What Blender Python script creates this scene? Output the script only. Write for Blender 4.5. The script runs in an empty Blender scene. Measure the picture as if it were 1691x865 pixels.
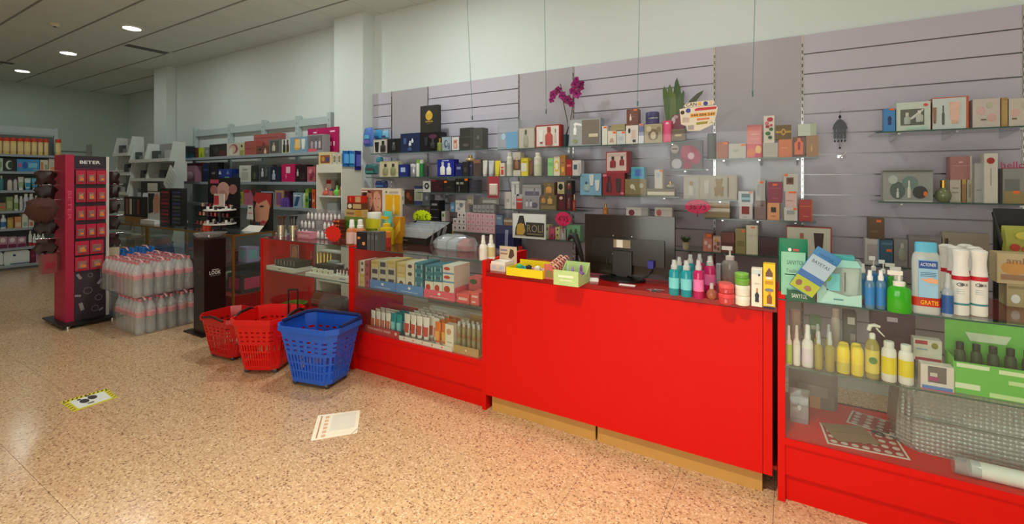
import bpy, bmesh, math, random
from mathutils import Vector, Matrix
random.seed(7)
scene = bpy.context.scene
COL = scene.collection
# ------------------------------------------------------------------ camera
FPX, CX, HY, EYE = 760.0, 845.5, 299.0, 1.5          # focal length, centre and horizon for a 1691 x 865 picture
TH = math.radians(30.8)
cam_data = bpy.data.cameras.new('camera'); cam = bpy.data.objects.new('camera', cam_data); COL.objects.link(cam)
cam.location = (0, 0, EYE); cam.rotation_euler = (math.pi/2, 0, TH)
cam_data.sensor_width = 36; cam_data.lens = FPX/1691*36
cam_data.shift_y = -(432.5-HY)/1691; cam_data.clip_start = .05
scene.camera = cam
# ------------------------------------------------------------------ light
w = bpy.data.worlds.new('world'); scene.world = w; w.use_nodes = True
w.node_tree.nodes['Background'].inputs[0].default_value = (.80, .88, 1, 1)
w.node_tree.nodes['Background'].inputs[1].default_value = .5
def area(name, loc, aim, sx, sy, power, col, shape='RECTANGLE'):
    d = bpy.data.lights.new(name, 'AREA'); d.shape = shape; d.size = sx; d.size_y = sy; d.energy = power; d.color = col
    o = bpy.data.objects.new(name, d); COL.objects.link(o); o.location = loc
    o.rotation_euler = (Vector(aim)-Vector(loc)).to_track_quat('-Z', 'Y').to_euler(); return o
# daylight entering through the shop front (glazing behind the camera)
area('daylight_window', (-.6, -2.5, 1.35), (-.2, 2.4, .3), 3.2, 1.9, 72, (.97, .95, .84))
area('added_side_daylight', (2.92, .6, 1.3), (-3, 2.2, 1.0), 1.5, 2.2, 3, (.96, .98, 1))  # added weak side light in front of the solid right wall, no door opening there
scene.view_settings.view_transform = 'Standard'; scene.view_settings.look = 'None'
scene.view_settings.gamma = 1; scene.view_settings.use_curve_mapping = False
scene.view_settings.exposure = 0.28
try:
    scene.cycles.transparent_max_bounces = 24
except Exception:
    pass
# ------------------------------------------------------------------ measuring: where a sight line through a picture point meets a plane Y = const / z = const
_s, _c = math.sin(TH), math.cos(TH)
def PX(px, Y):
    k = (px-CX)/FPX; return Y*(-_s+_c*k)/(_c+_s*k)
def PZ(px, py, Y):
    k = (px-CX)/FPX; return EYE-(py-HY)/FPX*Y/(_c+_s*k)
def PF(px, py, z):
    k = (px-CX)/FPX; t = (EYE-z)*FPX/(py-HY); return ((-_s+_c*k)*t, (_c+_s*k)*t)
# ------------------------------------------------------------------ materials
def lin(c):
    return tuple((x/12.92 if x <= .04045 else ((x+.055)/1.055)**2.4) for x in (v/255 for v in c))
_M = {}
def mat(col, rough=.5, metal=0.0, var=.06, scale=30.0, coat=0.0, alpha=None, emit=0):
    """procedural principled material; col = sRGB 0..255"""
    if isinstance(col, bpy.types.Material): return col
    key = (tuple(col), rough, metal, var, scale, coat, emit)
    if key in _M: return _M[key]
    m = bpy.data.materials.new('finish_%d' % len(_M)); m.use_nodes = True
    n, l = m.node_tree.nodes, m.node_tree.links
    p = n['Principled BSDF']; c = lin(col)
    p.inputs['Roughness'].default_value = rough; p.inputs['Metallic'].default_value = metal
    if coat: p.inputs['Coat Weight'].default_value = coat; p.inputs['Coat Roughness'].default_value = .08
    g = n.new('ShaderNodeNewGeometry'); t = n.new('ShaderNodeTexNoise'); t.inputs['Scale'].default_value = scale; t.inputs['Detail'].default_value = 2
    r = n.new('ShaderNodeMapRange'); r.inputs[3].default_value = 1-var; r.inputs[4].default_value = 1+var
    v = n.new('ShaderNodeVectorMath'); v.operation = 'SCALE'; v.inputs[0].default_value = c
    l.new(g.outputs['Position'], t.inputs['Vector']); l.new(t.outputs['Fac'], r.inputs[0]); l.new(r.outputs[0], v.inputs['Scale'])
    l.new(v.outputs[0], p.inputs['Base Color'])
    if emit:
        p.inputs['Emission Color'].default_value = (*c, 1); p.inputs['Emission Strength'].default_value = emit
    _M[key] = m; return m
def clear(name, tint=(230, 240, 235), body=.12, gloss=1.0, rough=.03, ior=1.45):
    """thin clear sheet or plastic: mostly see-through, a little body colour, Fresnel reflection"""
    m = bpy.data.materials.new(name); m.use_nodes = True
    n, l = m.node_tree.nodes, m.node_tree.links; n.remove(n['Principled BSDF'])
    tr = n.new('ShaderNodeBsdfTransparent'); df = n.new('ShaderNodeBsdfDiffuse'); gl = n.new('ShaderNodeBsdfGlossy')
    c = lin(tint); df.inputs[0].default_value = (*c, 1)
    tr.inputs[0].default_value = (*[.55+.45*x for x in c], 1); gl.inputs['Roughness'].default_value = rough
    lw = n.new('ShaderNodeLayerWeight'); pw = n.new('ShaderNodeMath'); pw.operation = 'POWER'; pw.inputs[1].default_value = 4.5
    fr = n.new('ShaderNodeMath'); fr.operation = 'MULTIPLY_ADD'; fr.inputs[1].default_value = .92; fr.inputs[2].default_value = .035
    l.new(lw.outputs['Facing'], pw.inputs[0]); l.new(pw.outputs[0], fr.inputs[0])
    mu = n.new('ShaderNodeMath'); mu.operation = 'MULTIPLY'; mu.inputs[1].default_value = gloss; mu.use_clamp = True
    a = n.new('ShaderNodeMixShader'); a.inputs[0].default_value = body; b = n.new('ShaderNodeMixShader')
    l.new(tr.outputs[0], a.inputs[1]); l.new(df.outputs[0], a.inputs[2]); l.new(fr.outputs[0], mu.inputs[0]); l.new(mu.outputs[0], b.inputs[0])
    l.new(a.outputs[0], b.inputs[1]); l.new(gl.outputs[0], b.inputs[2]); l.new(b.outputs[0], n['Material Output'].inputs[0])
    return m
GLASS = clear('clear_glass', (240, 248, 244), .012, .9, .01)
GLASS_EDGE = mat((62, 92, 82), .15)
ACRYL = clear('acrylic_sheet', (250, 252, 255), .012, .3, .02)
PET = clear('bottle_plastic', (244, 248, 246), .24, 1.5, .08)
WRAP = clear('shrink_film', (248, 248, 248), .08, 1.8, .12)
BAG = clear('clear_bag', (215, 220, 225), .30, 1.6, .12)
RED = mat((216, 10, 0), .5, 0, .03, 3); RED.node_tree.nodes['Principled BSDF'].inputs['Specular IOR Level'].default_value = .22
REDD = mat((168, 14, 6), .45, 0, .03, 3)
WHITE = mat((236, 236, 228), .5); CREAM = mat((236, 226, 200), .55); BLACK = mat((22, 20, 20), .4); DGREY = mat((60, 60, 62), .45)
CHROME = mat((215, 215, 215), .18, 1.0, .02); GOLD = mat((190, 150, 70), .3, .9); STEEL = mat((150, 155, 155), .35, .9)
# ------------------------------------------------------------------ mesh building
class MB:
    def __init__(s): s.v, s.f = [], []
    def add(s, vs, fs):
        o = len(s.v); s.v += [tuple(v) for v in vs]; s.f += [tuple(i+o for i in f) for f in fs]; return s
    def box(s, x0, x1, y0, y1, z0, z1):
        return s.add([(x0,y0,z0),(x1,y0,z0),(x1,y1,z0),(x0,y1,z0),(x0,y0,z1),(x1,y0,z1),(x1,y1,z1),(x0,y1,z1)],
                     [(0,3,2,1),(4,5,6,7),(0,1,5,4),(1,2,6,5),(2,3,7,6),(3,0,4,7)])
    def loft(s, rings, cap=True, closed=True):
        n = len(rings[0]); vs = [p for r in rings for p in r]; fs = []
        for i in range(len(rings)-1):
            for j in range(n if closed else n-1):
                k = (j+1) % n; fs.append((i*n+j, i*n+k, (i+1)*n+k, (i+1)*n+j))
        if cap: fs += [tuple(range(n))[::-1], tuple(range((len(rings)-1)*n, len(rings)*n))]
        return s.add(vs, fs)
    def lathe(s, prof, seg=14, cx=0, cy=0, sy=1.0, pw=1.0):
        rings = []
        for r, z in prof:
            r = max(r, 1e-5); ring = []
            for i in range(seg):
                a = 2*math.pi*(i+.5)/seg; ca, sa = math.cos(a), math.sin(a)
                if pw != 1: ca, sa = math.copysign(abs(ca)**pw, ca), math.copysign(abs(sa)**pw, sa)
                ring.append((cx+r*ca, cy+r*sa*sy, z))
            rings.append(ring)
        return s.loft(rings)
    def prism(s, poly, y0, y1):
        """polygon given in (x, z), counter-clockwise seen from the front (-Y), between y0 (front) and y1"""
        n = len(poly)
        return s.add([(x, y0, z) for x, z in poly]+[(x, y1, z) for x, z in poly],
                     [tuple(range(n)), tuple(range(2*n-1, n-1, -1))]+[(i, i+n, (i+1) % n+n, (i+1) % n) for i in range(n)])
    def slab(s, poly, z0, z1):
        n = len(poly)
        return s.add([(x, y, z1) for x, y in poly]+[(x, y, z0) for x, y in poly],
                     [tuple(range(n)), tuple(range(2*n-1, n-1, -1))]+[((i+1) % n, i, i+n, (i+1) % n+n) for i in range(n)])
    def tube(s, pts, r, seg=6, closed=False):
        pts = [Vector(p) for p in pts]; rings = []; n = len(pts)
        for i, p in enumerate(pts):
            a = pts[(i-1) % n] if (closed or i) else p; b = pts[(i+1) % n] if (closed or i < n-1) else p
            t = (b-a).normalized(); u = t.cross(Vector((0, 0, 1)))
            if u.length < 1e-3: u = t.cross(Vector((0, 1, 0)))
            u.normalize(); v = u.cross(t).normalized()
            rr = r[i] if isinstance(r, (list, tuple)) else r
            rings.append([p+u*rr*math.cos(2*math.pi*j/seg)+v*rr*math.sin(2*math.pi*j/seg) for j in range(seg)])
        if closed: rings.append(rings[0])
        return s.loft(rings, cap=not closed)
    def xf(s, M):
        s.v = [tuple(M @ Vector(v)) for v in s.v]; return s
    def build(s, name, m, parent=None, smooth=False, loc=None, rz=0):
        me = bpy.data.meshes.new(name); me.from_pydata(s.v, [], s.f); me.update()
        b = bmesh.new(); b.from_mesh(me); bmesh.ops.recalc_face_normals(b, faces=b.faces); b.to_mesh(me); b.free()
        if smooth:
            me.polygons.foreach_set('use_smooth', [True]*len(me.polygons)); me.set_sharp_from_angle(angle=math.radians(38))
        me.materials.append(mat(m)); o = bpy.data.objects.new(name, me); COL.objects.link(o)
        if parent: o.parent = parent
        if loc: o.location = loc
        if rz: o.rotation_euler.z = rz
        return o
def tag(o, label, cat, group=None):
    o['label'] = label; o['category'] = cat
    if group: o['group'] = group
    return o
def struct(o): o['kind'] = 'structure'; return o
def thing(name, label, cat, loc=(0, 0, 0), rz=0, group=None):
    o = bpy.data.objects.new(name, None); COL.objects.link(o); o.location = loc; o.rotation_euler.z = rz; o.empty_display_size = .05; o['kind'] = 'thing'
    return tag(o, label, cat, group)
def dup(root, loc=None, rz=None, label=None, parent=None):
    r = root.copy(); COL.objects.link(r)
    if parent is not None: r.parent = parent
    if loc is not None: r.location = loc
    if rz is not None: r.rotation_euler.z = rz
    if label: r['label'] = label
    for c in root.children: dup(c, parent=r)
    return r
def B(name, x0, x1, y0, y1, z0, z1, m, parent=None): return MB().box(x0, x1, y0, y1, z0, z1).build(name, m, parent)
_T = {}
def lettering(parent, txt, x, z, y, w, h, m, name='lettering', M=None, bold=0.0):
    """raised lettering on a face that looks towards -Y, centred at (x, z), fitted into w x h; M moves it elsewhere"""
    key = (txt, bold)
    if key not in _T:
        c = bpy.data.curves.new('text', 'FONT'); c.body = txt; c.resolution_u = 2; c.offset = bold; c.align_x = 'CENTER'
        o = bpy.data.objects.new('text', c); me = bpy.data.meshes.new_from_object(o)
        vs = [v.co.copy() for v in me.vertices]; fs = [tuple(p.vertices) for p in me.polygons]
        bpy.data.objects.remove(o); bpy.data.meshes.remove(me); _T[key] = (vs, fs)
    vs, fs = _T[key]
    if not vs: return None
    xs = [v.x for v in vs]; ys = [v.y for v in vs]; a, b, c0, d0 = min(xs), max(xs), min(ys), max(ys)
    sx, sz = w/(b-a), h/(d0-c0)
    pts = [Vector((x+(v.x-(a+b)/2)*sx, y, z+(v.y-(c0+d0)/2)*sz)) for v in vs]
    if M: pts = [M @ p for p in pts]
    me = bpy.data.meshes.new(name); me.from_pydata([tuple(p) for p in pts], [], fs); me.update(); me.materials.append(mat(m))
    o = bpy.data.objects.new(name, me); COL.objects.link(o)
    if parent: o.parent = parent
    return o
# ------------------------------------------------------------------ products: parts in local space, x to the right, y to the back, z up, origin at the base centre
def decal(t, w, h, d, spec, M=None, lift=0):
    k = spec[0]; F = -d/2-lift*.0007
    U = lambda u: (u-.5)*w
    V = lambda v: v*h
    def put(mb, name, c, sm=False):
        if M: mb.xf(M)
        return mb.build(name, c, t, sm)
    if k == 'r':
        _, a, b, c, e, col = spec[:6]; put(MB().box(U(a), U(c), F-.0012, F+.0005, V(b), V(e)), spec[6] if len(spec) > 6 else 'printed_panel', col)
    elif k == 'c':
        _, u, v, ru, rv, col = spec[:6]; n = 14
        put(MB().prism([(U(u)+ru*w*math.cos(2*math.pi*i/n), V(v)+rv*h*math.sin(2*math.pi*i/n)) for i in range(n)], F-.0016, F+.0005), spec[6] if len(spec) > 6 else 'printed_emblem', col)
    elif k == 'b':                                     # a flacon shown in a window of the box
        _, u, v, bw, bh, col, cap = spec; x, z, q, H = U(u), V(v), bw*w/2, bh*h
        r = MB().lathe([(q*.9, z), (q, z+H*.08), (q, z+H*.55), (q*.45, z+H*.68), (q*.4, z+H*.72)], 10, x, F, .35, .7); put(r, 'shown_flacon', col, True)
        put(MB().lathe([(q*.5, z+H*.72), (q*.5, z+H)], 8, x, F, .5), 'shown_flacon_cap', cap, True)
    elif k == 'u':                                     # a squeeze tube shown in a window
        _, u, v, bw, bh, col, cap = spec; x, z, q, H = U(u), V(v), bw*w/2, bh*h
        put(MB().prism([(x-q*.72, z+H*.15), (x+q*.72, z+H*.15), (x+q, z+H), (x-q, z+H)], F-.004, F), 'shown_tube', col)
        put(MB().prism([(x-q*.6, z), (x+q*.6, z), (x+q*.6, z+H*.15), (x-q*.6, z+H*.15)], F-.004, F), 'shown_tube_cap', cap)
    elif k == 't':
        _, u, v, tw, th, txt, col = spec; lettering(t, txt, U(u), V(v), F-.002, tw*w, th*h, col, 'lettering', M)
    elif k == 'p':
        _, pts, col = spec[:3]; put(MB().prism([(U(a), V(b)) for a, b in pts], F-.0014, F+.0005), spec[3] if len(spec) > 3 else 'printed_shape', col)
    elif k == 's':                                     # print on the right-hand side
        _, a, b, c, e, col = spec; put(MB().box(w/2-.0005, w/2+.0012, (a-.5)*d, (c-.5)*d, V(b), V(e)), 'side_print', col)
def bar(t, x, z, y, w, h, c): return MB().box(x-w/2, x+w/2, y, y+.0006, z-h/2, z+h/2).build('printed_line', c, t)
TOP = {}
def carton(label, X0, X1, Yf, z0, z1, d, col, decals=(), name='perfume_box', cat='box', group=None, rough=.42, tilt=0, lid=None, rz=0):
    w, h = X1-X0-.002, z1-z0
    t = thing(name, label, cat, ((X0+X1)/2, Yf+d/2, z0), rz, group)
    M = Matrix.Rotation(tilt, 4, 'X') if tilt else None
    mb = MB().box(-w/2, w/2, -d/2, d/2, 0, h)
    if M: mb.xf(M)
    mb.build('carton', mat(col, rough) if not isinstance(col, bpy.types.Material) else col, t)
    if lid:
        mb = MB().box(-w/2-.001, w/2+.001, -d/2-.001, d/2+.001, h*(1-lid[0]), h+.001)
        if M: mb.xf(M)
        mb.build('carton_lid', lid[1], t)
    for q_, sp in enumerate(decals): decal(t, w, h, d, sp, M, q_)
    TOP[t.name] = z1; return t
class Zone:
    """a surface things stand on: its height, the plane of their front faces, the default depth"""
    def __init__(s, z, Y, d=.07, place='', prefix=''): s.z, s.Y, s.d, s.place = z, Y, d, place
def place(label, zn):
    return label+' '+zn.place if zn.place and len((label+' '+zn.place).split()) <= 15 else label
def bx(zn, x0, x1, yt, col, label, decals=(), d=None, on=None, dy=0, yb=None, **k):
    """carton between picture columns x0 and x1 of the measuring plane, up to picture row yt"""
    Y = zn.Y+dy; z0 = TOP[on.name]+.0005 if on is not None else zn.z
    if yb is not None: z0 = PZ((x0+x1)/2, yb, Y)
    return carton(place(label, zn), PX(x0, Y), PX(x1, Y), Y, z0, PZ((x0+x1)/2, yt, Y), d or zn.d, col, decals, **k)
def vessel(zn, x0, x1, yt, style, col, label, cap=WHITE, band=None, name=None, cat='bottle', group=None, dy=0, on=None, sy=1.0, txt=None, bandz=(.12, .5), rz=0, z0=None, extra=()):
    """bottle, can, jar or tube turned on the lathe, standing on zone zn"""
    Y = zn.Y+dy; X0, X1 = PX(x0, Y), PX(x1, Y); R = (X1-X0)/2-.0005; zb = z0 if z0 is not None else (TOP[on.name]+.0005 if on is not None else zn.z); Hh = PZ((x0+x1)/2, yt, Y)-zb
    return vessel_at((X0+X1)/2, Y+R*sy, zb, R, Hh, style, col, place(label, zn), cap, band, name, cat, group, sy, txt, bandz, rz)
BODY = {
 'spray': ([(.9, 0), (1, .015), (1, .55), (.85, .62), (.45, .66), (.42, .68)], [(.55, .66), (.55, .76), (.46, .78), (.42, .97), (.3, 1)], 'spray_cap'),
 'mist': ([(.9, 0), (1, .015), (1, .66), (.8, .72), (.45, .75)], [(.62, .74), (.62, .84), (.45, .87), (.4, 1)], 'spray_cap'),
 'flip': ([(.92, 0), (1, .02), (1, .72), (.92, .8), (.6, .85)], [(.66, .84), (.7, .86), (.7, .985), (.64, 1)], 'flip_cap'),
 'round': ([(.92, 0), (1, .02), (1, .62), (.85, .74), (.45, .82)], [(.48, .82), (.5, 1)], 'screw_cap'),
 'can': ([(.95, 0), (1, .02), (1, .78), (.97, .8)], [(1.02, .79), (1.02, .97), (.98, 1)], 'lid'),
 'jar': ([(.9, 0), (1, .06), (1, .6), (.94, .66)], [(1.03, .62), (1.03, .95), (.98, 1)], 'lid'),
 'roll': ([(.9, 0), (1, .03), (1, .5), (.96, .56)], [(.98, .55), (1.02, .6), (.98, .85), (.8, .97), (.5, 1)], 'dome_cap'),
 'perf': ([(.95, 0), (1, .04), (1, .58), (.8, .66), (.3, .68)], [(.42, .67), (.42, .97), (.38, 1)], 'flacon_cap'),
 'globe': ([(.5, 0), (.85, .1), (1, .3), (.85, .5), (.4, .62), (.3, .66)], [(.36, .65), (.36, 1)], 'flacon_cap'),
 'pump': ([(.92, 0), (1, .02), (1, .52), (.85, .6), (.4, .65)], [(.5, .64), (.52, .74), (.3, .76)], 'collar'),
 'column': ([(.96, 0), (1, .01), (1, .96), (.96, 1)], None, ''),
}
def vessel_at(x, y, z, R, H, style, col, label, cap=WHITE, band=None, name=None, cat='bottle', group=None, sy=1.0, txt=None, bandz=(.12, .5), rz=0, pw=1.0, seg=14):
    t = thing(name or {'can': 'spray_can', 'jar': 'cream_jar', 'tube': 'cream_tube', 'pump': 'pump_bottle', 'perf': 'perfume_bottle', 'globe': 'perfume_bottle'}.get(style, 'bottle'), label, cat, (x, y, z), rz, group)
    TOP[t.name] = z+H
    if style == 'tube':                                # stands on its cap, crimped flat at the top
        rings = []
        for k, (a, b, zz) in enumerate(((.72, .72, .14), (.8, .75, .2), (.92, .5, .6), (1, .12, .93), (1, .05, 1))):
            rings.append([(R*a*math.cos(2*math.pi*i/12), R*b*sy*math.sin(2*math.pi*i/12), H*zz) for i in range(12)])
        MB().loft(rings).build('tube_body', col, t, True)
        MB().lathe([(R*.74, 0), (R*.74, H*.14)], 12, 0, 0, sy).build('screw_cap', cap, t, True)
        if band:
            mb = MB(); mb.prism([(-R*.62, H*.25), (R*.62, H*.25), (R*.72, H*.62), (-R*.72, H*.62)], -R*.78*sy, -R*.3*sy); mb.build('printed_label', band, t)
        return t
    bp, cp, cn = BODY[style]
    MB().lathe([(r*R, zz*H) for r, zz in bp], seg, 0, 0, sy, pw).build('body', col, t, True)
    if cp: MB().lathe([(r*R, zz*H) for r, zz in cp], max(10, seg-2), 0, 0, sy if style in ('flip', 'can', 'jar') else min(1, sy*1.3), pw if style in ('can', 'jar') else 1).build(cn, cap, t, True)
    if style == 'pump':
        MB().lathe([(.12*R, .74*H), (.12*R, .9*H)], 8).build('pump_stem', cap, t, True)
        MB().box(-.95*R, .28*R, -.16*R, .16*R, .9*H, H).build('pump_nozzle', cap, t)
    if band:
        MB().lathe([(R*1.012, bandz[0]*H), (R*1.012, bandz[1]*H)], seg, 0, 0, sy*(1.012 if sy == 1 else 1.02), pw).build('wrap_label', band, t, True)
    if txt:
        lettering(t, txt[0], 0, (bandz[0]+bandz[1])/2*H, -R*sy*1.03, R*1.5, R*.5, txt[1])
    return t
def star_sign(name, label, x, y, z, w, h, col, txt, tcol, stem=.04, n=18):
    t = thing(name, label, 'price sign', (x, y, z))
    poly = []
    for i in range(2*n):
        a = 2*math.pi*i/(2*n); k = 1 if i % 2 == 0 else .84
        poly.append((w/2*k*math.cos(a), stem+h/2+h/2*k*math.sin(a)))
    MB().prism(poly, -.001, .001).build('card', col, t)
    if stem: MB().box(-.004, .004, -.0015, .0015, 0, stem+h*.2).build('clip_stem', mat((150, 40, 60), .4), t)
    if txt: lettering(t, txt, 0, stem+h/2, -.0018, w*.62, h*.4, tcol)
    return t
# ================================================================== the room
CEIL = 3.58; WALL = 4.1
def terrazzo():
    m = bpy.data.materials.new('terrazzo'); m.use_nodes = True; n, l = m.node_tree.nodes, m.node_tree.links; p = n['Principled BSDF']
    g = n.new('ShaderNodeNewGeometry')
    def vor(scale):
        v = n.new('ShaderNodeTexVoronoi'); v.inputs['Scale'].default_value = scale; l.new(g.outputs['Position'], v.inputs['Vector']); return v
    v1, v2 = vor(120), vor(190)
    r1 = n.new('ShaderNodeValToRGB'); e = r1.color_ramp.elements; e[0].position, e[1].position = .0, 1.0
    cols = [(.0, (142, 104, 76)), (.05, (168, 130, 98)), (.12, (196, 158, 120)), (.45, (204, 167, 128)), (.75, (212, 177, 140)), (.93, (222, 192, 158))]
    e[0].color = (*lin(cols[0][1]), 1); e[1].position = .93; e[1].color = (*lin(cols[5][1]), 1)
    for a, c in cols[1:5]:
        q = r1.color_ramp.elements.new(a); q.color = (*lin(c), 1)
    r1.color_ramp.interpolation = 'CONSTANT'
    sp = n.new('ShaderNodeSeparateColor'); l.new(v1.outputs['Color'], sp.inputs[0]); l.new(sp.outputs[0], r1.inputs[0])
    r2 = n.new('ShaderNodeValToRGB'); r2.color_ramp.elements[0].position = .08; r2.color_ramp.elements[1].position = .10
    r2.color_ramp.elements[0].color = (*lin((70, 48, 38)), 1); r2.color_ramp.elements[1].color = (1, 1, 1, 1)
    s2 = n.new('ShaderNodeSeparateColor'); l.new(v2.outputs['Color'], s2.inputs[0]); l.new(s2.outputs[1], r2.inputs[0])
    mx = n.new('ShaderNodeMix'); mx.data_type = 'RGBA'; mx.blend_type = 'MULTIPLY'; mx.inputs[0].default_value = .34
    l.new(r1.outputs[0], mx.inputs[6]); l.new(r2.outputs[0], mx.inputs[7]); l.new(mx.outputs[2], p.inputs['Base Color'])
    p.inputs['Roughness'].default_value = .17
    t = n.new('ShaderNodeTexNoise'); t.inputs['Scale'].default_value = 1.3; t.inputs['Detail'].default_value = 4; l.new(g.outputs['Position'], t.inputs['Vector'])
    mr = n.new('ShaderNodeMapRange'); mr.inputs[3].default_value = .12; mr.inputs[4].default_value = .26; l.new(t.outputs[0], mr.inputs[0]); l.new(mr.outputs[0], p.inputs['Roughness'])
    return m
TERR = terrazzo()
X0, X1, Y0, Y1 = -13.9, 3.0, -2.6, 4.95
floor = struct(B('floor', X0, X1, Y0, Y1, -.06, -.004, mat((120, 88, 68), .6)))
TS = .425; tile_me = None; nt = 0; rest = MB()
gx0, gy0 = -2.60, 1.612
cells = []
for i in range(math.floor((X0-gx0)/TS), math.ceil((X1-gx0)/TS)):
    for j in range(math.floor((Y0-gy0)/TS), math.ceil((Y1-gy0)/TS)):
        a, b = gx0+i*TS, gy0+j*TS; cx_, cy_ = a+TS/2, b+TS/2
        dep = -_s*cx_+_c*cy_; ok = dep > .4
        if ok:
            px = CX+FPX*(_c*cx_+_s*cy_)/dep; py = HY+FPX*EYE/dep; ok = -80 < px < 1780 and py < 1000
        cells.append((0 if ok and cy_ < 2.75 else 1, dep if ok else 99, a, b))
cells.sort()
g = .0008
for q, dep, a, b in cells:
    if q == 0 and nt < 290:
        if tile_me is None:
            o = MB().box(g, TS-g, g, TS-g, -.004, 0).build('floor_tile', TERR, floor); tile_me = o.data
        else:
            o = bpy.data.objects.new('floor_tile', tile_me); COL.objects.link(o); o.parent = floor
        o.location = (a, b, 0); nt += 1
    else:
        aa, bb, cc, dd = max(a, X0), min(a+TS, X1), max(b, Y0), min(b+TS, Y1)
        if bb > aa and dd > cc: rest.box(aa+g, bb-g, cc+g, dd-g, -.004, 0)
o = rest.build('distant_floor_tiles', TERR, floor); o['kind'] = 'stuff'
# ceiling: suspended 60 cm tiles
ceiling = struct(B('ceiling', X0-.1, X1+.1, Y0-.1, Y1+.1, CEIL+.03, CEIL+.08, mat((150, 150, 145), .8)))
CT = mat((212, 220, 214), .85, 0, .05, 6); rest = MB(); tm = None
for i in range(-17, 13):
    for j in range(-9, 6):
        a, b = -4.33+.6*i, 2.37+.6*j
        if a+.6 < X0 or a > X1 or b+.6 < Y0 or b > Y1: continue
        if b > .9 and a < -2.2:
            if tm is None: o = MB().box(.004, .596, .004, .596, 0, .012).build('ceiling_tile', CT, ceiling); tm = o.data
            else: o = bpy.data.objects.new('ceiling_tile', tm); COL.objects.link(o); o.parent = ceiling
            o.location = (a, b, CEIL)
        else: rest.box(a+.004, a+.596, b+.004, b+.596, CEIL, CEIL+.012)
o = rest.build('further_ceiling_tiles', CT, ceiling); o['kind'] = 'stuff'
grid = MB()
for i in range(-17, 14): grid.box(-4.33+.6*i-.004, -4.33+.6*i+.004, Y0, Y1, CEIL+.002, CEIL+.03)
for j in range(-8, 6): grid.box(X0, X1, 2.37+.6*j-.011, 2.37+.6*j+.011, CEIL-.004, CEIL+.03)
grid.build('ceiling_grid', mat((138, 138, 134), .6), ceiling)
# walls
PAINT = mat((212, 220, 218), .75, 0, .02, 2)
struct(B('wall_back', -10.15, X1, WALL, WALL+.15, 0, CEIL+.03, PAINT))
struct(B('wall_recess', X0, -10.1, 4.9, 5.0, 0, CEIL+.03, PAINT))
struct(B('wall_far', X0-.1, X0, Y0, 5.0, 0, CEIL+.03, mat((196, 212, 202), .75, 0, .02, 2)))
struct(B('wall_right', X1, X1+.1, Y0, 4.2, 0, CEIL+.03, PAINT))
for n_, (a, b, c, d) in enumerate(((-4.99, -4.46, 3.91, WALL+.02), (-10.12, -9.63, 3.95, 5.0))):
    struct(B('wall_column_%d' % (n_+1), a, b, c, d, 0, CEIL+.03, PAINT))
mb = MB().box(X0, -2.3, Y0-.1, Y0, 0, CEIL+.03); mb.box(1.1, X1, Y0-.1, Y0, 0, CEIL+.03); mb.box(-2.3, 1.1, Y0-.1, Y0, 0, .35); mb.box(-2.3, 1.1, Y0-.1, Y0, 2.4, CEIL+.03)
struct(mb.build('wall_front', PAINT))
win = struct(B('window_1', -2.3, 1.1, Y0-.06, Y0-.04, .35, 2.4, GLASS))
for xx in (-2.3, -1.2, -.1, 1.05): B('window_frame', xx, xx+.05, Y0-.09, Y0-.01, .35, 2.4, STEEL, win)
# panel lines on the far wall, seen over the shelving unit
trim = struct(B('trim_1', X0, X0+.012, 2.9, 4.2, 2.16, 2.18, mat((120, 122, 116), .7)))
B('trim_post', X0, X0+.02, 4.10, 4.18, 0, 2.35, mat((170, 172, 164), .7), trim)
B('trim_post', X0, X0+.02, 3.05, 3.08, 0, 2.35, mat((130, 132, 126), .7), trim)
# slat wall behind the counter
LILAC = mat((188, 182, 196), .42, 0, .02, 2); LILACG = mat((176, 170, 178), .16, 0, .02, 2)
TOPZ = 2.59; FACE = 4.065; GROOVE = mat((128, 126, 128), .3, .9, .02)
sw = struct(B('wall_slatted', -4.455, X1, 4.088, 4.1, .1, TOPZ, mat((120, 116, 120), .5)))
joints = [PX(p, FACE) for p in (647, 707, 857, 947, 1180, 1325, 1691)]
edges = [-4.455]+joints+[X1]
for k in range(len(edges)-1):
    a, b = edges[k]+.008, edges[k+1]-.008
    if k in (1, 3, 5, 7):
        B('plain_panel', a, b, FACE, 4.088, .1, TOPZ, LILACG, sw)
    else:
        me = None
        for r in range(16):
            z1 = TOPZ-.1495*r; z0 = z1-.140
            if me is None: o = MB().box(a, b, FACE, 4.088, -.14, 0).build('slat_board', LILAC, sw); me = o.data
            else: o = bpy.data.objects.new('slat_board', me); COL.objects.link(o); o.parent = sw
            o.location.z = z1
            if r:
                B('groove_strip', a, b, 4.076, 4.0879, z1+.0005, z1+.009, GROOVE, sw)
for k, jx in enumerate(joints):
    u = B('upright_strip', jx-.0075, jx+.0075, FACE-.004, 4.088, .1, TOPZ, CHROME, sw)
    sl = MB()
    for q in range(48): sl.box(jx-.003, jx+.003, FACE-.0046, FACE-.003, .15+.05*q, .175+.05*q)
    o = sl.build('slot_row', mat((40, 40, 42), .5), u); o['kind'] = 'stuff'
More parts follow.
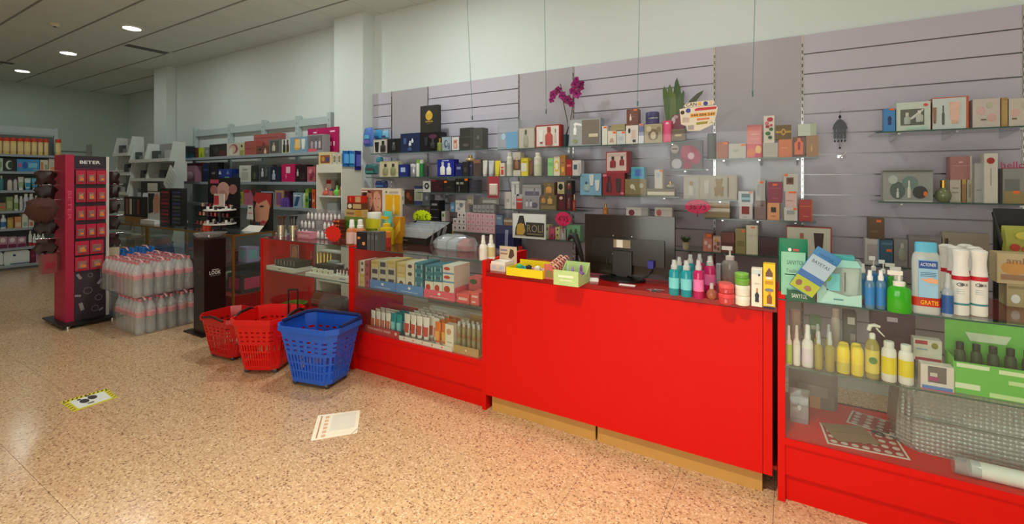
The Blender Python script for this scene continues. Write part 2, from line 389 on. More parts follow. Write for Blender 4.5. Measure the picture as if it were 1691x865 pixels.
# ceiling downlights, vents, smoke detector
def downlight(x, y, label, power, tint=(.90, 1, .95)):
    t = thing('ceiling_downlight', label, 'ceiling light', (x, y, CEIL), 0, 'round recessed downlights in the tiled ceiling')
    MB().lathe([(.118, 0), (.118, -.012), (.098, -.016), (.098, -.003)], 24).build('trim_ring', WHITE, t, True)
    MB().lathe([(.097, -.006), (.097, -.011)], 24).build('diffuser', mat((255, 253, 246), .5, 0, 0, 30, 0, None, 14), t, True)
    d = bpy.data.lights.new('lamp', 'AREA'); d.shape = 'DISK'; d.size = .19; d.energy = power; d.color = tint
    if y < 1: d.spread = 1.65
    o = bpy.data.objects.new('lamp', d); COL.objects.link(o); o.parent = t; o.location = (0, 0, -.02); return t
lx = [-12.35, -9.98, -7.62, -5.25, -2.88, -.5, 1.87]
for i, x in enumerate(lx):
    for y in (2.72, .32, -1.9):
        lab = 'round white downlight glowing in the grey tiled ceiling'
        if x == -7.62 and y > 2: lab = 'glowing round downlight beside the grey ceiling vent'
        if x == -12.35 and y > 2: lab = 'glowing round downlight closest to the far wall'
        if x == -9.98 and y > 2: lab = 'glowing round downlight halfway between the vent and the far wall'
        if y < 2 and not (y > 0): 
            if x < -5.3: continue
        if y > 1: downlight(x, y, lab, 4.6 if x < -8.5 else 10 if x < -6 else (24 if x > -3 else 17) if x < -1 else 8 if x < 0 else 1.5)
        else: downlight(x, y, lab, (52 if x > -1 and x < 0 else 3 if -3.2 < x < 0 else 3 if x < -5.3 else 4) if y > 0 else 2.5, (1, .91, .74) if -3.2 < x < 0 else (.90, 1, .95))
for lab, (vx, vy) in (('slim rectangular ceiling vent between two downlights and the white wall', (-8.6, 3.27)), ('slim rectangular ceiling vent far back over the shelving unit', (-11.7, 2.2))):
    t = thing('ceiling_vent', lab, 'vent', (vx, vy, CEIL))
    MB().box(-.1, .1, -.3, .3, -.014, 0).build('vent_frame', mat((196, 198, 192), .5), t)
    for q in range(4): MB().box(-.08+.045*q, -.055+.045*q, -.27, .27, -.017, -.0135).build('louvre', mat((70, 72, 70), .6), t)
t = thing('smoke_detector', 'small cream smoke detector on a ceiling tile', 'smoke detector', (-8.3, 2.13, CEIL)); MB().lathe([(.055, 0), (.055, -.02), (.035, -.04)], 16).build('housing', mat((220, 214, 186), .5), t, True); MB().lathe([(.02, -.04), (.018, -.046)], 10).build('sensor_cap', DGREY, t, True)
# ================================================================== counters and glass display cases
FY = 2.5                                              # plane of the fronts
def case(label, xa, xb, left=True, right=True, depth=.55, top=.972, shelf=.66, deck=.318, shelf_d=.4, side_top=None):
    t = thing('display_case', label, 'display case', ((xa+xb)/2, FY, 0)); ox = (xa+xb)/2
    a, b = xa-ox, xb-ox; st = (side_top or top)-.004
    if left: B('side_panel', a, a+.03, 0, depth, 0, st, RED, t)
    if right: B('side_panel', b-.03, b, 0, depth, 0, st+.012, RED, t)
    i, j = a+(.03 if left else 0), b-(.03 if right else 0)
    B('deck_board', i, j, .012, depth, deck-.022, deck, RED, t)
    B('deck_edge', i, j, .0, .012, deck-.03, deck, RED, t)
    B('front_board', i, j, .012, .03, .125, deck-.033, RED, t)
    B('kick_board', i, j, .03, .05, 0, .118, RED, t)
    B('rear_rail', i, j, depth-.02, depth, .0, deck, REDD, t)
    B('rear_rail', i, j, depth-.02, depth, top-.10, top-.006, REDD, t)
    g = B('glass_shelf', i+.001, j-.001, .02, .02+shelf_d, shelf-.006, shelf, GLASS, t); B('shelf_edge', i+.001, j-.001, .018, .02, shelf-.006, shelf, GLASS_EDGE, g)
    for xx in (i+.004, j-.012):
        for yy in (.06, shelf_d-.04): B('shelf_peg', xx, xx+.008, yy, yy+.012, shelf-.014, shelf-.0062, STEEL, t)
    g = B('glass_top', a+.001, b-.001 if not right else b-.031, .0, depth, top-.005, top+.001, GLASS, t); B('glass_top_edge', a+.001, b-.031, -.002, .0, top-.005, top+.001, GLASS_EDGE, g)
    B('glass_front', i+.001, j-.001, .004, .008, deck+.0005, top-.0055, GLASS, t)
    return t
XA, XB, XC, XD = -4.235, -2.985, -1.69, -.005         # the side panels between the units
case('red glass-topped display case with boxed soaps and travel tubes inside', XB, XC)
case('red glass-topped display case behind the baskets with nail polish testers inside', XA, XB, shelf=.675, deck=.315)
case('red glass-topped display case with yellow bottles and bubble wrap inside', XD-.03, 1.6, right=False, top=.948, shelf=.632, deck=.30, side_top=.985)
# cash counter
t = thing('cash_counter', 'bright red cash counter with pale wooden plinth boards', 'counter', ((XC+XD)/2, FY, 0)); hw = (XD-.03-XC)/2; ox = (XC+XD-.03)/2-(XC+XD)/2
CT_Z = .908
B('front_panel', -hw+ox+.003, hw+ox-.062, -.004, .02, .105, .88, RED, t)
B('end_strip', hw+ox-.06, hw+ox-.022, .0, .02, .105, .88, RED, t)
B('countertop', -hw+ox+.002, hw+ox-.002, -.004, .62, .882, CT_Z, mat((150, 12, 8), .25, 0, .03, 3), t)
WOOD = mat((196, 146, 74), .5, 0, .10, 9)
B('plinth_board', -hw+ox+.03, ox-.085, .03, .05, 0, .102, WOOD, t); B('plinth_board', ox-.072, hw+ox-.065, .03, .05, 0, .102, WOOD, t)
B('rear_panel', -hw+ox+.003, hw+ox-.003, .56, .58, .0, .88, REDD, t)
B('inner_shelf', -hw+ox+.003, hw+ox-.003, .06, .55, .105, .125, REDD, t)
# ================================================================== glass shelves on the slat wall
def shelf(label, xa, xb, z, yf=3.74, brackets=2):
    a, b = PX(xa, yf), PX(xb, yf); t = thing('glass_shelf', label, 'shelf', ((a+b)/2, yf, z)); w = (b-a)/2
    B('shelf_pane', -w, w, 0, FACE-yf-.004, -.008, 0, GLASS, t); B('pane_edge', -w, w, -.0015, -.0001, -.008, 0, GLASS_EDGE, t)
    for k in range(brackets):
        x = -w+.12+(2*w-.24)*k/max(1, brackets-1)
        br = MB().prism([(0, -.035), (0, -.009), (-.001, -.009), (-.001, -.035)], 0, 1)
        m = MB(); m.add([(x-.006, .02, -.012), (x+.006, .02, -.012), (x+.006, .02, -.02), (x-.006, .02, -.02), (x-.006, FACE-yf-.001, -.0085), (x+.006, FACE-yf-.001, -.0085), (x+.006, FACE-yf-.001, -.05), (x-.006, FACE-yf-.001, -.05)],
              [(0,1,2,3),(4,7,6,5),(0,4,5,1),(1,5,6,2),(2,6,7,3),(3,7,4,0)]); m.build('shelf_bracket', CHROME, t)
    return t
ZS = {}
def zone(key, label, xa, xb, z, place, Y=3.79, d=.08, br=2, yf=3.74):
    shelf(label, xa, xb, z, yf, br); ZS[key] = Zone(z+.0005, Y, d, place)
zone('A1', 'glass wall shelf holding black and blue gift sets by the column', 612, 802, 1.816, 'on the shelf of black gift sets', br=3)
zone('A2', 'glass wall shelf carrying the orchid and the big grey gift box', 822, 1136, 1.806, 'on the orchid shelf', br=4)
zone('A3', 'glass wall shelf with peach and silver boxes by the plain panel', 1166, 1352, 1.668, 'on the shelf of peach boxes', br=3)
zone('B1', 'glass wall shelf with deodorants and sun creams under the black gift sets', 604, 960, 1.548, 'on the shelf of sun creams', br=4)
zone('B2', 'short glass shelf with pale blue and red gift sets', 956, 1122, 1.378, 'on the shelf above the monitor', br=2)
zone('B3', 'short glass shelf under the clear gold bear gift set', 1126, 1218, 1.360, 'above the pink price star', br=2)
zone('OR', 'short glass shelf under the box with an orchid picture', 1104, 1164, 1.592, 'below the sansevieria', br=1)
zone('C1', 'short glass shelf with dark colognes behind the face poster', 690, 800, 1.382, 'on the dark cologne shelf', br=2)
zone('C0', 'narrow glass shelf with brown boxes behind the face poster', 655, 712, 1.243, 'beside the face poster', br=1)
zone('C2', 'glass shelf with olive gold boxes above the white framed sign', 828, 960, 1.236, 'on the shelf above the white framed sign', br=2)
zone('C3', 'glass shelf with white cartons and a red gold box', 1164, 1348, 1.222, 'on the shelf of white cartons', br=3)
zone('C4', 'short glass shelf just behind the top edge of the monitor', 985, 1116, 1.205, 'behind the monitor', br=2)
zone('D1', 'glass shelf stacked with small pink cartons', 726, 816, .985, 'on the pink carton shelf', br=2)
zone('D2', 'glass shelf below the white framed sign', 849, 962, .974, 'beside the white framed sign', br=2)
zone('D3', 'lowest glass shelf with the tiny potted plant', 1112, 1292, .965, 'on the shelf of the tiny potted plant', br=3)
zone('D4', 'lowest glass shelf behind the cleaning products', 1294, 1640, .957, 'behind the cleaning products', br=4)
zone('R1', 'glass shelf with window gift boxes beside the hanging ornament', 1446, 1740, 1.816, 'on the shelf beside the hanging ornament', br=3)
zone('R2', 'glass shelf with the round green perfume bottle', 1450, 1740, 1.370, 'on the shelf of the round green bottle', br=3)
# ================================================================== goods on the wall shelves (columns and rows measured in the photograph's 1691 x 865 frame)
A = ZS['A1']; ORG = mat((240, 110, 40), .5)
bx(A, 616, 639.5, 230, (150, 140, 134), 'grey open gift box with black tube and black flacon', [('r', .05, .05, .95, .95, (196, 190, 182)), ('u', .28, .12, .3, .7, (30, 30, 32), (20, 20, 20)), ('b', .72, .12, .36, .75, (40, 36, 34), (15, 15, 15)), ('r', .58, .2, .86, .5, (220, 215, 205))])
bx(A, 639.7, 661, 229, (26, 24, 24), 'small black cologne box with a silver flacon print', [('b', .5, .2, .3, .55, (60, 58, 56), (120, 118, 112)), ('r', .4, .24, .62, .38, (170, 168, 160))])
bx(A, 661.2, 693.5, 220, (30, 42, 78), 'tall navy gift box with white flacons', [('b', .5, .35, .12, .25, (210, 214, 225), (230, 230, 235)), ('b', .62, .5, .1, .22, (220, 224, 232), (240, 240, 240)), ('u', .25, .4, .16, .35, (70, 90, 140), (40, 50, 90)), ('b', .5, .08, .2, .24, (60, 84, 140), (60, 60, 70))])
big = bx(A, 694, 728, 218.5, (14, 12, 14), 'large black gift box with a purple blossom', [('c', .62, .78, .2, .12, (90, 40, 66)), ('u', .3, .3, .18, .45, (40, 44, 50), (30, 30, 30)), ('b', .62, .15, .2, .5, (34, 34, 36), (60, 60, 64))], d=.1)
bx(A, 694, 723.5, 174, (46, 44, 40), 'black carton with golden lion crest standing on the black gift box', [('c', .5, .62, .2, .17, (196, 160, 60)), ('r', .3, .38, .72, .44, (150, 122, 50)), ('c', .5, .75, .1, .06, (214, 180, 80)), ('r', .38, .32, .64, .34, (120, 100, 50))], on=big, d=.05, dy=.02)
bx(A, 729.5, 745, 226, (150, 165, 178), 'pale blue grey carton with a curved flacon', [('c', .45, .5, .2, .28, (70, 80, 96)), ('c', .5, .52, .12, .18, (150, 165, 178)), ('b', .78, .15, .2, .4, (90, 104, 120), (80, 80, 90))])
bx(A, 746, 758, 226, (206, 202, 200), 'narrow white carton with a rosy window', [('r', .25, .15, .75, .8, (190, 140, 130)), ('b', .5, .2, .3, .5, (214, 176, 160), (150, 60, 50))])
bx(A, 759, 780, 211, (58, 56, 54), 'tall charcoal gift carton with two stripes', [('r', 0, .58, 1, .6, (90, 88, 84)), ('c', .5, .22, .25, .08, (90, 86, 80))], d=.1)
bx(A, 780.4, 797, 211, (66, 66, 64), 'tall charcoal gift carton with slanted crest', [('p', [(.4, .5), (.6, .46), (.7, .62), (.5, .66)], (110, 106, 100)), ('r', .3, .1, .7, .16, (100, 98, 92))], d=.1)
vessel(A, 720, 727, 228, 'perf', mat((120, 130, 60), .2), 'tiny olive green flacon', cap=GOLD, dy=-.035)
# bagged hangers at the column end of the slat wall
def hanger(label, x0, x1, y0, y1, Y, cols, name='hanging_pack'):
    a, b, z1, z0 = PX(x0, Y), PX(x1, Y), PZ((x0+x1)/2, y0, Y), PZ((x0+x1)/2, y1, Y)
    t = thing(name, label, 'hanging pack', ((a+b)/2, Y, z0)); w, h = b-a, z1-z0
    rings = [[((-.5 if q else -.5)*w*s+w*.5*s*0, 0, 0) for q in (0,)] for s in (1,)]
    mb = MB(); R_ = []
    for zz, s, dd in ((0, .8, .01), (.12, 1, .03), (.6, 1, .035), (.9, .9, .02), (1, .7, .006)):
        R_.append([(w/2*s*math.cos(2*math.pi*i/10), dd*math.sin(2*math.pi*i/10), zz*h) for i in range(10)])
    mb.loft(R_).build('bag', cols[0], t, True)
    for q, c in enumerate(cols[1:]):
        MB().prism([(-w*.3+q*w*.1, h*(.15+.25*q)), (w*.3, h*(.15+.25*q)), (w*.26, h*(.35+.25*q)), (-w*.25, h*(.35+.25*q))], -.038, -.034).build('printed_label', c, t)
    MB().tube([(0, 0, h*.97), (0, -.0, h*1.04), (0, FACE-Y-.002, h*1.06)], .0025, 5).build('hook_rod', CHROME, t, True)
    return t
hanger('blue and violet bagged sponge hanging at the column', 601, 617, 211, 242, 3.84, [(70, 110, 190), (110, 90, 180), (90, 170, 210)])
hanger('turquoise bagged bath pack hanging above the black gift sets', 619, 631, 214, 230, 3.98, [(40, 140, 190), (30, 90, 160)])
hanger('light blue bagged bath pack hanging beside the lilac slats', 632, 642, 215, 229, 3.98, [(120, 180, 210), (60, 60, 110)])
hanger('dark green bagged pack lying at the column end', 603, 625, 271, 288, 3.84, [(30, 92, 96), (60, 140, 130), (90, 60, 60)])
hanger('small turquoise bag hanging under the grey gift box', 622, 632, 259, 268, 3.9, [(70, 160, 180)])
hanger('navy bagged pack hanging above the face poster', 620, 641, 298, 310, 3.86, [(30, 50, 110), (90, 140, 190)])
# --- orchid shelf
A = ZS['A2']
bx(A, 821, 856, 199, BAG, 'clear bag gift with a light blue box inside', [('r', .42, .03, .97, .60, (110, 165, 205), 'inner_box'), ('c', .3, .45, .1, .12, (170, 205, 225))], d=.07, dy=.02, name='clear_gift_bag')
bx(A, 856.5, 883, 211, (178, 168, 152), 'beige carton with a slim clear flacon', [('r', .06, .05, .94, .95, (196, 188, 174)), ('b', .45, .1, .3, .8, (160, 160, 140), (90, 96, 80))])
bx(A, 884, 925, 206, (160, 46, 36), 'red framed white gift box with tube and red flacon', [('r', .05, .06, .95, .94, (230, 222, 212)), ('u', .25, .18, .18, .6, (240, 236, 230), (150, 90, 70)), ('b', .56, .1, .3, .8, (190, 70, 60), (170, 40, 40)), ('b', .82, .2, .08, .6, (210, 190, 180), (120, 110, 100))])
bx(A, 939.5, 992, 196, (150, 155, 160), 'big grey window gift box with a white dropper', [('r', .03, .04, .97, .97, (170, 174, 176)), ('r', .42, .06, .96, .95, (128, 118, 108)), ('b', .2, .42, .1, .42, (245, 245, 240), (250, 250, 250)), ('p', [(.14, .8), (.42, .74), (.4, .82), (.2, .88)], (250, 250, 248)), ('r', .64, .32, .92, .44, (216, 204, 176)), ('c', .2, .2, .08, .08, (150, 160, 110))], d=.09)
bx(A, 994, 1003, 208, (226, 224, 214), 'slim white carton with orange sticker', [('r', .3, .88, .9, .97, ORG)])
l1 = bx(A, 1003.5, 1018, 216, (226, 216, 204), 'small cream carton with orange sticker', [('r', .6, .8, .95, .95, ORG), ('p', [(.2, .2), (.7, .2), (.6, .5), (.3, .45)], (190, 160, 150))])
l2 = bx(A, 1018.5, 1033, 216, (206, 210, 210), 'small silvery carton with orange sticker', [('r', .6, .8, .95, .95, ORG), ('r', .2, .3, .7, .6, (190, 196, 205))])
bx(A, 1009, 1032, 205, (160, 150, 112), 'khaki carton lying across two small cartons', [('r', .1, .2, .9, .3, (180, 170, 136))], on=l1, d=.06)
l3 = bx(A, 1033.5, 1054, 207, (232, 222, 212), 'white carton with dark beetle shaped flacon and pink tube', [('c', .28, .72, .1, .14, (40, 36, 36)), ('r', .45, .3, .78, .75, (224, 196, 184)), ('r', .55, .1, .8, .24, (40, 40, 40))])
bx(A, 1034.5, 1054, 180, (118, 66, 54), 'brown carton with orange sticker and white flacon on a white carton', [('r', .6, .88, .92, .98, ORG), ('b', .35, .3, .16, .4, (236, 226, 210), (230, 210, 190)), ('r', .5, .5, .75, .56, (150, 100, 84))], on=l3)
bx(A, 1054.8, 1063.5, 204, (170, 176, 200), 'narrow lilac to white carton with orange sticker', [('r', .1, .9, .9, .98, ORG), ('r', 0, .0, 1, .4, (220, 222, 226)), ('r', 0, .6, 1, .88, (110, 116, 160))])
l4 = bx(A, 1064, 1094, 204.5, (176, 160, 124), 'gold photo carton with a figure reclining', [('c', .5, .45, .3, .3, (120, 100, 74)), ('c', .5, .4, .15, .2, (210, 190, 160)), ('c', .25, .75, .15, .15, (210, 196, 166)), ('c', .8, .7, .12, .15, (140, 120, 88))])
t = thing('round_tin', 'round purple tin with a silver ring standing on the gold photo carton', 'tin', (PX(1077, 3.83), 3.84, TOP[l4.name]+.0005)); r_ = (PX(1088, 3.83)-PX(1066, 3.83))/2; hh = PZ(1077, 185, 3.83)-TOP[l4.name]
MB().lathe([(r_*.95, 0), (r_, hh*.06), (r_, hh*.45)], 18, 0, 0, .7).build('tin_base', (60, 52, 110), t, True); MB().lathe([(r_*1.02, hh*.45), (r_*1.02, hh*.53)], 18, 0, 0, .7).build('tin_ring', CHROME, t, True); MB().lathe([(r_, hh*.53), (r_, hh*.95), (r_*.9, hh)], 18, 0, 0, .7).build('tin_lid', (54, 48, 104), t, True)
bx(A, 1095, 1108.5, 199, (222, 50, 110), 'bright pink slim carton', [('p', [(.15, .1), (.85, .1), (.7, .5), (.85, .9), (.15, .9), (.3, .5)], (236, 80, 130)), ('c', .5, .88, .2, .05, (250, 210, 220))])
bx(A, 1110, 1130, 189, (130, 60, 76), 'maroon carton with white petals', [('c', .1, .8, .16, .12, (210, 190, 196)), ('c', .3, .92, .2, .06, (190, 160, 170)), ('r', 0, 0, 1, .3, (108, 50, 64))], dy=.07, d=.045)
bx(A, 1109, 1131, 213, (112, 92, 66), 'olive brown carton with small gold lettering', [('r', .25, .45, .75, .6, (200, 176, 120)), ('r', 0, .9, 1, 1, (128, 110, 84))])
# orchid
t = thing('potted_orchid', 'magenta orchid in a dark teal pot', 'orchid', (PX(933, 3.9), 3.9, A.z)); zt = A.z
MB().lathe([(.028, 0), (.04, .12), (.043, .12), (.038, .11)], 14).build('flower_pot', (38, 72, 78), t, True)
top_z = lambda px, py, Y=3.9: PZ(px, py, Y)-zt
ox_ = PX(933, 3.9); P_ = lambda px, py, Y=3.9: (PX(px, Y)-ox_, Y-3.9, PZ(px, py, Y)-zt)
MB().tube([(0, 0, .1), P_(938, 212), P_(937, 200), P_(931, 172), P_(928, 150), P_(925, 138)], .004, 6).build('stem', (52, 60, 40), t, True)
MB().tube([(0.01, 0, .1), P_(942, 200), P_(948, 160), P_(946, 120)], .004, 6).build('stem', (90, 70, 60), t, True)
random.seed(3)
for q, (fx, fy, s) in enumerate(((914, 156, 1.15), (922, 149, 1), (911, 165, .8), (929, 158, 1.1), (938, 165, 1.2), (944, 172, .8), (950, 140, 1.2), (957, 144, 1.2), (953, 155, 1.15), (946, 150, 1), (961, 138, .7), (952, 131, .7))):
    c = Vector(P_(fx, fy, 3.9-.02-.03*random.random())); f = MB(); R = .042*s
    for k in range(5):
        an = k*2*math.pi/5+.3*q; dx, dz = math.cos(an), math.sin(an); nx, nz = -dz, dx; wd = .55*R
        f.add([c+Vector((0, 0, 0)), c+Vector((dx*R*.5+nx*wd, -.012, dz*R*.5+nz*wd)), c+Vector((dx*R, .004, dz*R)), c+Vector((dx*R*.5-nx*wd, -.012, dz*R*.5-nz*wd)), c+Vector((dx*R*.5, .012, dz*R*.5))], [(0, 1, 4), (1, 2, 4), (2, 3, 4), (3, 0, 4), (0, 3, 2, 1)])
    fl = f.build('blossom', [(150, 24, 112), (132, 16, 90), (168, 40, 128)][q % 3], t)
    MB().lathe([(.0, -.01), (.009*s, 0), (.0, .01)], 6).xf(Matrix.Translation(c+Vector((0, -.015, 0)))).build('blossom_centre', (90, 10, 60), fl, True)
# sansevieria
t = thing('sansevieria', 'potted snake plant with upright yellow edged leaves behind the maroon carton', 'plant', (PX(1113, 3.95), 3.97, A.z)); ox_ = PX(1113, 3.95); zt = A.z
MB().lathe([(.04, 0), (.05, .1), (.053, .1), (.047, .09)], 14).build('flower_pot', (120, 84, 66), t, True)
def leaf(pts, wd, name, c, par, edge=None):
    m = MB(); L, Rr, Cc = [], [], []
    n = len(pts)
    for i, p in enumerate(pts):
        f = i/(n-1); ww = wd*(math.sin(math.pi*min(1, .18+f*.82))**.6)*.5 if i < n-1 else .0008
        L.append(Vector(p)+Vector((-ww, -.006, 0))); Rr.append(Vector(p)+Vector((ww, -.006, 0))); Cc.append(Vector(p)+Vector((0, .006, 0)))
    vs = L+Cc+Rr; fs = []
    for i in range(n-1): fs += [(i, i+1, n+i+1, n+i), (n+i, n+i+1, 2*n+i+1, 2*n+i), (2*n+i, 2*n+i+1, i+1, i)]
    return m.add(vs, fs).build(name, c, par, True)
for (bx_, tx, ty, wd, c) in ((1108, 1098, 143, .05, (74, 98, 46)), (1110, 1107, 140, .05, (86, 106, 50)), (1113, 1119, 129, .045, (58, 84, 44)), (1114, 1122, 139, .05, (66, 90, 44)), (1116, 1130, 150, .04, (66, 92, 50)), (1111, 1113, 152, .05, (96, 116, 56)), (1116, 1125, 152, .035, (70, 98, 48))):
    Y = 3.97; b0 = (PX(bx_, Y)-ox_, 0, .09); t1 = (PX(tx, Y)-ox_, -.02, PZ(tx, ty, Y)-zt)
    leaf([tuple(b0[i]+(t1[i]-b0[i])*f for i in range(3)) for f in (0, .25, .5, .75, .92, 1)], wd, 'leaf', c, t)
Y = 3.97
leaf([(.01, 0, .09), (PX(1132, Y)-ox_, 0, PZ(1132, 190, Y)-zt), (PX(1146, Y)-ox_, -.02, PZ(1146, 166, Y)-zt), (PX(1156, Y)-ox_, -.03, PZ(1156, 156, Y)-zt), (PX(1163, Y)-ox_, -.03, PZ(1163, 150, Y)-zt)], .06, 'leaf', (72, 80, 60), t)
# --- peach shelf
A = ZS['A3']
vessel(A, 1167, 1182, 220, 'column', mat((88, 94, 94), .5), 'grey cylindrical gift canister', name='gift_canister', cat='canister')
bx(A, 1183, 1202.5, 234, (168, 92, 66), 'copper brown carton with orange sticker', [('r', .55, .85, .95, .97, ORG), ('r', .1, .3, .6, .36, (196, 120, 90))])
bx(A, 1203, 1232, 237, (196, 190, 178), 'silver carton with orange sticker', [('r', .72, .82, .98, .95, ORG), ('r', .3, .45, .6, .6, (168, 172, 160))])
l1 = bx(A, 1233, 1259, 238, (214, 80, 90), 'carton printed in orange and crimson patches', [('c', .3, .4, .3, .3, (226, 120, 70)), ('c', .75, .6, .2, .3, (240, 190, 120)), ('c', .7, .2, .2, .15, (200, 40, 80))])
bx(A, 1233.5, 1258.5, 206.5, (224, 128, 122), 'tall rose pink carton on the orange and crimson carton', [('r', .3, .5, .75, .54, (240, 180, 170)), ('r', .2, .25, .8, .3, (236, 160, 150)), ('r', 0, .94, 1, 1, (206, 110, 104))], on=l1)
l1 = bx(A, 1259.5, 1285, 236, (186, 182, 174), 'silver carton under the floral carton', [('r', .1, .1, .9, .16, (210, 206, 198))])
bx(A, 1261, 1279, 191, (222, 214, 200), 'tall white carton painted with red flowers and green leaves', [('c', .6, .86, .3, .08, (190, 60, 80)), ('c', .3, .72, .2, .07, (210, 120, 130)), ('c', .35, .6, .2, .05, (170, 40, 60)), ('c', .7, .5, .2, .06, (60, 110, 60)), ('c', .4, .35, .25, .07, (70, 120, 60)), ('c', .6, .2, .2, .06, (50, 100, 60)), ('c', .7, .65, .15, .04, (200, 70, 90))], on=l1)
l1 = bx(A, 1285.5, 1308, 230, (214, 128, 92), 'salmon orange carton', [('r', .2, .5, .7, .56, (230, 160, 130))])
bx(A, 1280.5, 1307, 206.5, (110, 86, 44), 'bronze carton with a golden bow', [('r', 0, .45, 1, .6, (190, 150, 70)), ('c', .5, .52, .14, .24, (206, 166, 84)), ('c', .5, .52, .08, .14, (120, 92, 46))], on=l1)
bx(A, 1309, 1330, 226, (122, 88, 72), 'brown carton with a pink bottle silhouette', [('p', [(.15, .12), (.82, .12), (.85, .7), (.65, .8), (.6, .95), (.4, .95), (.35, .8), (.12, .7)], (226, 130, 108)), ('r', .4, .35, .6, .75, (170, 80, 66))])
l1 = bx(A, 1331, 1352, 224, (164, 128, 98), 'tan carton with a golden monogram', [('b', .45, .25, .16, .35, (206, 170, 120), (206, 170, 120))])
bx(A, 1317.5, 1348, 204.5, (196, 204, 190), 'mint white carton lying on the tan carton', [('r', .68, .0, 1, 1, (176, 184, 160))], on=l1)
# --- orchid picture box
A = ZS['OR']
bx(A, 1106, 1160, 232, (96, 88, 92), 'dark box printed with a big pink orchid', [('c', .62, .52, .3, .3, (150, 46, 82)), ('c', .8, .42, .16, .26, (170, 60, 92)), ('c', .5, .6, .16, .24, (176, 74, 104)), ('c', .66, .46, .1, .12, (220, 180, 190)), ('c', .22, .2, .16, .18, (190, 186, 190)), ('c', .16, .72, .13, .16, (176, 160, 156)), ('r', .06, .7, .24, .74, (70, 56, 56)), ('c', .55, .12, .14, .12, (160, 50, 84))], d=.05, name='orchid_picture_box')
# --- sun cream shelf
A = ZS['B1']
bx(A, 627, 657.5, 266, (206, 196, 160), 'cream window box with two cologne bottles', [('b', .32, .15, .28, .68, (150, 146, 110), (40, 40, 40)), ('b', .74, .15, .28, .68, (140, 140, 104), (60, 56, 50))])
bx(A, 658, 673, 271.5, (34, 46, 120), 'small royal blue carton with white label', [('r', .25, .38, .75, .75, (170, 190, 220))])
vessel(A, 675, 684.5, 270.5, 'can', mat((180, 184, 186), .3, .6), 'silver deodorant can', cap=mat((200, 202, 204), .3), cat='spray can')
vessel(A, 686, 691, 263.5, 'can', (220, 226, 210), 'white deodorant can with green lid', cap=(120, 180, 50), cat='spray can')
vessel(A, 691.3, 697, 264, 'can', (30, 120, 50), 'green deodorant can', cap=(200, 214, 190), cat='spray can')
bx(A, 722, 750, 263, (30, 36, 150), 'royal blue gift box showing two white bottles', [('b', .33, .1, .28, .75, (226, 228, 220), (200, 206, 200)), ('b', .7, .1, .28, .68, (226, 228, 220), (200, 206, 200)), ('r', .3, .9, .7, .95, (180, 190, 240))])
bx(A, 752, 763, 270, (28, 34, 96), 'dark blue small carton with a pale label', [('r', .2, .55, .8, .75, (120, 130, 180))])
l1 = bx(A, 763.4, 774, 267, (40, 38, 38), 'black slim carton', [('r', .3, .3, .7, .6, (70, 68, 68))])
bx(A, 774.4, 780.5, 268, (26, 26, 60), 'very narrow midnight blue carton', [('r', .2, .7, .8, .8, (80, 80, 140))])
vessel(A, 765, 779, 256, 'globe', mat((196, 170, 110), .2), 'golden bow shaped flacon', cap=GOLD, on=l1, dy=.01)
bx(A, 781.5, 793.5, 263.6, (74, 54, 46), 'dark brown carton with a copper top', [('r', 0, .8, 1, 1, (140, 90, 60))])
vessel(A, 794.5, 802.5, 264.5, 'tube', (220, 216, 206), 'white cream tube beside the brown carton', cap=(190, 186, 176))
vessel(A, 804, 813, 265, 'tube', (206, 206, 208), 'pearl grey cream tube', cap=(170, 170, 172))
vessel(A, 814, 824, 265, 'tube', (226, 206, 30), 'lemon yellow cream tube', cap=(200, 180, 40))
bx(A, 826, 833, 269, (226, 206, 196), 'slim white and red carton', [('r', .2, .1, .8, .5, (196, 60, 50)), ('r', .2, .6, .8, .7, (196, 60, 50))])
vessel(A, 834.6, 844, 251.5, 'flip', (226, 222, 206), 'tall cream lotion bottle with dark label text', cap=(216, 212, 196), band=(200, 196, 180))
bx(A, 847.5, 859.5, 251, (206, 196, 180), 'white carton showing an amber flacon', [('r', .0, .25, 1, .68, (86, 58, 40)), ('b', .5, .3, .5, .5, (150, 100, 60), (226, 190, 170))])
bx(A, 860.5, 871.5, 260.5, (230, 206, 40), 'yellow and white sun cream carton', [('r', .0, .25, .8, .7, (226, 224, 206)), ('r', .2, .75, .9, .8, (160, 140, 30))])
vessel(A, 872.3, 878.7, 265, 'tube', (128, 70, 56), 'brown cream tube', cap=(100, 54, 44))
vessel(A, 879.5, 891.5, 251.7, 'flip', (224, 220, 200), 'tall ivory lotion bottle with green sprig', cap=(230, 226, 210), band=(206, 206, 176))
bx(A, 904.5, 913.5, 260.5, (150, 206, 140), 'pale green slim carton', [('r', .1, .55, .9, .75, (120, 186, 110))])
bx(A, 914, 924.5, 258.5, (226, 218, 190), 'white carton with a yellow sun ring', [('c', .5, .5, .42, .3, (226, 186, 60)), ('c', .5, .5, .28, .2, (236, 226, 190))])
bx(A, 925, 933.8, 255.6, (170, 120, 66), 'amber carton with a golden foot', [('c', .5, .3, .3, .14, (230, 170, 60)), ('r', .2, .6, .8, .65, (140, 96, 50))])
bx(A, 934.3, 944.7, 263.5, (160, 40, 36), 'deep red carton with white text', [('r', .15, .55, .85, .7, (206, 110, 90))])
bx(A, 945.2, 959.5, 264.5, (206, 200, 196), 'white carton with a slate blue square', [('r', .15, .4, .55, .72, (70, 86, 110)), ('r', .7, .1, .9, .8, (186, 176, 166))])
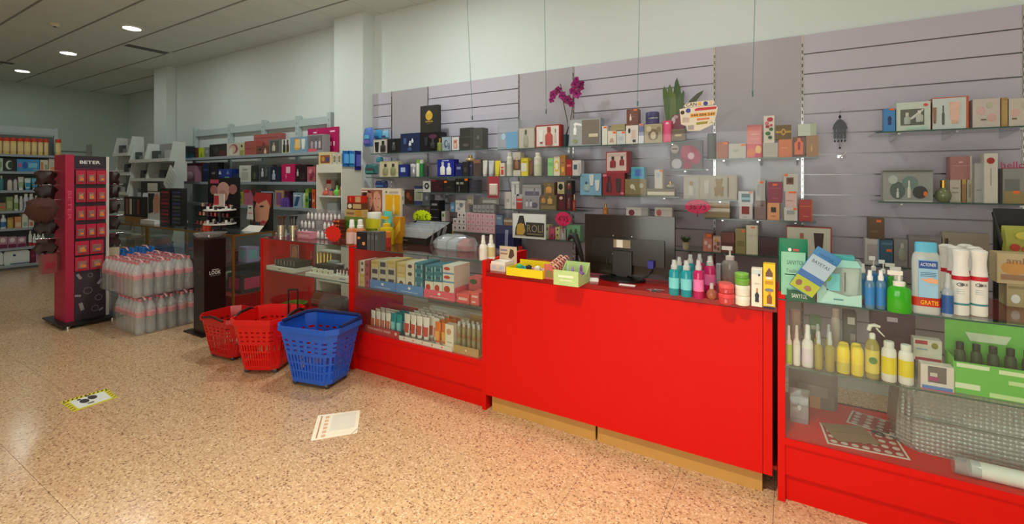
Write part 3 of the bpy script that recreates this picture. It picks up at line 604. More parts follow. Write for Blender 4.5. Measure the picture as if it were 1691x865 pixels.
# --- shelf above the monitor
A = ZS['B2']
bx(A, 958, 993, 286.6, (122, 166, 190), 'pale blue gift set with flacon and two tubes', [('c', .32, .36, .15, .18, (170, 190, 180)), ('b', .3, .2, .22, .42, (150, 180, 180), (60, 90, 110)), ('u', .55, .45, .22, .5, (206, 214, 206), (220, 220, 210)), ('u', .82, .2, .22, .5, (206, 214, 210), (200, 210, 205))])
l1 = bx(A, 995, 1031.5, 285.7, (140, 22, 36), 'crimson gift set with dark bottle and tube', [('b', .3, .15, .24, .7, (70, 30, 40), (60, 20, 20)), ('u', .72, .15, .24, .6, (60, 40, 40), (50, 30, 30)), ('c', .1, .9, .1, .06, (206, 120, 130)), ('c', .9, .1, .08, .05, (206, 120, 130))])
bx(A, 1000.5, 1040, 250, (160, 40, 50), 'red framed white gift set with two red flacons', [('r', .04, .1, .86, .95, (214, 190, 182)), ('b', .3, .25, .25, .52, (140, 36, 44), (60, 30, 30)), ('b', .68, .35, .2, .42, (140, 40, 44), (60, 40, 40)), ('r', .9, 0, 1, 1, (120, 26, 36))], on=l1)
l2 = bx(A, 1032, 1067, 295.5, (128, 110, 62), 'khaki gold carton with a silver insect emblem', [('c', .35, .55, .1, .14, (206, 200, 176)), ('c', .78, .6, .1, .14, (170, 160, 126)), ('p', [(.42, .4), (.5, .3), (.46, .6)], (206, 200, 176)), ('r', .03, .05, .97, .1, (100, 86, 46))], d=.09)
bx(A, 1042, 1064, 276, (36, 150, 176), 'turquoise carton on the khaki gold carton', [('r', .3, .25, .8, .8, (30, 96, 180)), ('r', 0, .9, 1, 1, (60, 170, 190))], on=l2)
l3 = bx(A, 1068, 1114.5, 311.5, (108, 96, 66), 'long flat carton with a white front band', [('r', .02, .15, .98, .6, (216, 204, 176))], d=.09)
bx(A, 1081, 1096, 280, (206, 200, 184), 'white upright carton with orange sticker on the long flat carton', [('r', .55, .88, .95, .98, ORG), ('r', .2, .6, .6, .85, (176, 190, 206)), ('r', .86, 0, 1, 1, (150, 120, 76))], on=l3)
vessel(A, 1098, 1113, 299, 'globe', mat((170, 160, 130), .15), 'little crystal flacon with gold top on the long flat carton', cap=GOLD, on=l3)
A = ZS['B3']
t = bx(A, 1128.5, 1217, 289.7, (176, 164, 140), 'wide clear gift set with a golden teddy bear', [('r', .02, .04, .29, .95, (186, 182, 170)), ('r', .33, .04, .96, .95, (186, 176, 156)), ('c', .68, .40, .085, .22, (150, 120, 64), 'shown_bear'), ('c', .68, .70, .065, .15, (156, 126, 70), 'shown_bear'), ('c', .63, .82, .025, .06, (150, 120, 64), 'shown_bear'), ('c', .73, .82, .025, .06, (150, 120, 64), 'shown_bear'), ('c', .61, .45, .03, .08, (150, 120, 64), 'shown_bear'), ('c', .75, .45, .03, .08, (150, 120, 64), 'shown_bear'), ('c', .63, .22, .035, .1, (140, 112, 60), 'shown_bear'), ('c', .73, .22, .035, .1, (140, 112, 60), 'shown_bear'), ('u', .45, .15, .1, .65, (206, 200, 186), (190, 180, 160)), ('r', .83, .1, .86, .92, (130, 96, 50)), ('b', .15, .15, .12, .6, (200, 196, 180), (170, 140, 80))], d=.08)
# --- dark colognes behind the face poster
A = ZS['C1']
bx(A, 698.5, 711, 299, (206, 204, 200), 'white cube carton with a black ring', [('c', .5, .55, .3, .3, (40, 40, 44)), ('c', .5, .55, .14, .14, (206, 204, 200))])
bx(A, 711.5, 732, 297, (56, 22, 30), 'dark maroon cologne carton', [('r', .3, .4, .7, .5, (96, 50, 56)), ('r', 0, .85, .4, 1, (120, 30, 36))])
bx(A, 732.5, 751, 298, (34, 30, 30), 'matt black cologne carton with orange sticker', [('r', .05, .8, .3, .98, ORG), ('r', .3, .4, .7, .5, (66, 56, 52))])
bx(A, 751.5, 773, 295, (26, 24, 22), 'black carton with two pale logos and orange sticker', [('r', .1, .6, .3, .75, (170, 164, 150)), ('r', .4, .6, .65, .75, (150, 146, 136)), ('r', .75, .85, .98, 1, ORG), ('r', .3, .05, .34, .5, (120, 116, 104))])
bx(A, 774, 788.6, 297, (36, 36, 52), 'blue black carton at the end', [('r', .3, .5, .7, .56, (80, 80, 110))])
A = ZS['C0']
bx(A, 662, 667.5, 315, (206, 200, 186), 'thin white carton', [('r', .3, .3, .7, .6, (80, 100, 80))])
bx(A, 668, 683, 313, (70, 40, 30), 'brown carton with copper flowers', [('c', .4, .6, .2, .2, (150, 80, 50)), ('c', .65, .4, .16, .16, (120, 60, 40))])
bx(A, 684, 698, 307, (176, 176, 160), 'cream carton with a blue lid band', [('r', 0, .85, 1, 1, (46, 52, 100)), ('r', .2, .3, .8, .7, (150, 156, 130)), ('r', 0, 0, 1, .2, (60, 66, 110))])
bx(A, 699, 710, 318, (96, 100, 104), 'small grey metallic carton', [('r', .3, .4, .7, .7, (140, 144, 148))])
# --- shelf above the white framed sign
A = ZS['C2']
bx(A, 833, 844, 317, (204, 196, 186), 'white slim carton with faint text', [('r', .3, .4, .7, .6, (170, 166, 160))])
l1 = bx(A, 844.4, 852.5, 323.6, (206, 196, 190), 'short white carton', [('r', .3, .3, .7, .5, (170, 160, 160))])
bx(A, 844.6, 857, 299.6, (216, 212, 206), 'white carton with a pale stripe on a short white carton', [('r', .4, .1, .6, .8, (150, 150, 150)), ('r', 0, .8, 1, .86, (176, 176, 176))], on=l1)
bx(A, 853, 862.7, 320.5, (186, 176, 170), 'carton with a red lower half', [('r', 0, 0, 1, .45, (176, 40, 40)), ('r', 0, .55, 1, .7, (196, 60, 56))])
l1 = bx(A, 863.2, 891, 325, (150, 144, 148), 'grey lilac gift box with pale bottles', [('b', .25, .2, .15, .6, (196, 190, 190), (110, 100, 110)), ('b', .5, .2, .15, .6, (196, 190, 190), (110, 100, 110)), ('c', .7, .35, .2, .22, (86, 80, 100))])
bx(A, 862.4, 893.5, 305, (160, 156, 158), 'grey lilac gift box with a dark emblem stacked on its twin', [('r', .15, .1, .9, .45, (96, 88, 106)), ('b', .65, .2, .12, .5, (120, 110, 130), (76, 70, 84)), ('r', .05, .8, .95, .9, (180, 176, 176))], on=l1)
l2 = bx(A, 892, 919.5, 322, (104, 86, 46), 'olive gold gift box with amber flacons', [('b', .2, .45, .24, .5, (190, 130, 60), (120, 80, 40)), ('b', .6, .4, .3, .55, (196, 150, 70), (150, 110, 50)), ('r', .05, .06, .95, .3, (126, 106, 60))])
bx(A, 898, 915, 301, (120, 96, 56), 'amber carton with glowing flacon on the olive gold box', [('b', .5, .15, .6, .75, (206, 140, 50), (150, 120, 60))], on=l2)
l3 = bx(A, 920, 934.5, 320, (66, 24, 24), 'dark red carton with white spot', [('c', .45, .75, .2, .1, (206, 176, 160)), ('r', .2, .1, .8, .6, (90, 20, 26))])
bx(A, 920.5, 931.5, 300.5, (206, 190, 150), 'cream carton with a black flacon', [('c', .5, .6, .35, .28, (36, 34, 30)), ('r', .1, .05, .9, .3, (170, 160, 110))], on=l3)
l3 = bx(A, 935, 943.5, 320, (70, 20, 26), 'slim wine red carton', [('b', .5, .15, .5, .6, (120, 40, 40), (150, 110, 80))])
bx(A, 935.2, 944, 298, (50, 40, 38), 'black carton with a red apple shaped flacon', [('c', .5, .55, .3, .22, (150, 50, 50)), ('c', .5, .72, .16, .1, (170, 150, 120))], on=l3)
vessel(A, 944.3, 950, 321, 'perf', mat((150, 50, 40), .15), 'small ruby red flacon', cap=GOLD)
# --- white cartons shelf
A = ZS['C3']
prev = None
for q, (yt, c, lab) in enumerate(((350.5, (150, 126, 84), 'lowest tan carton in the flat stack'), (344, (216, 204, 190), 'lower white carton in the flat stack'), (336, (176, 146, 106), 'upper tan carton in the flat stack'), (329.5, (206, 196, 180), 'top white carton in the flat stack'))):
    prev = bx(A, 1166 if q % 2 else 1164, 1205, yt, c, lab, [('r', .03, .1, .97, .2, (130, 110, 80))], on=prev, d=.12)
l1 = bx(A, 1220.6, 1243, 336, (206, 200, 194), 'white carton with a dark red square', [('r', .18, .3, .76, .82, (140, 40, 36)), ('r', .3, .1, .6, .14, (150, 146, 140))])
bx(A, 1219, 1244, 316, (206, 206, 204), 'white carton with a teal landscape square', [('r', .22, .12, .8, .8, (60, 100, 110)), ('r', .22, .3, .8, .5, (140, 190, 196)), ('r', .7, .84, .95, .98, ORG)], on=l1)
l1 = bx(A, 1246, 1265, 331, (128, 98, 90), 'mauve brown carton', [('r', .2, .7, .8, .78, (90, 66, 60))])
bx(A, 1247.5, 1264, 297.5, (176, 172, 166), 'silver patterned carton with orange sticker', [('r', .4, .84, .8, .95, ORG), ('r', .15, .2, .45, .8, (150, 150, 146))], on=l1)
l1 = bx(A, 1267, 1287.5, 335, (222, 150, 96), 'apricot carton with a black square', [('r', .3, .45, .72, .75, (50, 40, 34)), ('r', .3, .2, .7, .26, (180, 110, 60))])
bx(A, 1268, 1292, 300.5, (140, 28, 56), 'crimson carton with orange sticker', [('r', .32, .82, .66, .92, ORG), ('r', .1, .68, .9, .71, (190, 90, 110)), ('r', .3, .2, .7, .24, (190, 90, 110))], on=l1)
l1 = bx(A, 1294.5, 1317, 342, (206, 200, 190), 'white carton with a grey label at the bottom of its stack', [('r', .2, .45, .8, .75, (160, 160, 160)), ('r', .7, .8, .98, .96, ORG)])
l1 = bx(A, 1296.5, 1316, 316, (216, 180, 170), 'pale pink carton with orange sticker in the middle of its stack', [('r', .3, .88, .95, 1, ORG), ('r', .1, .4, .7, .44, (190, 120, 116))], on=l1)
bx(A, 1293.5, 1318, 287, (196, 190, 180), 'white carton with a brown picture on top of its stack', [('r', .2, .4, .7, .8, (120, 80, 50)), ('r', .3, .48, .6, .72, (90, 56, 40)), ('r', .05, .88, .3, .99, ORG)], on=l1)
bx(A, 1319.5, 1342, 330, (166, 34, 22), 'red carton with a thin gold line', [('r', .05, .68, .9, .71, (206, 120, 60)), ('r', .3, .2, .7, .24, (206, 130, 80)), ('r', .92, 0, 1, 1, (190, 100, 50))])
# --- behind the monitor
A = ZS['C4']
bx(A, 1034, 1070, 343, (206, 200, 194), 'white carton with a dark red apple', [('c', .25, .45, .14, .34, (120, 30, 46)), ('r', .7, .0, 1, 1, (170, 166, 164))], d=.06)
bx(A, 1081, 1110, 343, (206, 200, 194), 'white carton with a pale red apple', [('c', .25, .5, .15, .32, (190, 100, 96))], d=.06)
vessel(A, 994, 1003, 336, 'perf', mat((170, 110, 60), .15), 'small amber flacon with gold cap', cap=GOLD)
# --- small pink cartons
A = ZS['D1']
gp = 'small pink cartons stacked in a block'
cw = (PX(817, A.Y)-PX(770, A.Y))/6; xb0 = PX(770, A.Y)
hz = (PZ(790, 352, A.Y)-A.z)/3
def pinkbox(x, z, wdt, white):
    return carton('small white carton with dark dots stacked left of the pink cartons' if white else 'small pale pink carton stacked in a block on the glass shelf', x, x+wdt, A.Y, z, z+hz, .09, (214, 204, 204) if white else (214, 168, 172),
        [('c', .5, .55, .16, .2, (90, 60, 64) if white else (190, 120, 130)), ('r', .15, .1, .85, .2, (190, 170, 170))], name='small_carton', group='small white cartons with dots' if white else gp)
w0 = None; p0 = None
for r in range(3):
    for c in range(6):
        if p0 is None: p0 = pinkbox(xb0, A.z, cw, False)
        else: dup(p0, (xb0+cw*(c+.5), A.Y+.045, A.z+r*(hz+.0008)))
xw0 = PX(741, A.Y); ww = (PX(769.5, A.Y)-xw0)/4
for r, n_ in ((0, 4), (1, 3), (2, 2)):
    for c in range(n_):
        if w0 is None: w0 = pinkbox(xw0, A.z, ww, True)
        else: dup(w0, (xw0+ww*((c+4-n_)+.5), A.Y+.045, A.z+r*(hz+.0008)))
pz = A.z+3*(hz+.0008)
class _o: pass
def onz(z):
    o = _o(); o.name = '_z%f' % z; TOP[o.name] = z; return o
l1 = bx(A, 780, 817, 351, (30, 26, 26), 'black tray on the block of pink cartons', [('c', .5, .5, .04, .2, (150, 140, 130))], on=onz(pz), name='card_tray', cat='tray')
for q in range(5):
    a = 781+q*7.1
    bx(A, a, a+6.6, 338, (150, 146, 146), 'grey card pack standing in the black tray', [('r', .2, .3, .8, .5, (110, 106, 110))], on=l1, d=.04, group='grey card packs in the black tray', name='card_pack')
bx(A, 752, 768, 331, (206, 200, 194), 'white carton with grey print above the dotted cartons', [('c', .6, .6, .2, .2, (120, 120, 130)), ('r', .2, .2, .5, .4, (160, 160, 170))], on=onz(A.z+3*(hz+.0008)))
bx(A, 743.5, 751, 334, (96, 136, 170), 'sky blue soft pack above the dotted cartons', [('r', .2, .3, .8, .6, (150, 180, 200))], on=onz(A.z+3*(hz+.0008)), d=.04)
bx(A, 729, 735, 349, (214, 206, 200), 'slim white carton with green leaf beside the dotted cartons', [('c', .5, .8, .3, .08, (60, 140, 60)), ('c', .5, .4, .25, .06, (60, 60, 60))])
bx(A, 735.3, 740.3, 366, (110, 50, 44), 'slim brown carton beside the dotted cartons', [('c', .5, .5, .3, .2, (206, 170, 150))])
bx(A, 710, 725, 331, (24, 22, 24), 'black dispenser tower of boxed razors', [('r', .1, .62, .9, .66, (90, 90, 94)), ('r', .1, .3, .9, .34, (90, 90, 94)), ('r', .2, .8, .8, .88, (150, 150, 150))], dy=-.02, d=.1, yb=372, name='dispenser_tower', cat='display')
for q, (x0, x1, y0, y1, c, lab) in enumerate(((771, 782, 323, 338, (176, 170, 150), 'beige blister card hanging between the shelves'), (727, 733, 322, 334, (120, 120, 124), 'grey blister card hanging behind the black dispenser'), (735, 741, 322, 336, (90, 100, 106), 'slate blister card hanging above the dotted cartons'), (793, 824, 327, 337, (140, 134, 126), 'wide grey blister strip hanging above the grey card packs'), (806, 824, 291, 327, (166, 34, 50), 'red pouch hanging in front of the shelf of sun creams'))):
    Y = 3.72 if q == 4 else 3.86
    a, b, z1, z0 = PX(x0, Y), PX(x1, Y), PZ((x0+x1)/2, y0, Y), PZ((x0+x1)/2, y1, Y)
    t = thing('blister_card', lab, 'hanging pack', ((a+b)/2, Y, z0)); ww_ = b-a; hh = z1-z0
    MB().box(-ww_/2, ww_/2, -.001, .001, 0, hh).build('backing_card', c, t)
    MB().loft([[(-ww_*.38, -.001, hh*.12), (ww_*.38, -.001, hh*.12), (ww_*.38, -.001, hh*.66), (-ww_*.38, -.001, hh*.66)], [(-ww_*.3, -.014, hh*.18), (ww_*.3, -.014, hh*.18), (ww_*.3, -.014, hh*.6), (-ww_*.3, -.014, hh*.6)]]).build('blister', (226, 206, 190) if q == 4 else tuple(min(255, v+40) for v in c), t)
    MB().tube([(0, -.02, hh*.93), (0, FACE-Y-.002, hh*.93)], .0022, 5).build('hook_rod', CHROME, t, True)
# navy bag-like box and its companions
Y = 3.80
t = thing('navy_display_box', 'navy blue floor display box beside the white framed sign', 'display', (PX(833, Y), Y+.08, .0)); ww_ = PX(848, Y)-PX(818, Y); zt_ = PZ(833, 372, Y)
MB().box(-ww_/2, ww_/2, -.08, .08, 0, zt_).build('carton', (40, 46, 92), t); MB().prism([(-ww_*.05, zt_*.5), (ww_*.12, zt_*.5), (ww_*.22, zt_*.96), (ww_*.05, zt_*.96)], -.083, -.079).build('printed_stripe', (150, 160, 190), t)
TOP[t.name] = zt_
bx(Zone(zt_, Y+.02, .05), 818.5, 830, 353, (110, 140, 170), 'light blue carton standing on the navy display box', [('r', .2, .5, .8, .7, (170, 190, 206)), ('r', 0, .9, 1, 1, (40, 50, 80))], on=t)
bx(Zone(zt_, Y+.02, .05), 832, 846, 361, (150, 110, 80), 'small tan carton standing on the navy display box', [('r', 0, .5, 1, .8, (200, 190, 170))], on=t)
# --- beside the white framed sign
A = ZS['D2']
bx(A, 900.5, 906.5, 371, (196, 180, 130), 'slim tan carton with leaf marks', [('c', .5, .7, .3, .12, (120, 110, 70)), ('r', .1, 0, .9, .5, (190, 190, 170))])
bx(A, 907, 916, 375, (196, 60, 100), 'small raspberry pink carton with dark lid', [('c', .5, .3, .2, .14, (120, 20, 40)), ('r', .3, .94, .9, 1, (60, 40, 60))])
bx(A, 916.8, 924.5, 375.5, (206, 190, 136), 'cream carton with two leaf marks', [('c', .5, .82, .2, .08, (90, 80, 50)), ('c', .5, .35, .22, .09, (100, 90, 56))])
bx(A, 925, 934, 378, (170, 166, 160), 'pearl grey slim carton', [('r', .4, .1, .6, .8, (200, 196, 190))])
bx(A, 936, 958, 372, (110, 160, 120), 'mint green gift box with two leaf prints', [('c', .3, .55, .1, .2, (60, 96, 64)), ('c', .68, .55, .1, .24, (60, 96, 64)), ('r', .5, .1, .95, .35, (170, 190, 90))])
# white framed picture sign
Y = 3.70; a, b = PX(846.5, Y), PX(901, Y); z1, z0 = PZ(874, 353, Y), PZ(874, 389, Y)
t = thing('framed_sign', 'white framed sign with a dark model and golden bottle', 'sign', ((a+b)/2, Y, A.z-.001)); ww_ = b-a; hh = z1-A.z
MB().box(-ww_/2, ww_/2, 0, .012, .0, hh).build('sign_board', (236, 234, 224), t)
MB().box(-ww_*.46, ww_*.46, -.002, 0, hh*.1, hh*.95).build('printed_ground', (244, 242, 234), t)
MB().box(-ww_*.08, ww_*.46, -.004, -.002, hh*.1, hh*.66).build('printed_block', (30, 26, 18), t)
MB().prism([(-ww_*.42, hh*.12), (-ww_*.08, hh*.12), (-ww_*.06, hh*.4), (-ww_*.12, hh*.66), (-ww_*.16, hh*.92), (-ww_*.28, hh*.92), (-ww_*.34, hh*.62), (-ww_*.40, hh*.4)], -.005, -.002).build('printed_hair', (46, 32, 22), t)
MB().prism([(-ww_*.36, hh*.14), (-ww_*.16, hh*.14), (-ww_*.1, hh*.3), (-ww_*.14, hh*.58), (-ww_*.24, hh*.62), (-ww_*.33, hh*.56), (-ww_*.37, hh*.3)], -.007, -.005).build('printed_figure', (206, 160, 50), t)
lettering(t, 'ROLI', ww_*.19, hh*.42, -.0045, ww_*.46, hh*.3, (160, 146, 96)); MB().box(-ww_*.04, ww_*.42, -.0048, -.004, hh*.16, hh*.22).build('printed_line', (120, 104, 60), t)
star_sign('price_star', 'magenta star price sign beside the white framed sign', PX(930, 3.72), 3.72, PZ(930, 385, 3.72), PX(944, 3.72)-PX(916, 3.72), PZ(930, 349, 3.72)-PZ(930, 374, 3.72), (214, 30, 84), "4'95", (90, 10, 40), stem=.06)
star_sign('price_star', 'magenta star price sign under the golden bear gift set', PX(1152, 3.72), 3.72, PZ(1152, 358, 3.72), PX(1175, 3.72)-PX(1129, 3.72), PZ(1152, 329, 3.72)-PZ(1152, 354, 3.72), (226, 40, 96), "36'75", (110, 14, 50), stem=.02)
Y = 3.73; t = thing('price_tag', 'yellow square price tag on the edge of the pink carton shelf', 'price tag', (PX(739, Y), Y, PZ(739, 395, Y))); ww_ = PX(748, Y)-PX(730, Y); hh = PZ(739, 380.5, Y)-PZ(739, 395, Y)
MB().box(-ww_/2, ww_/2, -.001, .001, 0, hh).build('card', (222, 190, 20), t); lettering(t, '1.45€', 0, hh*.32, -.0016, ww_*.72, hh*.3, (40, 34, 10)); MB().box(-ww_*.3, ww_*.3, -.0016, -.001, hh*.7, hh*.76).build('printed_line', (90, 76, 10), t)
MB().box(-ww_*.2, ww_*.2, .001, .012, hh*.7, hh).build('clip', (190, 190, 180), t)
Y = 3.73; t = thing('price_flag', 'small red price flag hanging below the white framed sign', 'price tag', (PX(859, Y), Y, PZ(859, 414, Y))); hh = PZ(859, 396, Y)-PZ(859, 414, Y)
MB().box(-.022, .022, -.001, .001, 0, hh*.45).build('card', (190, 34, 20), t); MB().box(-.004, .004, -.002, .002, hh*.4, hh*1.3).build('hanger', BLACK, t)
# --- tiny plant shelf
A = ZS['D3']
t = thing('tiny_potted_plant', 'tiny green succulent in a cream pot', 'plant', (PX(1131, A.Y), A.Y+.04, A.z)); MB().lathe([(.022, 0), (.028, .055), (.03, .055), (.026, .05)], 12).build('flower_pot', (190, 180, 150), t, True)
for q in range(7):
    an = q*.9; leaf([(0, 0, .05), (.02*math.cos(an), .02*math.sin(an), .075), (.042*math.cos(an), .042*math.sin(an), .092+.012*(q % 2))], .026, 'leaf', (64, 84, 36), t)
l1 = bx(A, 1161, 1176, 394, (214, 130, 110), 'rose carton with white roundels', [('c', .3, .65, .18, .18, (236, 200, 190)), ('c', .7, .4, .18, .18, (236, 200, 190))])
bx(A, 1162, 1175.5, 386, (176, 100, 76), 'small copper carton on the rose carton', [('r', .4, .3, .9, .9, ORG)], on=l1)
bx(A, 1177, 1190.5, 391, (206, 170, 150), 'carton printed with tiny flowers', [('c', .3, .3, .2, .15, (170, 80, 80)), ('c', .7, .55, .2, .15, (140, 90, 90)), ('c', .4, .75, .2, .12, (220, 150, 70)), ('c', .7, .2, .16, .12, (120, 90, 80))])
bx(A, 1191, 1213, 384, (120, 66, 52), 'russet carton with dark band', [('r', 0, .3, 1, .5, (90, 44, 36))])
bx(A, 1214, 1231.5, 377, (150, 136, 84), 'olive gold tall carton with orange sticker', [('r', .6, .84, .95, .94, ORG), ('r', .15, .3, .85, .5, (130, 116, 66))])
bx(A, 1232, 1252, 372, (216, 208, 184), 'tall ivory carton with orange sticker', [('r', .4, .9, .75, .95, ORG), ('r', .9, 0, 1, 1, (190, 180, 150))])
bx(A, 1253, 1284, 393, (70, 36, 40), 'wide wine dark carton', [('r', .1, .5, .9, .54, (96, 60, 60))])
# --- behind the cleaning products
A = ZS['D4']
bx(A, 1298, 1374, 374.5, (150, 44, 40), 'large red edged gift set with a brown tube', [('r', .02, .02, .97, .97, (206, 204, 186)), ('u', .72, .2, .22, .62, (66, 44, 36), (60, 40, 34)), ('b', .35, .2, .18, .6, (190, 180, 160), (180, 110, 90))], d=.06)
l1 = bx(A, 1428.5, 1452.5, 394.5, (196, 194, 190), 'white carton with an orange sticker and blue side', [('r', .4, .3, .75, .42, ORG), ('r', .15, .15, .85, .8, (176, 166, 166)), ('r', .88, 0, 1, 1, (110, 150, 180))])
bx(A, 1434, 1461, 360, (96, 70, 44), 'brown carton with orange sticker stacked on a white carton', [('r', .5, .8, .8, .92, ORG), ('r', .1, .3, .6, .4, (120, 90, 60))], on=l1)
bx(A, 1453, 1475, 397, (56, 96, 120), 'teal carton with orange sticker', [('r', .5, .55, .9, .65, ORG), ('r', .1, .82, .9, .9, (90, 130, 150))])
bx(A, 1476, 1499.5, 395, (140, 140, 136), 'grey window carton with a round clear flacon', [('c', .6, .45, .26, .25, (176, 180, 160)), ('b', .6, .25, .5, .6, (150, 156, 140), (190, 190, 180))])
bx(A, 1500, 1555, 390, (134, 126, 126), 'plain mauve grey gift carton', [('r', .05, .9, .95, .93, (150, 142, 140))], d=.06)
bx(A, 1556, 1634, 385, (156, 146, 128), 'long beige gift carton with a brown seal', [('r', .05, .68, .13, .84, (80, 60, 36)), ('r', .02, .2, .98, .22, (140, 130, 112)), ('r', .02, .5, .98, .52, (140, 130, 112))], d=.06)
# --- right end, upper shelf
A = ZS['R1']
bx(A, 1460, 1478.5, 179, (64, 130, 190), 'sky blue carton with orange sticker and dark figure', [('c', .5, .55, .18, .12, (30, 50, 90)), ('r', .45, .92, .95, .99, ORG), ('r', .35, .3, .65, .5, (30, 60, 110))])
bx(A, 1480, 1537, 168.5, (196, 208, 196), 'mint white window box with a glass flacon', [('r', .12, .2, .82, .76, (96, 100, 90), 'window_recess'), ('b', .32, .24, .2, .4, (170, 180, 170), (206, 206, 196)), ('b', .68, .3, .22, .4, (180, 186, 176), (214, 214, 206)), ('p', [(.3, .36), (.5, .42), (.8, .7), (.78, .76), (.46, .5)], (200, 204, 196)), ('c', .86, .88, .07, .05, (206, 70, 70)), ('r', .3, .06, .9, .14, (170, 206, 190))], d=.09)
bx(A, 1539.5, 1600, 160, (190, 90, 60), 'orange framed pale gift box with a pink tube', [('r', .0, .0, .93, .97, (196, 206, 204)), ('u', .62, .18, .3, .66, (226, 184, 170), (214, 170, 150)), ('b', .3, .15, .08, .6, (90, 90, 90), (70, 70, 70)), ('u', .06, .2, .1, .5, (150, 110, 90), (120, 90, 70))], d=.09)
bx(A, 1606, 1652, 163, (196, 186, 178), 'pale floral gift box with a gold side', [('c', .3, .6, .16, .15, (206, 170, 166)), ('c', .7, .35, .16, .14, (206, 166, 160)), ('c', .6, .78, .1, .1, (180, 180, 160)), ('r', .3, .26, .5, .31, (110, 90, 76))], d=.1)
bx(A, 1653, 1664.5, 161, (160, 130, 74), 'narrow gold carton between two floral gift boxes', [('r', .1, .1, .9, .9, (176, 146, 86))], d=.1)
bx(A, 1665.5, 1720, 161.5, (196, 188, 176), 'pale floral gift box running off the end', [('c', .2, .5, .14, .14, (206, 170, 166)), ('c', .5, .75, .12, .12, (180, 180, 160)), ('r', .1, .26, .25, .31, (110, 90, 76))], d=.1)
# --- right end, lower shelf
A = ZS['R2']
t = bx(A, 1458, 1541, 281, mat((146, 148, 140), .35), 'clear vanity pouch gift with patterned lining', [('c', .3, .35, .16, .28, (86, 100, 92)), ('c', .55, .6, .16, .22, (110, 130, 124)), ('c', .75, .3, .15, .2, (60, 56, 56)), ('c', .2, .7, .1, .14, (180, 186, 176)), ('b', .53, .12, .07, .55, (206, 206, 190), (216, 216, 206)), ('b', .3, .12, .06, .3, (196, 196, 186), (210, 206, 196)), ('c', .85, .25, .04, .08, (226, 110, 40)), ('r', .0, .95, 1, 1, (90, 90, 84), 'zip_strip'), ('r', .02, .0, .98, .04, (180, 180, 172))], name='vanity_pouch', cat='pouch')
vessel(A, 1546, 1575, 297.6, 'globe', mat((120, 126, 90), .12), 'round green perfume bottle with gold cap', cap=GOLD)
l1 = bx(A, 1568.5, 1587, 297, (190, 182, 166), 'cream carton with faint text under the dusty pink carton', [('r', .2, .6, .8, .66, (150, 140, 126)), ('r', .2, .4, .8, .46, (150, 140, 126))], dy=.07)
bx(A, 1588, 1596, 296, (160, 120, 76), 'slim copper carton', [('r', .1, .8, .9, 1, (190, 160, 80))], dy=.07)
l2 = bx(A, 1596.5, 1607, 297, (186, 176, 150), 'slim ivory carton', [('r', .3, .2, .6, .8, (150, 140, 110))], dy=.07)
bx(A, 1569, 1605, 258, (166, 112, 108), 'dusty pink carton lying on cream and copper cartons', [('r', .4, .72, .6, .78, (214, 180, 176)), ('r', .1, .58, .9, .62, (186, 140, 136)), ('r', .92, .0, 1, 1, (196, 190, 170))], on=l1, dy=.07, d=.09)
bx(A, 1609, 1624, 269.6, (166, 164, 160), 'grey white slim carton', [('r', .2, .3, .8, .34, (140, 138, 134))], dy=.02)
bx(A, 1625, 1648, 253, (206, 200, 186), 'tall white carton with a red wax seal', [('c', .48, .85, .3, .065, (160, 40, 34)), ('r', .44, .35, .54, .7, (170, 160, 146))])
bx(A, 1656, 1712, 278, (140, 140, 136), 'window gift box with magenta lettering', [('r', .05, .3, .5, .7, (110, 112, 108)), ('r', .02, .0, .9, .35, (150, 130, 86)), ('r', .3, .28, .5, .36, ORG)], d=.09)
t = thing('gift_lettering', 'magenta cursive topper on the window gift box', 'gift topper', (PX(1676, 3.8), 3.83, PZ(1676, 278, 3.79)+.001)); ww_ = .10
lettering(t, 'hello', 0, .02, 0, .1, .04, (186, 30, 90)); MB().box(-.05, .05, .0005, .003, 0, .004).build('base_strip', (186, 30, 90), t)
# hanging ornament
Y = 4.02; t = thing('hanging_ornament', 'dark metal hand-shaped ornament hanging on a slat hook', 'ornament', (PX(1387, Y), Y, PZ(1387, 246, Y))); zz = lambda py: PZ(1387, py, Y)-PZ(1387, 246, Y); IR = mat((70, 72, 78), .35, .7)
MB().tube([(.03, FACE-Y-.001, zz(178)), (.0, -.02, zz(184)), (0, -.004, zz(187))], .0025, 5).build('hook', CHROME, t, True)
pl = MB(); r1_ = zz(207)-zz(229); pl.prism([(-.045, zz(213)), (.045, zz(213)), (.036, zz(205)), (.018, zz(199)), (.0, zz(196)), (-.018, zz(199)), (-.036, zz(205))], -.004, .004); pl.build('upper_plate', IR, t)
for xx in (-.03, -.01, .01, .03): MB().box(xx-.007, xx+.007, -.003, .003, zz(229), zz(212.5)).build('dangling_bar', IR, t)
for xx in (-.03, -.01, .01, .03): MB().lathe([(.001, zz(235)), (.006, zz(232.5)), (.001, zz(230))], 6, xx).build('bead', IR, t, True)
MB().box(-.0015, .0015, -.0015, .0015, zz(243), zz(229)).build('chain', IR, t); MB().lathe([(.001, 0), (.009, .008), (.001, .016)], 8).build('bead', IR, t, True); MB().lathe([(.001, zz(196)), (.01, zz(193)), (.001, zz(189))], 8).build('bead', IR, t, True)
t = thing('slat_hook', 'bare chrome hook in the slat below the hanging ornament', 'hook', (PX(1388, Y), FACE-.001, PZ(1388, 258, Y))); MB().tube([(0, 0, 0), (0, -.05, -.01), (.03, -.06, .03)], .003, 6).build('rod', CHROME, t, True); MB().box(-.015, .015, -.002, 0, -.01, .01).build('hook_plate', CHROME, t)
# ================================================================== goods standing on the counter and on the glass tops
def gz(px, py, z, place='', d=.06): return Zone(z, PF(px, py, z)[1], d, place)
CZ = CT_Z+.0005; TZ1 = .9735; TZ4 = .9495
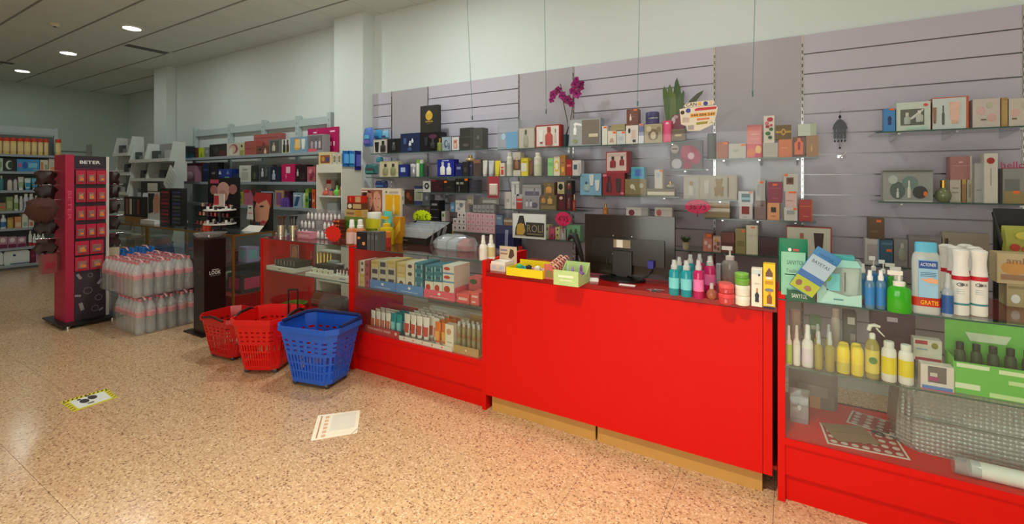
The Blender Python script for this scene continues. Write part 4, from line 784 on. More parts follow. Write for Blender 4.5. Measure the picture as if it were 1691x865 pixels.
# two white sprays on the soap case
z = gz(795, 430, TZ1)
vessel(z, 789, 800, 389, 'spray', (240, 238, 228), 'white spray bottle with plain label at the end of the soap case', band=(232, 230, 220))
vessel(z, 802, 813, 388, 'spray', (240, 238, 228), 'white spray bottle with amber oval label beside the red side panel', band=(214, 196, 140), dy=.05)
# tester box with header card
z = gz(816, 447, CZ); a, b = max(PX(802, z.Y), XC+.003), PX(834, z.Y); t = thing('counter_display_box', 'cream tester box with an upright header card', 'display box', ((a+b)/2, z.Y+.06, CZ)); w_ = b-a
B('tray', -w_/2, w_/2, -.06, .06, 0, .045, (238, 222, 206), t); B('insert', -w_/2+.004, w_/2-.004, -.055, .05, .045, .06, (244, 240, 232), t)
hz_ = PZ(820, 405, z.Y+.12)-CZ; hc = B('header_card', -w_/2+.0, w_/2+.02, .055, .06, .0, hz_, (228, 206, 176), t); MB().prism([(w_*.12, hz_*.5), (w_*.3, hz_*.45), (w_*.52, hz_*.6), (w_*.45, hz_*.85), (w_*.25, hz_*.9)], .053, .055).build('printed_picture', (90, 60, 48), t)
bar(t, -w_*.2, hz_*.82, .0540, w_*.45, hz_*.08, (150, 140, 170)); bar(t, -w_*.2, hz_*.66, .0540, w_*.5, hz_*.06, (170, 120, 90))
for q in (-.25, .25): B('printed_label', w_*q-.016, w_*q+.016, -.0615, -.06, .012, .036, (206, 214, 224), t)
# yellow tray of soft toys
z = gz(862, 457, CZ); a, b = PX(836, z.Y), PX(896, z.Y); w_ = b-a; t = thing('yellow_tray', 'low yellow cardboard tray', 'tray', ((a+b)/2, z.Y+.09, CZ)); YEL = (250, 222, 20)
B('tray_floor', -w_/2, w_/2, -.09, .09, 0, .004, YEL, t)
for q in ((-w_/2, w_/2, -.09, -.086, .05), (-w_/2, w_/2, .086, .09, .075), (-w_/2, -w_/2+.004, -.086, .086, .05), (w_/2-.004, w_/2, -.086, .086, .05)): B('tray_wall', q[0], q[1], q[2], q[3], .004, q[4], YEL, t)
for q, (dx, c, lab, s) in enumerate(((-.063, (40, 160, 190), 'turquoise and green knotted hair band in the yellow tray', .66), (.003, (226, 150, 150), 'pink plush hair band in the yellow tray', .6), (.066, (214, 196, 190), 'grey white plush hair band in the yellow tray', .6))):
    t2 = thing('hair_band', lab, 'hair band', ((a+b)/2+dx, z.Y+.085, CZ+.0045)); m = MB()
    m.tube([(.036*s*math.cos(k*.524), .045*math.sin(k*.524), .024+.006*math.sin(k*2)) for k in range(12)], .018*s, 7, True); m.build('band', c, t2, True)
    MB().lathe([(.0, -.02), (.018, -.01), (.02, .01), (.0, .02)], 8).xf(Matrix.Translation((0, -.03, .045))).build('knot', (60, 190, 120) if q == 0 else (40, 36, 40) if q == 1 else (236, 230, 224), t2, True)
# display of pink spiral hair ties
z = gz(908, 461, CZ); t = thing('spiral_tie_display', 'card display holding pink spiral hair ties', 'display', (PX(908, z.Y)-.005, z.Y+.10, CZ)); PK = (226, 150, 130)
MB().prism([(-.035, 0), (.035, 0), (.035, .05), (.012, .085), (-.035, .09)], -.10, -.097).build('front_card', (210, 110, 100), t); B('base_card', -.035, .035, -.097, .11, 0, .004, (210, 120, 110), t)
MB().prism([(-.028, .01), (.028, .01), (.02, .05), (-.02, .055)], -.1025, -.10).build('printed_picture', (140, 120, 70), t)
for q in range(7):
    y_ = -.085+.032*q
    for sx in (-.018, .02):
        MB().tube([(sx+.020*math.cos(k*.5236), y_+.004*math.sin(k*2.1), .045+.009*q*.7+.030*math.sin(k*.5236)) for k in range(12)], .0055, 6, True).build('spiral_tie', PK if (q+(sx > 0)) % 2 else (236, 190, 176), t, True)
# green tray
z = gz(943, 473, CZ); a, b = PX(914, z.Y), PX(955, z.Y); w_ = b-a; t = thing('pale_green_tray', 'pale green cardboard tray with cut away sides', 'tray', ((a+b)/2, z.Y+.09, CZ)); GR = (196, 222, 150)
B('tray_floor', -w_/2, w_/2, -.09, .09, 0, .003, GR, t); B('front_wall', -w_/2, w_/2, -.09, -.087, .003, .085, GR, t); B('back_wall', -w_/2, w_/2, .087, .09, .003, .11, GR, t)
for sx in (-1, 1):
    xx = sx*(w_/2-.0015); m = MB(); pts = [(-.087, .003), (.087, .003), (.087, .11), (.03, .055), (-.03, .055), (-.087, .085)]
    m.add([(xx-.0015, p[0], p[1]) for p in pts]+[(xx+.0015, p[0], p[1]) for p in pts], [tuple(range(6)), tuple(range(11, 5, -1))]+[(i, (i+1) % 6, (i+1) % 6+6, i+6) for i in range(6)]); m.build('side_wall', GR, t)
bar(t, 0, .052, -.0906, w_*.6, .012, (240, 248, 220)); bar(t, 0, .03, -.0906, w_*.5, .006, (230, 240, 200))
for lab, dx, dy_, c in (('lilac baby brush in the pale green tray', .012, -.02, (176, 140, 214)), ('clear baby brush in the pale green tray', -.03, .01, (206, 206, 200)), ('violet baby brush in the pale green tray', .035, .05, (140, 90, 170))):
    t2 = thing('baby_brush', lab, 'brush', ((a+b)/2+dx, z.Y+.09+dy_, CZ+.0035)); MB().lathe([(.012, 0), (.022, .01), (.02, .05), (.008, .06), (.0, .062)], 10, 0, 0, .7).build('brush_head', c, t2, True); MB().lathe([(.006, .06), (.009, .075), (.004, .095)], 8).build('handle_tip', c, t2, True)
# papers and phone card
x_, y_ = PF(976, 463, CZ); t = thing('paper_pad', 'small white paper pad beside the monitor foot', 'paper pad', (x_, y_, CZ), .3)
for q in range(3): B('paper_sheet', -.045+.004*q, .045-.002*q, -.03+.003*q, .03, .004*q, .004*q+.0036, (240, 238, 232), t)
x_, y_ = PF(1036, 471, CZ); t = thing('white_card', 'blank white card lying in front of the monitor foot', 'card', (x_, y_, CZ), .05); B('card', -.045, .045, -.014, .014, .0, .003, (244, 244, 240), t); B('printed_line', -.035, .02, -.002, .002, .003, .0034, (200, 200, 200), t)
x_, y_ = PF(1074, 479, CZ); t = thing('key_ring', 'bunch of keys on the counter', 'keys', (x_, y_, CZ), -.5)
MB().tube([(.018*math.cos(k*.6283), .018*math.sin(k*.6283), .004) for k in range(10)], .002, 5, True).build('ring', CHROME, t, True)
for q in range(3): MB().slab([(.018, -.006), (.06+.006*q, -.004), (.06+.006*q, .004), (.018, .006)], .001+.003*q, .003+.003*q).xf(Matrix.Rotation(.5*q-.4, 4, 'Z')).build('key', STEEL, t)
# scanner
x_, y_ = PF(948, 438, CZ); t = thing('barcode_scanner', 'black handheld barcode scanner upright in its stand', 'scanner', (x_-.02, y_+.1, CZ)); zz = lambda py: PZ(948, py, y_+.1)-CZ
MB().lathe([(.05, 0), (.05, .008), (.02, .014)], 16).build('stand_foot', BLACK, t, True); MB().tube([(0, 0, .01), (.0, .0, .10), (.006, 0, .17)], .014, 8).build('stand_neck', BLACK, t, True)
MB().tube([(-.062, 0, zz(394)), (-.045, 0, zz(389)), (-.015, 0, zz(390)), (.008, 0, zz(402)), (.025, 0, zz(415)), (.052, 0, zz(434))], [.014, .024, .025, .02, .018, .012], 10).build('scanner_body', (34, 32, 30), t, True)
MB().tube([(-.064, 0, zz(396)), (-.07, 0, zz(397.5))], .013, 10).build('scan_window', (90, 30, 30), t, True)
MB().tube([(.052, 0, zz(434)), (.075, .02, .02), (.12, .05, .006), (.16, .1, .006)], .003, 6).build('cable', BLACK, t, True)
# monitor, seen from behind
Ym = 2.73; a, b = PX(966, Ym), PX(1114, Ym); zb, zt = max(CZ+.018, PZ(1040, 462, Ym)), PZ(1040, 356, Ym); w_ = (b-a)/2; t = thing('computer_monitor', 'black monitor with its back to the shop', 'monitor', ((a+b)/2, Ym, CZ)); MBK = mat((40, 30, 26), .12)
B('back_shell', -w_, w_, 0, .03, zb-CZ, zt-CZ, MBK, t); B('screen', -w_+.012, w_-.012, .03, .032, zb-CZ+.015, zt-CZ-.012, mat((10, 10, 14), .1), t)
hh = zt-zb; B('lower_bulge', -w_*.82, w_*.8, -.014, .0, zb-CZ+hh*.2, zb-CZ+hh*.62, mat((32, 24, 22), .2), t); B('stand_cover', -w_*.3, w_*.12, -.03, -.014, .03, zb-CZ+hh*.42, mat((26, 22, 22), .3), t)
B('rating_label', -w_*.3, w_*.08, -.0152, -.0141, zb-CZ+hh*.47, zb-CZ+hh*.60, (150, 136, 110), t); B('paper_label', -w_*.23, -w_*.09, -.0164, -.0153, zb-CZ+hh*.475, zb-CZ+hh*.6, (236, 232, 224), t)
for sx, sz in ((-.32, .36), (.1, .36), (-.32, .66), (.1, .66)): MB().lathe([(.004, 0), (.003, .002)], 8).xf(Matrix.Translation((w_*sx, -.0142 if sz < .6 else -.001, zb-CZ+hh*sz)) @ Matrix.Rotation(math.pi/2, 4, 'X')).build('screw', CHROME, t, True)
B('neck', -w_*.22, w_*.02, -.028, .02, .02, .12, BLACK, t); MB().lathe([(.14, 0), (.14, .012), (.06, .022)], 24, -w_*.1, -.02, .62).build('stand_foot', mat((20, 18, 18), .25), t, True)
bl = MB().box(w_*.48, w_*.60, -.045, -.012, zb-CZ+hh*.19, zb-CZ+hh*.30).build('video_plug', (44, 40, 150), t)
MB().tube([(w_*.54, -.03, zb-CZ+hh*.19), (w_*.5, -.04, .05), (w_*.3, -.05, .012), (w_*.05, -.06, .01), (-w_*.2, .12, .006)], .004, 6).build('video_cable', BLACK, t, True)
MB().tube([(-w_*.45, -.016, zb-CZ+hh*.28), (-w_*.44, -.03, .09), (-w_*.36, -.04, .03), (-w_*.1, .1, .006)], .0035, 6).build('power_cable', BLACK, t, True)
# mist sprays
TEAL = clear('teal_liquid', (40, 176, 190), .62, 1.2, .06); PINK = clear('pink_liquid', (220, 40, 120), .62, 1.2, .06); LGRN = clear('green_soap', (70, 200, 40), .6, 1.2, .06); YLIQ = clear('yellow_liquid', (206, 190, 90), .5, 1.2, .06)
CAPC = clear('clear_cap', (226, 232, 232), .6, 1.0, .1)
for lab, x0, x1, yt, yb, m, bc in (('front teal body mist nearest the monitor', 1103, 1121, 430, 487, TEAL, (120, 214, 220)), ('front teal body mist beside the pink one', 1122.5, 1142, 431, 490, TEAL, (120, 214, 220)), ('teal body mist standing behind the two front teal ones', 1113, 1128, 425, 477, TEAL, (90, 190, 200)),
        ('dark teal body mist hidden behind the pink ones', 1131, 1147, 421, 474, TEAL, (90, 190, 200)), ('magenta body mist at the front', 1143.5, 1161.5, 430, 493, PINK, (240, 120, 180)), ('magenta body mist behind the peach bottle', 1162, 1181, 424, 482, PINK, (230, 110, 170)), ('magenta body mist in the back row', 1147, 1162, 420, 472, PINK, (230, 110, 170)), ('magenta body mist at the rear beside the pump bottle', 1166, 1180, 423, 470, PINK, (220, 90, 150))):
    zn = gz((x0+x1)/2, yb, CZ); vessel(zn, x0, x1, yt, 'mist', m, lab, cap=CAPC, band=bc, name='body_mist', bandz=(.2, .5), sy=.8, dy=-.015)
zn = gz(1174, 494, CZ); vessel(zn, 1164.5, 1183.5, 469, 'globe', clear('peach_liquid', (206, 130, 100), .5, 1.2, .06), 'squat peach bottle with a clear dome', cap=CAPC, dy=-.02)
zn = gz(1205, 470, CZ); vessel(zn, 1190, 1219, 408, 'pump', clear('clear_gel', (206, 206, 200), .4, 1.3, .06), 'large clear pump bottle of gel', cap=WHITE, sy=.7)
RJ = clear('red_jar', (226, 80, 80), .75, 1.2, .1)
zn = gz(1198, 501, CZ); j1 = vessel(zn, 1185, 1212, 486, 'jar', RJ, 'red cream jar at the bottom of the front pair', cap=(226, 70, 76), cat='jar', dy=-.03); vessel(zn, 1185.5, 1211.5, 471, 'jar', RJ, 'red cream jar on top of the front pair', cap=(232, 90, 90), cat='jar', on=j1, dy=-.029)
zn = gz(1194, 484, CZ); vessel(zn, 1184, 1208, 468, 'jar', (206, 60, 60), 'red cream jar behind the front pair', cap=(220, 110, 100), cat='jar', dy=.0)
zn = gz(1226, 503, CZ); j0 = vessel(zn, 1213, 1238, 490, 'jar', (236, 232, 214), 'white cream jar at the bottom of the stack of jars', cap=(244, 240, 226), cat='jar', dy=-.03); j0 = vessel(zn, 1213, 1238, 472, 'jar', (236, 232, 214), 'white cream jar in the middle of the stack of jars', cap=(236, 236, 220), cat='jar', on=j0, dy=-.03)
j0 = vessel(zn, 1212.5, 1237, 460.5, 'jar', (120, 170, 70), 'flat green jar in the stack of jars', cap=(110, 180, 60), cat='jar', on=j0, dy=-.03); vessel(zn, 1212, 1236, 452, 'jar', (110, 170, 60), 'green lidded jar on top of the stack of jars', cap=(130, 190, 80), cat='jar', on=j0, dy=-.028)
zn = gz(1250, 506, CZ); bx(zn, 1240.5, 1259, 443.5, (240, 236, 222), 'upright white carton with a dropper bottle picture', [('b', .52, .12, .4, .36, (40, 44, 60), (200, 150, 90)), ('r', .32, .16, .74, .26, (236, 236, 230)), ('r', .1, .86, .9, .97, (206, 222, 226)), ('c', .72, .84, .1, .035, (60, 60, 110)), ('r', .3, .6, .8, .62, (200, 196, 190))], d=.05, name='serum_carton')
zn = gz(1270, 509, CZ); bx(zn, 1260, 1280.5, 436, (248, 206, 10), 'upright yellow carton with a house emblem', [('p', [(.2, .72), (.8, .72), (.8, .8), (.5, .92), (.2, .8)], (110, 80, 60)), ('r', .24, .66, .76, .71, (236, 236, 230)), ('r', .15, .55, .85, .62, (206, 150, 20)), ('c', .5, .42, .38, .035, (120, 130, 150)), ('b', .52, .12, .42, .28, (150, 90, 40), (214, 150, 60)), ('r', 0, 0, 1, .05, (30, 24, 60)), ('r', .2, .08, .9, .11, (236, 226, 180))], d=.05, name='serum_carton', dy=-.01)
zn = gz(1183, 468, CZ); bx(zn, 1181.5, 1190, 437, (176, 186, 196), 'pale blue plastic carton behind the mists', [('r', .2, .2, .8, .7, (190, 200, 210))], name='serum_carton')
# --- cleaning products on the glass top
zn = gz(1316, 497, TZ4); Yp = zn.Y; a, b = .002, PX(1346, Yp); w_ = b-a
t = thing('wipes_tray', 'dark green cardboard tray of cleaning wipes', 'tray', ((a+b)/2, Yp+.06, TZ4)); hh = PZ(1316, 480, Yp)-TZ4
B('tray_floor', -w_/2, w_/2, -.06, .06, 0, .003, (36, 96, 66), t); B('front_wall', -w_/2, w_/2, -.06, -.057, .003, hh, (36, 96, 66), t); B('back_wall', -w_/2, w_/2, .057, .06, .003, hh*1.4, (36, 96, 66), t)
for sx in (-1, 1): B('side_wall', sx*w_/2-.0015-sx*.0015, sx*w_/2+.0015-sx*.0015, -.057, .057, .003, hh*1.1, (36, 96, 66), t)
lettering(t, 'SANYTOL', -w_*.05, hh*.5, -.0606, w_*.56, hh*.4, (236, 244, 236))
def softpack(label, w, h, d, loc, col, rz=0, ry=0, parts=(), name='refill_pouch'):
    t = thing(name, label, 'pouch', loc, rz); M = Matrix.Rotation(ry, 4, 'Y'); rings = []
    for zz, dd, ww in ((0, .9, .96), (.15, 1, 1), (.5, .9, 1), (.8, .5, 1), (.94, .12, 1), (1, .1, .98)):
        rings.append([(w/2*ww*sg*(1 if abs(sg) < 2 else 1), d/2*dd*f, zz*h) for sg, f in ((-1, 0), (-.85, -1), (0, -1.12), (.85, -1), (1, 0), (.85, 1), (0, 1.12), (-.85, 1))])
    MB().loft(rings).xf(M).build('pouch_body', col, t, True)
    for p in parts:
        k = p[0]
        if k == 'r': MB().box(p[1]*w, p[3]*w, -d*.66, -d*.40, p[2]*h, p[4]*h).xf(M).build('printed_panel', p[5], t)
        elif k == 't': lettering(t, p[5], p[1]*w, p[2]*h, -d*.67, p[3]*w, p[4]*h, p[6], 'lettering', M)
        elif k == 'c': MB().prism([(p[1]*w+p[3]*w*math.cos(i*.5236), p[2]*h+p[4]*h*math.sin(i*.5236)) for i in range(12)], -d*.675, -d*.6).xf(M).build('printed_emblem', p[5], t)
    return t
hp = PZ(1310, 395, Yp)-TZ4
softpack('mint green wipes pouch in the green tray', PX(1332, Yp)-PX(1284, Yp), hp-.004, .035, (PX(1310, Yp), Yp+.038, TZ4+.0035), (20, 130, 92), parts=[('r', -.42, .06, .42, .78, (150, 214, 186)), ('t', .08, .61, .6, .07, 'SANYTOL', (40, 70, 60)), ('t', 0, .47, .5, .06, 'Toallitas', (70, 90, 84)), ('r', -.3, .40, .2, .415, (190, 90, 90)), ('c', -.12, .82, .06, .03, (236, 244, 236)), ('r', .0, .80, .2, .835, (206, 80, 80))])
softpack('blue cloth pack leaning across the wipes pouch', .105, .215, .02, (PX(1321, Yp), Yp-.012, TZ4+.05), (60, 130, 190), ry=.55, name='cloth_pack', parts=[('r', -.48, .02, .48, .3, (176, 190, 50)), ('r', -.48, .3, .48, .44, (60, 110, 180)), ('r', -.48, .44, .48, .82, (170, 196, 214)), ('t', 0, .70, .7, .07, 'BAYETAS', (50, 60, 80)), ('t', 0, .88, .6, .05, 'SANYTOL', (40, 80, 140)), ('c', -.25, .16, .12, .07, (140, 96, 80)), ('c', .15, .14, .14, .06, (160, 110, 90))])
# clear dispenser box
zn = gz(1385, 503, TZ4); Yp = zn.Y; a, b = PX(1349, Yp), PX(1423, Yp); w_ = b-a; hh = PZ(1385, 428, Yp)-TZ4; t = thing('dispenser_gift_box', 'clear and mint box with a white soap dispenser', 'box', ((a+b)/2, Yp+.05, TZ4)); TURQ = (120, 206, 200)
B('clear_shell', -w_/2, w_/2, -.05, .05, .0, hh*.97, clear('box_plastic', (206, 236, 230), .32, 1.2, .06), t); MB().prism([(-w_*.5, 0), (w_*.5, 0), (w_*.5, hh*.26), (w_*.2, hh*.2), (-w_*.2, hh*.28), (-w_*.42, hh*.46), (-w_*.5, hh*.44)], -.053, -.0505).build('printed_wave', (170, 220, 210), t)
MB().prism([(-w_*.5, hh*.8), (w_*.5, hh*.84), (w_*.4, hh*.98), (-w_*.3, hh*1.0), (-w_*.5, hh*.9)], -.0525, -.0505).build('printed_wave', (150, 214, 206), t)
MB().box(-w_*.28, w_*.02, -.053, -.0506, hh*.3, hh*.68).build('shown_refill', (110, 200, 206), t); MB().lathe([(.017, 0), (.017, .003)], 16).xf(Matrix.Translation((-w_*.27, -.053, hh*.58)) @ Matrix.Rotation(math.pi/2, 4, 'X')).build('printed_emblem', (120, 170, 70), t, True)
MB().lathe([(w_*.15, hh*.2), (w_*.19, hh*.6), (w_*.2, hh*.78), (w_*.1, hh*.8)], 16, w_*.28, -.01, .4).build('white_dispenser', (236, 230, 224), t, True); B('dispenser_seam', w_*.12, w_*.15, -.055, -.0506, hh*.3, hh*.72, (110, 100, 96), t)
MB().box(-w_*.12, w_*.1, -.0545, -.053, hh*.10, hh*.13).build('printed_line', (90, 150, 150), t); B('box_top', -w_*.35, w_*.36, -.03, .03, hh*.97, hh*1.06, (70, 180, 180), t)
# foam soaps
BLUEF = clear('blue_foam_soap', (120, 170, 206), .5, 1.2, .06)
for lab, x0, x1, yt, yb, st in (('blue foam soap at the front next to the dispenser box', 1428.5, 1446, 447, 509, 'mist'), ('blue foam soap at the front next to the green soap', 1447, 1464, 447, 510, 'mist'), ('blue foam soap pump behind the front two', 1435, 1452, 424, 488, 'pump'), ('blue foam soap pump in the back row by the green soap', 1451, 1468, 430, 490, 'pump'), ('blue foam soap tucked behind the dispenser box', 1418, 1433, 436, 492, 'mist')):
    vessel(gz((x0+x1)/2, yb, TZ4), x0, x1, yt, st, BLUEF, lab, cap=(238, 240, 240), band=(50, 130, 200), name='foam_soap', sy=.8, bandz=(.1, .56), dy=-.015)
for lab, x0, x1, yt, yb in (('green hand soap with white pump at the front', 1466, 1508, 449, 517), ('green hand soap behind the front one', 1470, 1500, 442, 500), ('green hand soap pump at the back by the blue soaps', 1462, 1488, 436, 492)):
    vessel(gz((x0+x1)/2, yb, TZ4), x0, x1, yt, 'pump', LGRN, lab, cap=WHITE, name='hand_soap', sy=.6, dy=-.01)
# tall alcohol bottle, small spray, white trigger sprays
zn = gz(1531, 519, TZ4); a, b = PX(1507, zn.Y), PX(1556, zn.Y); R = (b-a)/2; hh = PZ(1531, 401, zn.Y)-TZ4
t = thing('gel_bottle', 'tall frosted hand gel bottle with light blue cap', 'bottle', ((a+b)/2, zn.Y+R*.5, TZ4)); SG = dict(seg=20, sy=.55, pw=.7)
MB().lathe([(R*.94, 0), (R, hh*.02), (R, hh*.12), (R*.96, hh*.45), (R, hh*.72), (R*.92, hh*.82), (R*.7, hh*.88)], **SG).build('body', clear('frosted_plastic', (214, 222, 220), .72, 1.0, .15), t, True)
MB().lathe([(R*.76, hh*.86), (R*.76, hh*.985), (R*.7, hh)], **SG).build('flip_cap', (96, 190, 226), t, True)
F_ = -R*.56; MB().box(-R*.62, R*.68, F_-.006, F_+.01, hh*.24, hh*.76).build('front_label', (150, 200, 230), t); MB().box(-R*.6, R*.66, F_-.0075, F_-.006, hh*.645, hh*.75).build('printed_band', (30, 80, 160), t); lettering(t, 'ACTONER', .03*R, hh*.70, F_-.008, R*1.05, hh*.045, (244, 246, 250))
for q in range(3): MB().box(-R*.5, R*.56, F_-.0072, F_-.006, hh*(.58-.022*q), hh*(.588-.022*q)).build('printed_line', (70, 110, 150), t)
MB().prism([(-R*.5, hh*.49), (R*.1, hh*.445), (R*.66, hh*.44), (R*.66, hh*.5), (R*.2, hh*.52)], F_-.0078, F_-.006).build('printed_hands', (232, 176, 140), t)
MB().lathe([(R*1.02, hh*.11), (R*1.02, hh*.235)], **SG).build('promotion_band', (196, 50, 20), t, True); lettering(t, 'GRATIS', .1*R, hh*.172, F_-.0085, R*1.2, hh*.06, (250, 190, 40), bold=.01)
zn = gz(1567, 521, TZ4); vessel(zn, 1556.5, 1577.5, 452, 'spray', clear('spray_plastic', (210, 222, 230), .5, 1.2, .06), 'small clear hand spray with a blue label', cap=CAPC, band=(40, 90, 160), bandz=(.08, .5), name='hand_spray', dy=-.035)
def trigger(label, x0, x1, yt, yb, front):
    zn = gz((x0+x1)/2, yb, TZ4); a, b = PX(x0, zn.Y), PX(x1, zn.Y); R = (b-a)/2; hh = PZ((x0+x1)/2, yt, zn.Y)-TZ4
    t = thing('surface_spray', label, 'spray bottle', ((a+b)/2, zn.Y+R*.8, TZ4), 0, 'white disinfectant sprays with red collars')
    MB().lathe([(R*.94, 0), (R, hh*.02), (R, hh*.5), (R*.99, hh*.57)], 18, 0, 0, .85).build('body', (240, 238, 230), t, True)
    MB().lathe([(R*1.0, hh*.57), (R*.98, hh*.63), (R*.86, hh*.74), (R*.84, hh*.82), (R*.98, hh*.95), (R*1.0, hh*.975), (R*.6, hh)], 18, 0, 0, .85).build('spray_head', (244, 242, 236), t, True)
    MB().lathe([(R*1.012, hh*.53), (R*1.012, hh*.595)], 18, 0, 0, .86).build('red_collar', (206, 26, 46), t, True)
    F_ = -R*.86; MB().lathe([(R*1.008, hh*.155), (R*1.008, hh*.185)], 18, 0, 0, .86).build('printed_stripe', (60, 140, 150), t, True)
    if front:
        MB().tube([(-R*.2+R*.42*math.cos(k*.6283), F_-.001, hh*.47+R*.24*math.sin(k*.6283)) for k in range(10)], .0012, 5, True).build('printed_ring', (60, 60, 66), t)
        lettering(t, 'MCB', R*.18, hh*.47, F_-.003, R*.8, hh*.035, (50, 50, 56), bold=.01)
        for q in range(3): MB().box(-R*.6, R*.3, F_+.0, F_+.004, hh*(.39-.03*q), hh*(.395-.03*q)).build('printed_line', (150, 190, 190), t)
    return t
trigger('white disinfectant spray with red collar beside the small hand spray', 1574, 1604, 412, 521, True)
trigger('white disinfectant spray with red collar at the end of its group', 1605, 1635, 413, 523, True)
trigger('white disinfectant spray directly behind the tall gel bottle', 1552, 1580, 404, 500, False)
trigger('white disinfectant spray in the middle of its group', 1566, 1592, 407, 508, False)
trigger('white disinfectant spray at the back of its group', 1583, 1611, 404, 500, False); trigger('white disinfectant spray at the back corner next to the beige boxes', 1598, 1626, 408, 508, False)
# right end of the glass top: black basket and stacked soap boxes
x_, y_ = .95, 2.93; zn = Zone(TZ4, 2.86, .09)
l1 = bx(zn, 1662, 1712, 470, (176, 162, 120), 'beige box with a white tooth picture', [('c', .3, .35, .16, .2, (226, 226, 220)), ('r', .05, .8, .95, .9, (150, 130, 90))], name='air_freshener_box'); l1['label'] = 'beige box with a white picture under the amber box'
bx(zn, 1646, 1712, 419, (200, 180, 140), 'pale gold box with brown lettering and amber picture', [('c', .45, .52, .35, .22, (206, 150, 80)), ('r', .1, .12, .98, .3, (160, 120, 90)), ('t', .55, .76, .62, .2, 'ambi', (150, 110, 90))], on=l1, name='air_freshener_box')
Y = 3.3; a, b = PX(1640, Y), PX(1720, Y); zt, zb = PZ(1670, 345, Y), .55
t = thing('black_rack', 'black wire rack holding bagged fruit scented soaps', 'rack', ((a+b)/2, Y, .0)); w_ = (b-a)/2
for xx in (-w_, w_-.012): B('rack_post', xx, xx+.012, -.006, .006, 0, zt, BLACK, t)
B('back_panel', -w_+.012, w_-.012, .04, .046, .7, zt, (20, 20, 20), t); B('rack_tray', -w_+.012, w_-.012, -.10, .04, 1.12, 1.126, BLACK, t); MB().tube([(-w_, -.002, zt-.02), (-w_-.0, -.1, 1.2), (-w_, -.1, 1.126)], .008, 6).build('rack_arm', BLACK, t, True)
softpack('yellow and red bagged soap on the black rack', .13, .15, .06, ((a+b)/2+.0, Y-.03, 1.1265), (170, 170, 70), name='soap_bag', parts=[('c', -.2, .3, .14, .12, (190, 60, 40)), ('c', .15, .25, .18, .12, (200, 80, 50)), ('c', 0, .7, .2, .12, (206, 196, 80))])
# --- hanging acrylic guard with stickers
def guard(label, xa, xb, ztop, zbot, wires, Y=2.85):
    a, b = PX(xa, Y), PX(xb, Y); t = thing('acrylic_guard', label, 'screen', ((a+b)/2, Y, zbot)); w_ = (b-a)/2
    B('acrylic_sheet', -w_, w_, -.002, .002, 0, ztop-zbot, ACRYL, t)
    for px0, px1 in wires:
        xx = PX(px1, Y)-(a+b)/2; x2 = PX(px0, Y)-(a+b)/2
        MB().tube([(xx, 0, ztop-zbot-.03), (xx, 0, ztop-zbot+.02), (xx+(x2-xx)*2.0, 0, CEIL-zbot)], .0016, 5).build('hanging_wire', (70, 130, 120), t, True); MB().box(xx-.003, xx+.003, -.004, .004, ztop-zbot-.035, ztop-zbot-.005).build('wire_clip', (60, 110, 100), t)
    return t
guard('hanging clear acrylic guard over the tester boxes', 777, 916, 2.0, 1.12, ((772, 780), (899, 902)))
guard('hanging clear acrylic guard over the monitor with a sticker', 1040, 1256, 2.0, 1.36, ((1057, 1053), (1249, 1243)))
Y = 2.845; cx_ = (PX(1121, Y)+PX(1185, Y))/2; z0 = PZ(1153, 216, Y); z1 = PZ(1153, 166, Y); w_ = PX(1185, Y)-PX(1121, Y); hh = z1-z0
t = thing('phone_sticker', 'white cut-out sticker with a phone number on the acrylic guard', 'sticker', (cx_, Y, z0)); U = lambda u, v: ((u-.5)*w_, v*hh)
CR = (240, 232, 214)
MB().prism([U(.18, .80), U(.88, .83), U(.92, .9), U(.9, .97), U(.5, .97), U(.2, .95), U(.14, .88)], -.001, .001).build('sticker_card', CR, t)
MB().prism([U(.02, .76), U(.06, .25), U(.2, .18), U(.22, .02), U(.55, .0), U(.9, .2), U(.97, .5), U(1, .72), U(.97, .8), U(.5, .8), U(.2, .79)], -.001, .001).build('sticker_card', CR, t)
lettering(t, 'CAN', *U(.33, .885), -.0016, w_*.28, hh*.11, (60, 44, 44), bold=.01); MB().prism([U(.5, .83), U(.59, .83), U(.59, .94), U(.5, .94)], -.0017, -.001).build('printed_square', (236, 180, 90), t)
def disc(u, v, ru, col, nm='printed_disc'): MB().prism([((u-.5)*w_+ru*w_*math.cos(i*.4488), v*hh+ru*w_*math.sin(i*.4488)) for i in range(14)], -.0018, -.001).build(nm, col, t)
disc(.70, .885, .06, (60, 70, 150)); lettering(t, 'T', *U(.84, .885), -.0016, w_*.1, hh*.1, (226, 170, 90), bold=.01)
MB().prism([U(.42, .66), U(.96, .68), U(.98, .76), U(.5, .76), U(.42, .72)], -.0017, -.001).build('printed_bar', (206, 50, 64), t); disc(.25, .69, .065, (60, 80, 170)); disc(.1, .64, .055, (60, 46, 50))
MB().prism([U(.3, .45), U(.95, .47), U(.95, .6), U(.3, .58)], -.0017, -.001).build('printed_bar', (240, 180, 80), t); lettering(t, '644 884 549', *U(.63, .525), -.0022, w_*.6, hh*.085, (110, 60, 20), bold=.01)
MB().prism([U(.48, .34), U(.8, .36), U(.8, .42), U(.48, .41)], -.0017, -.001).build('printed_bar', (226, 130, 80), t); MB().prism([U(.46, .2), U(.74, .22), U(.76, .3), U(.46, .28)], -.0017, -.001).build('printed_bar', (160, 150, 40), t)
MB().prism([U(.1, .3), U(.28, .3), U(.28, .46), U(.1, .48)], -.0017, -.001).build('printed_picture', (206, 190, 176), t); MB().prism([U(.24, .05), U(.4, .05), U(.4, .2), U(.24, .2)], -.0017, -.001).build('printed_square', (176, 170, 166), t); MB().prism([U(.78, .2), U(.86, .28), U(.9, .2), U(.85, .25)], -.0017, -.001).build('printed_arrow', (110, 150, 50), t)
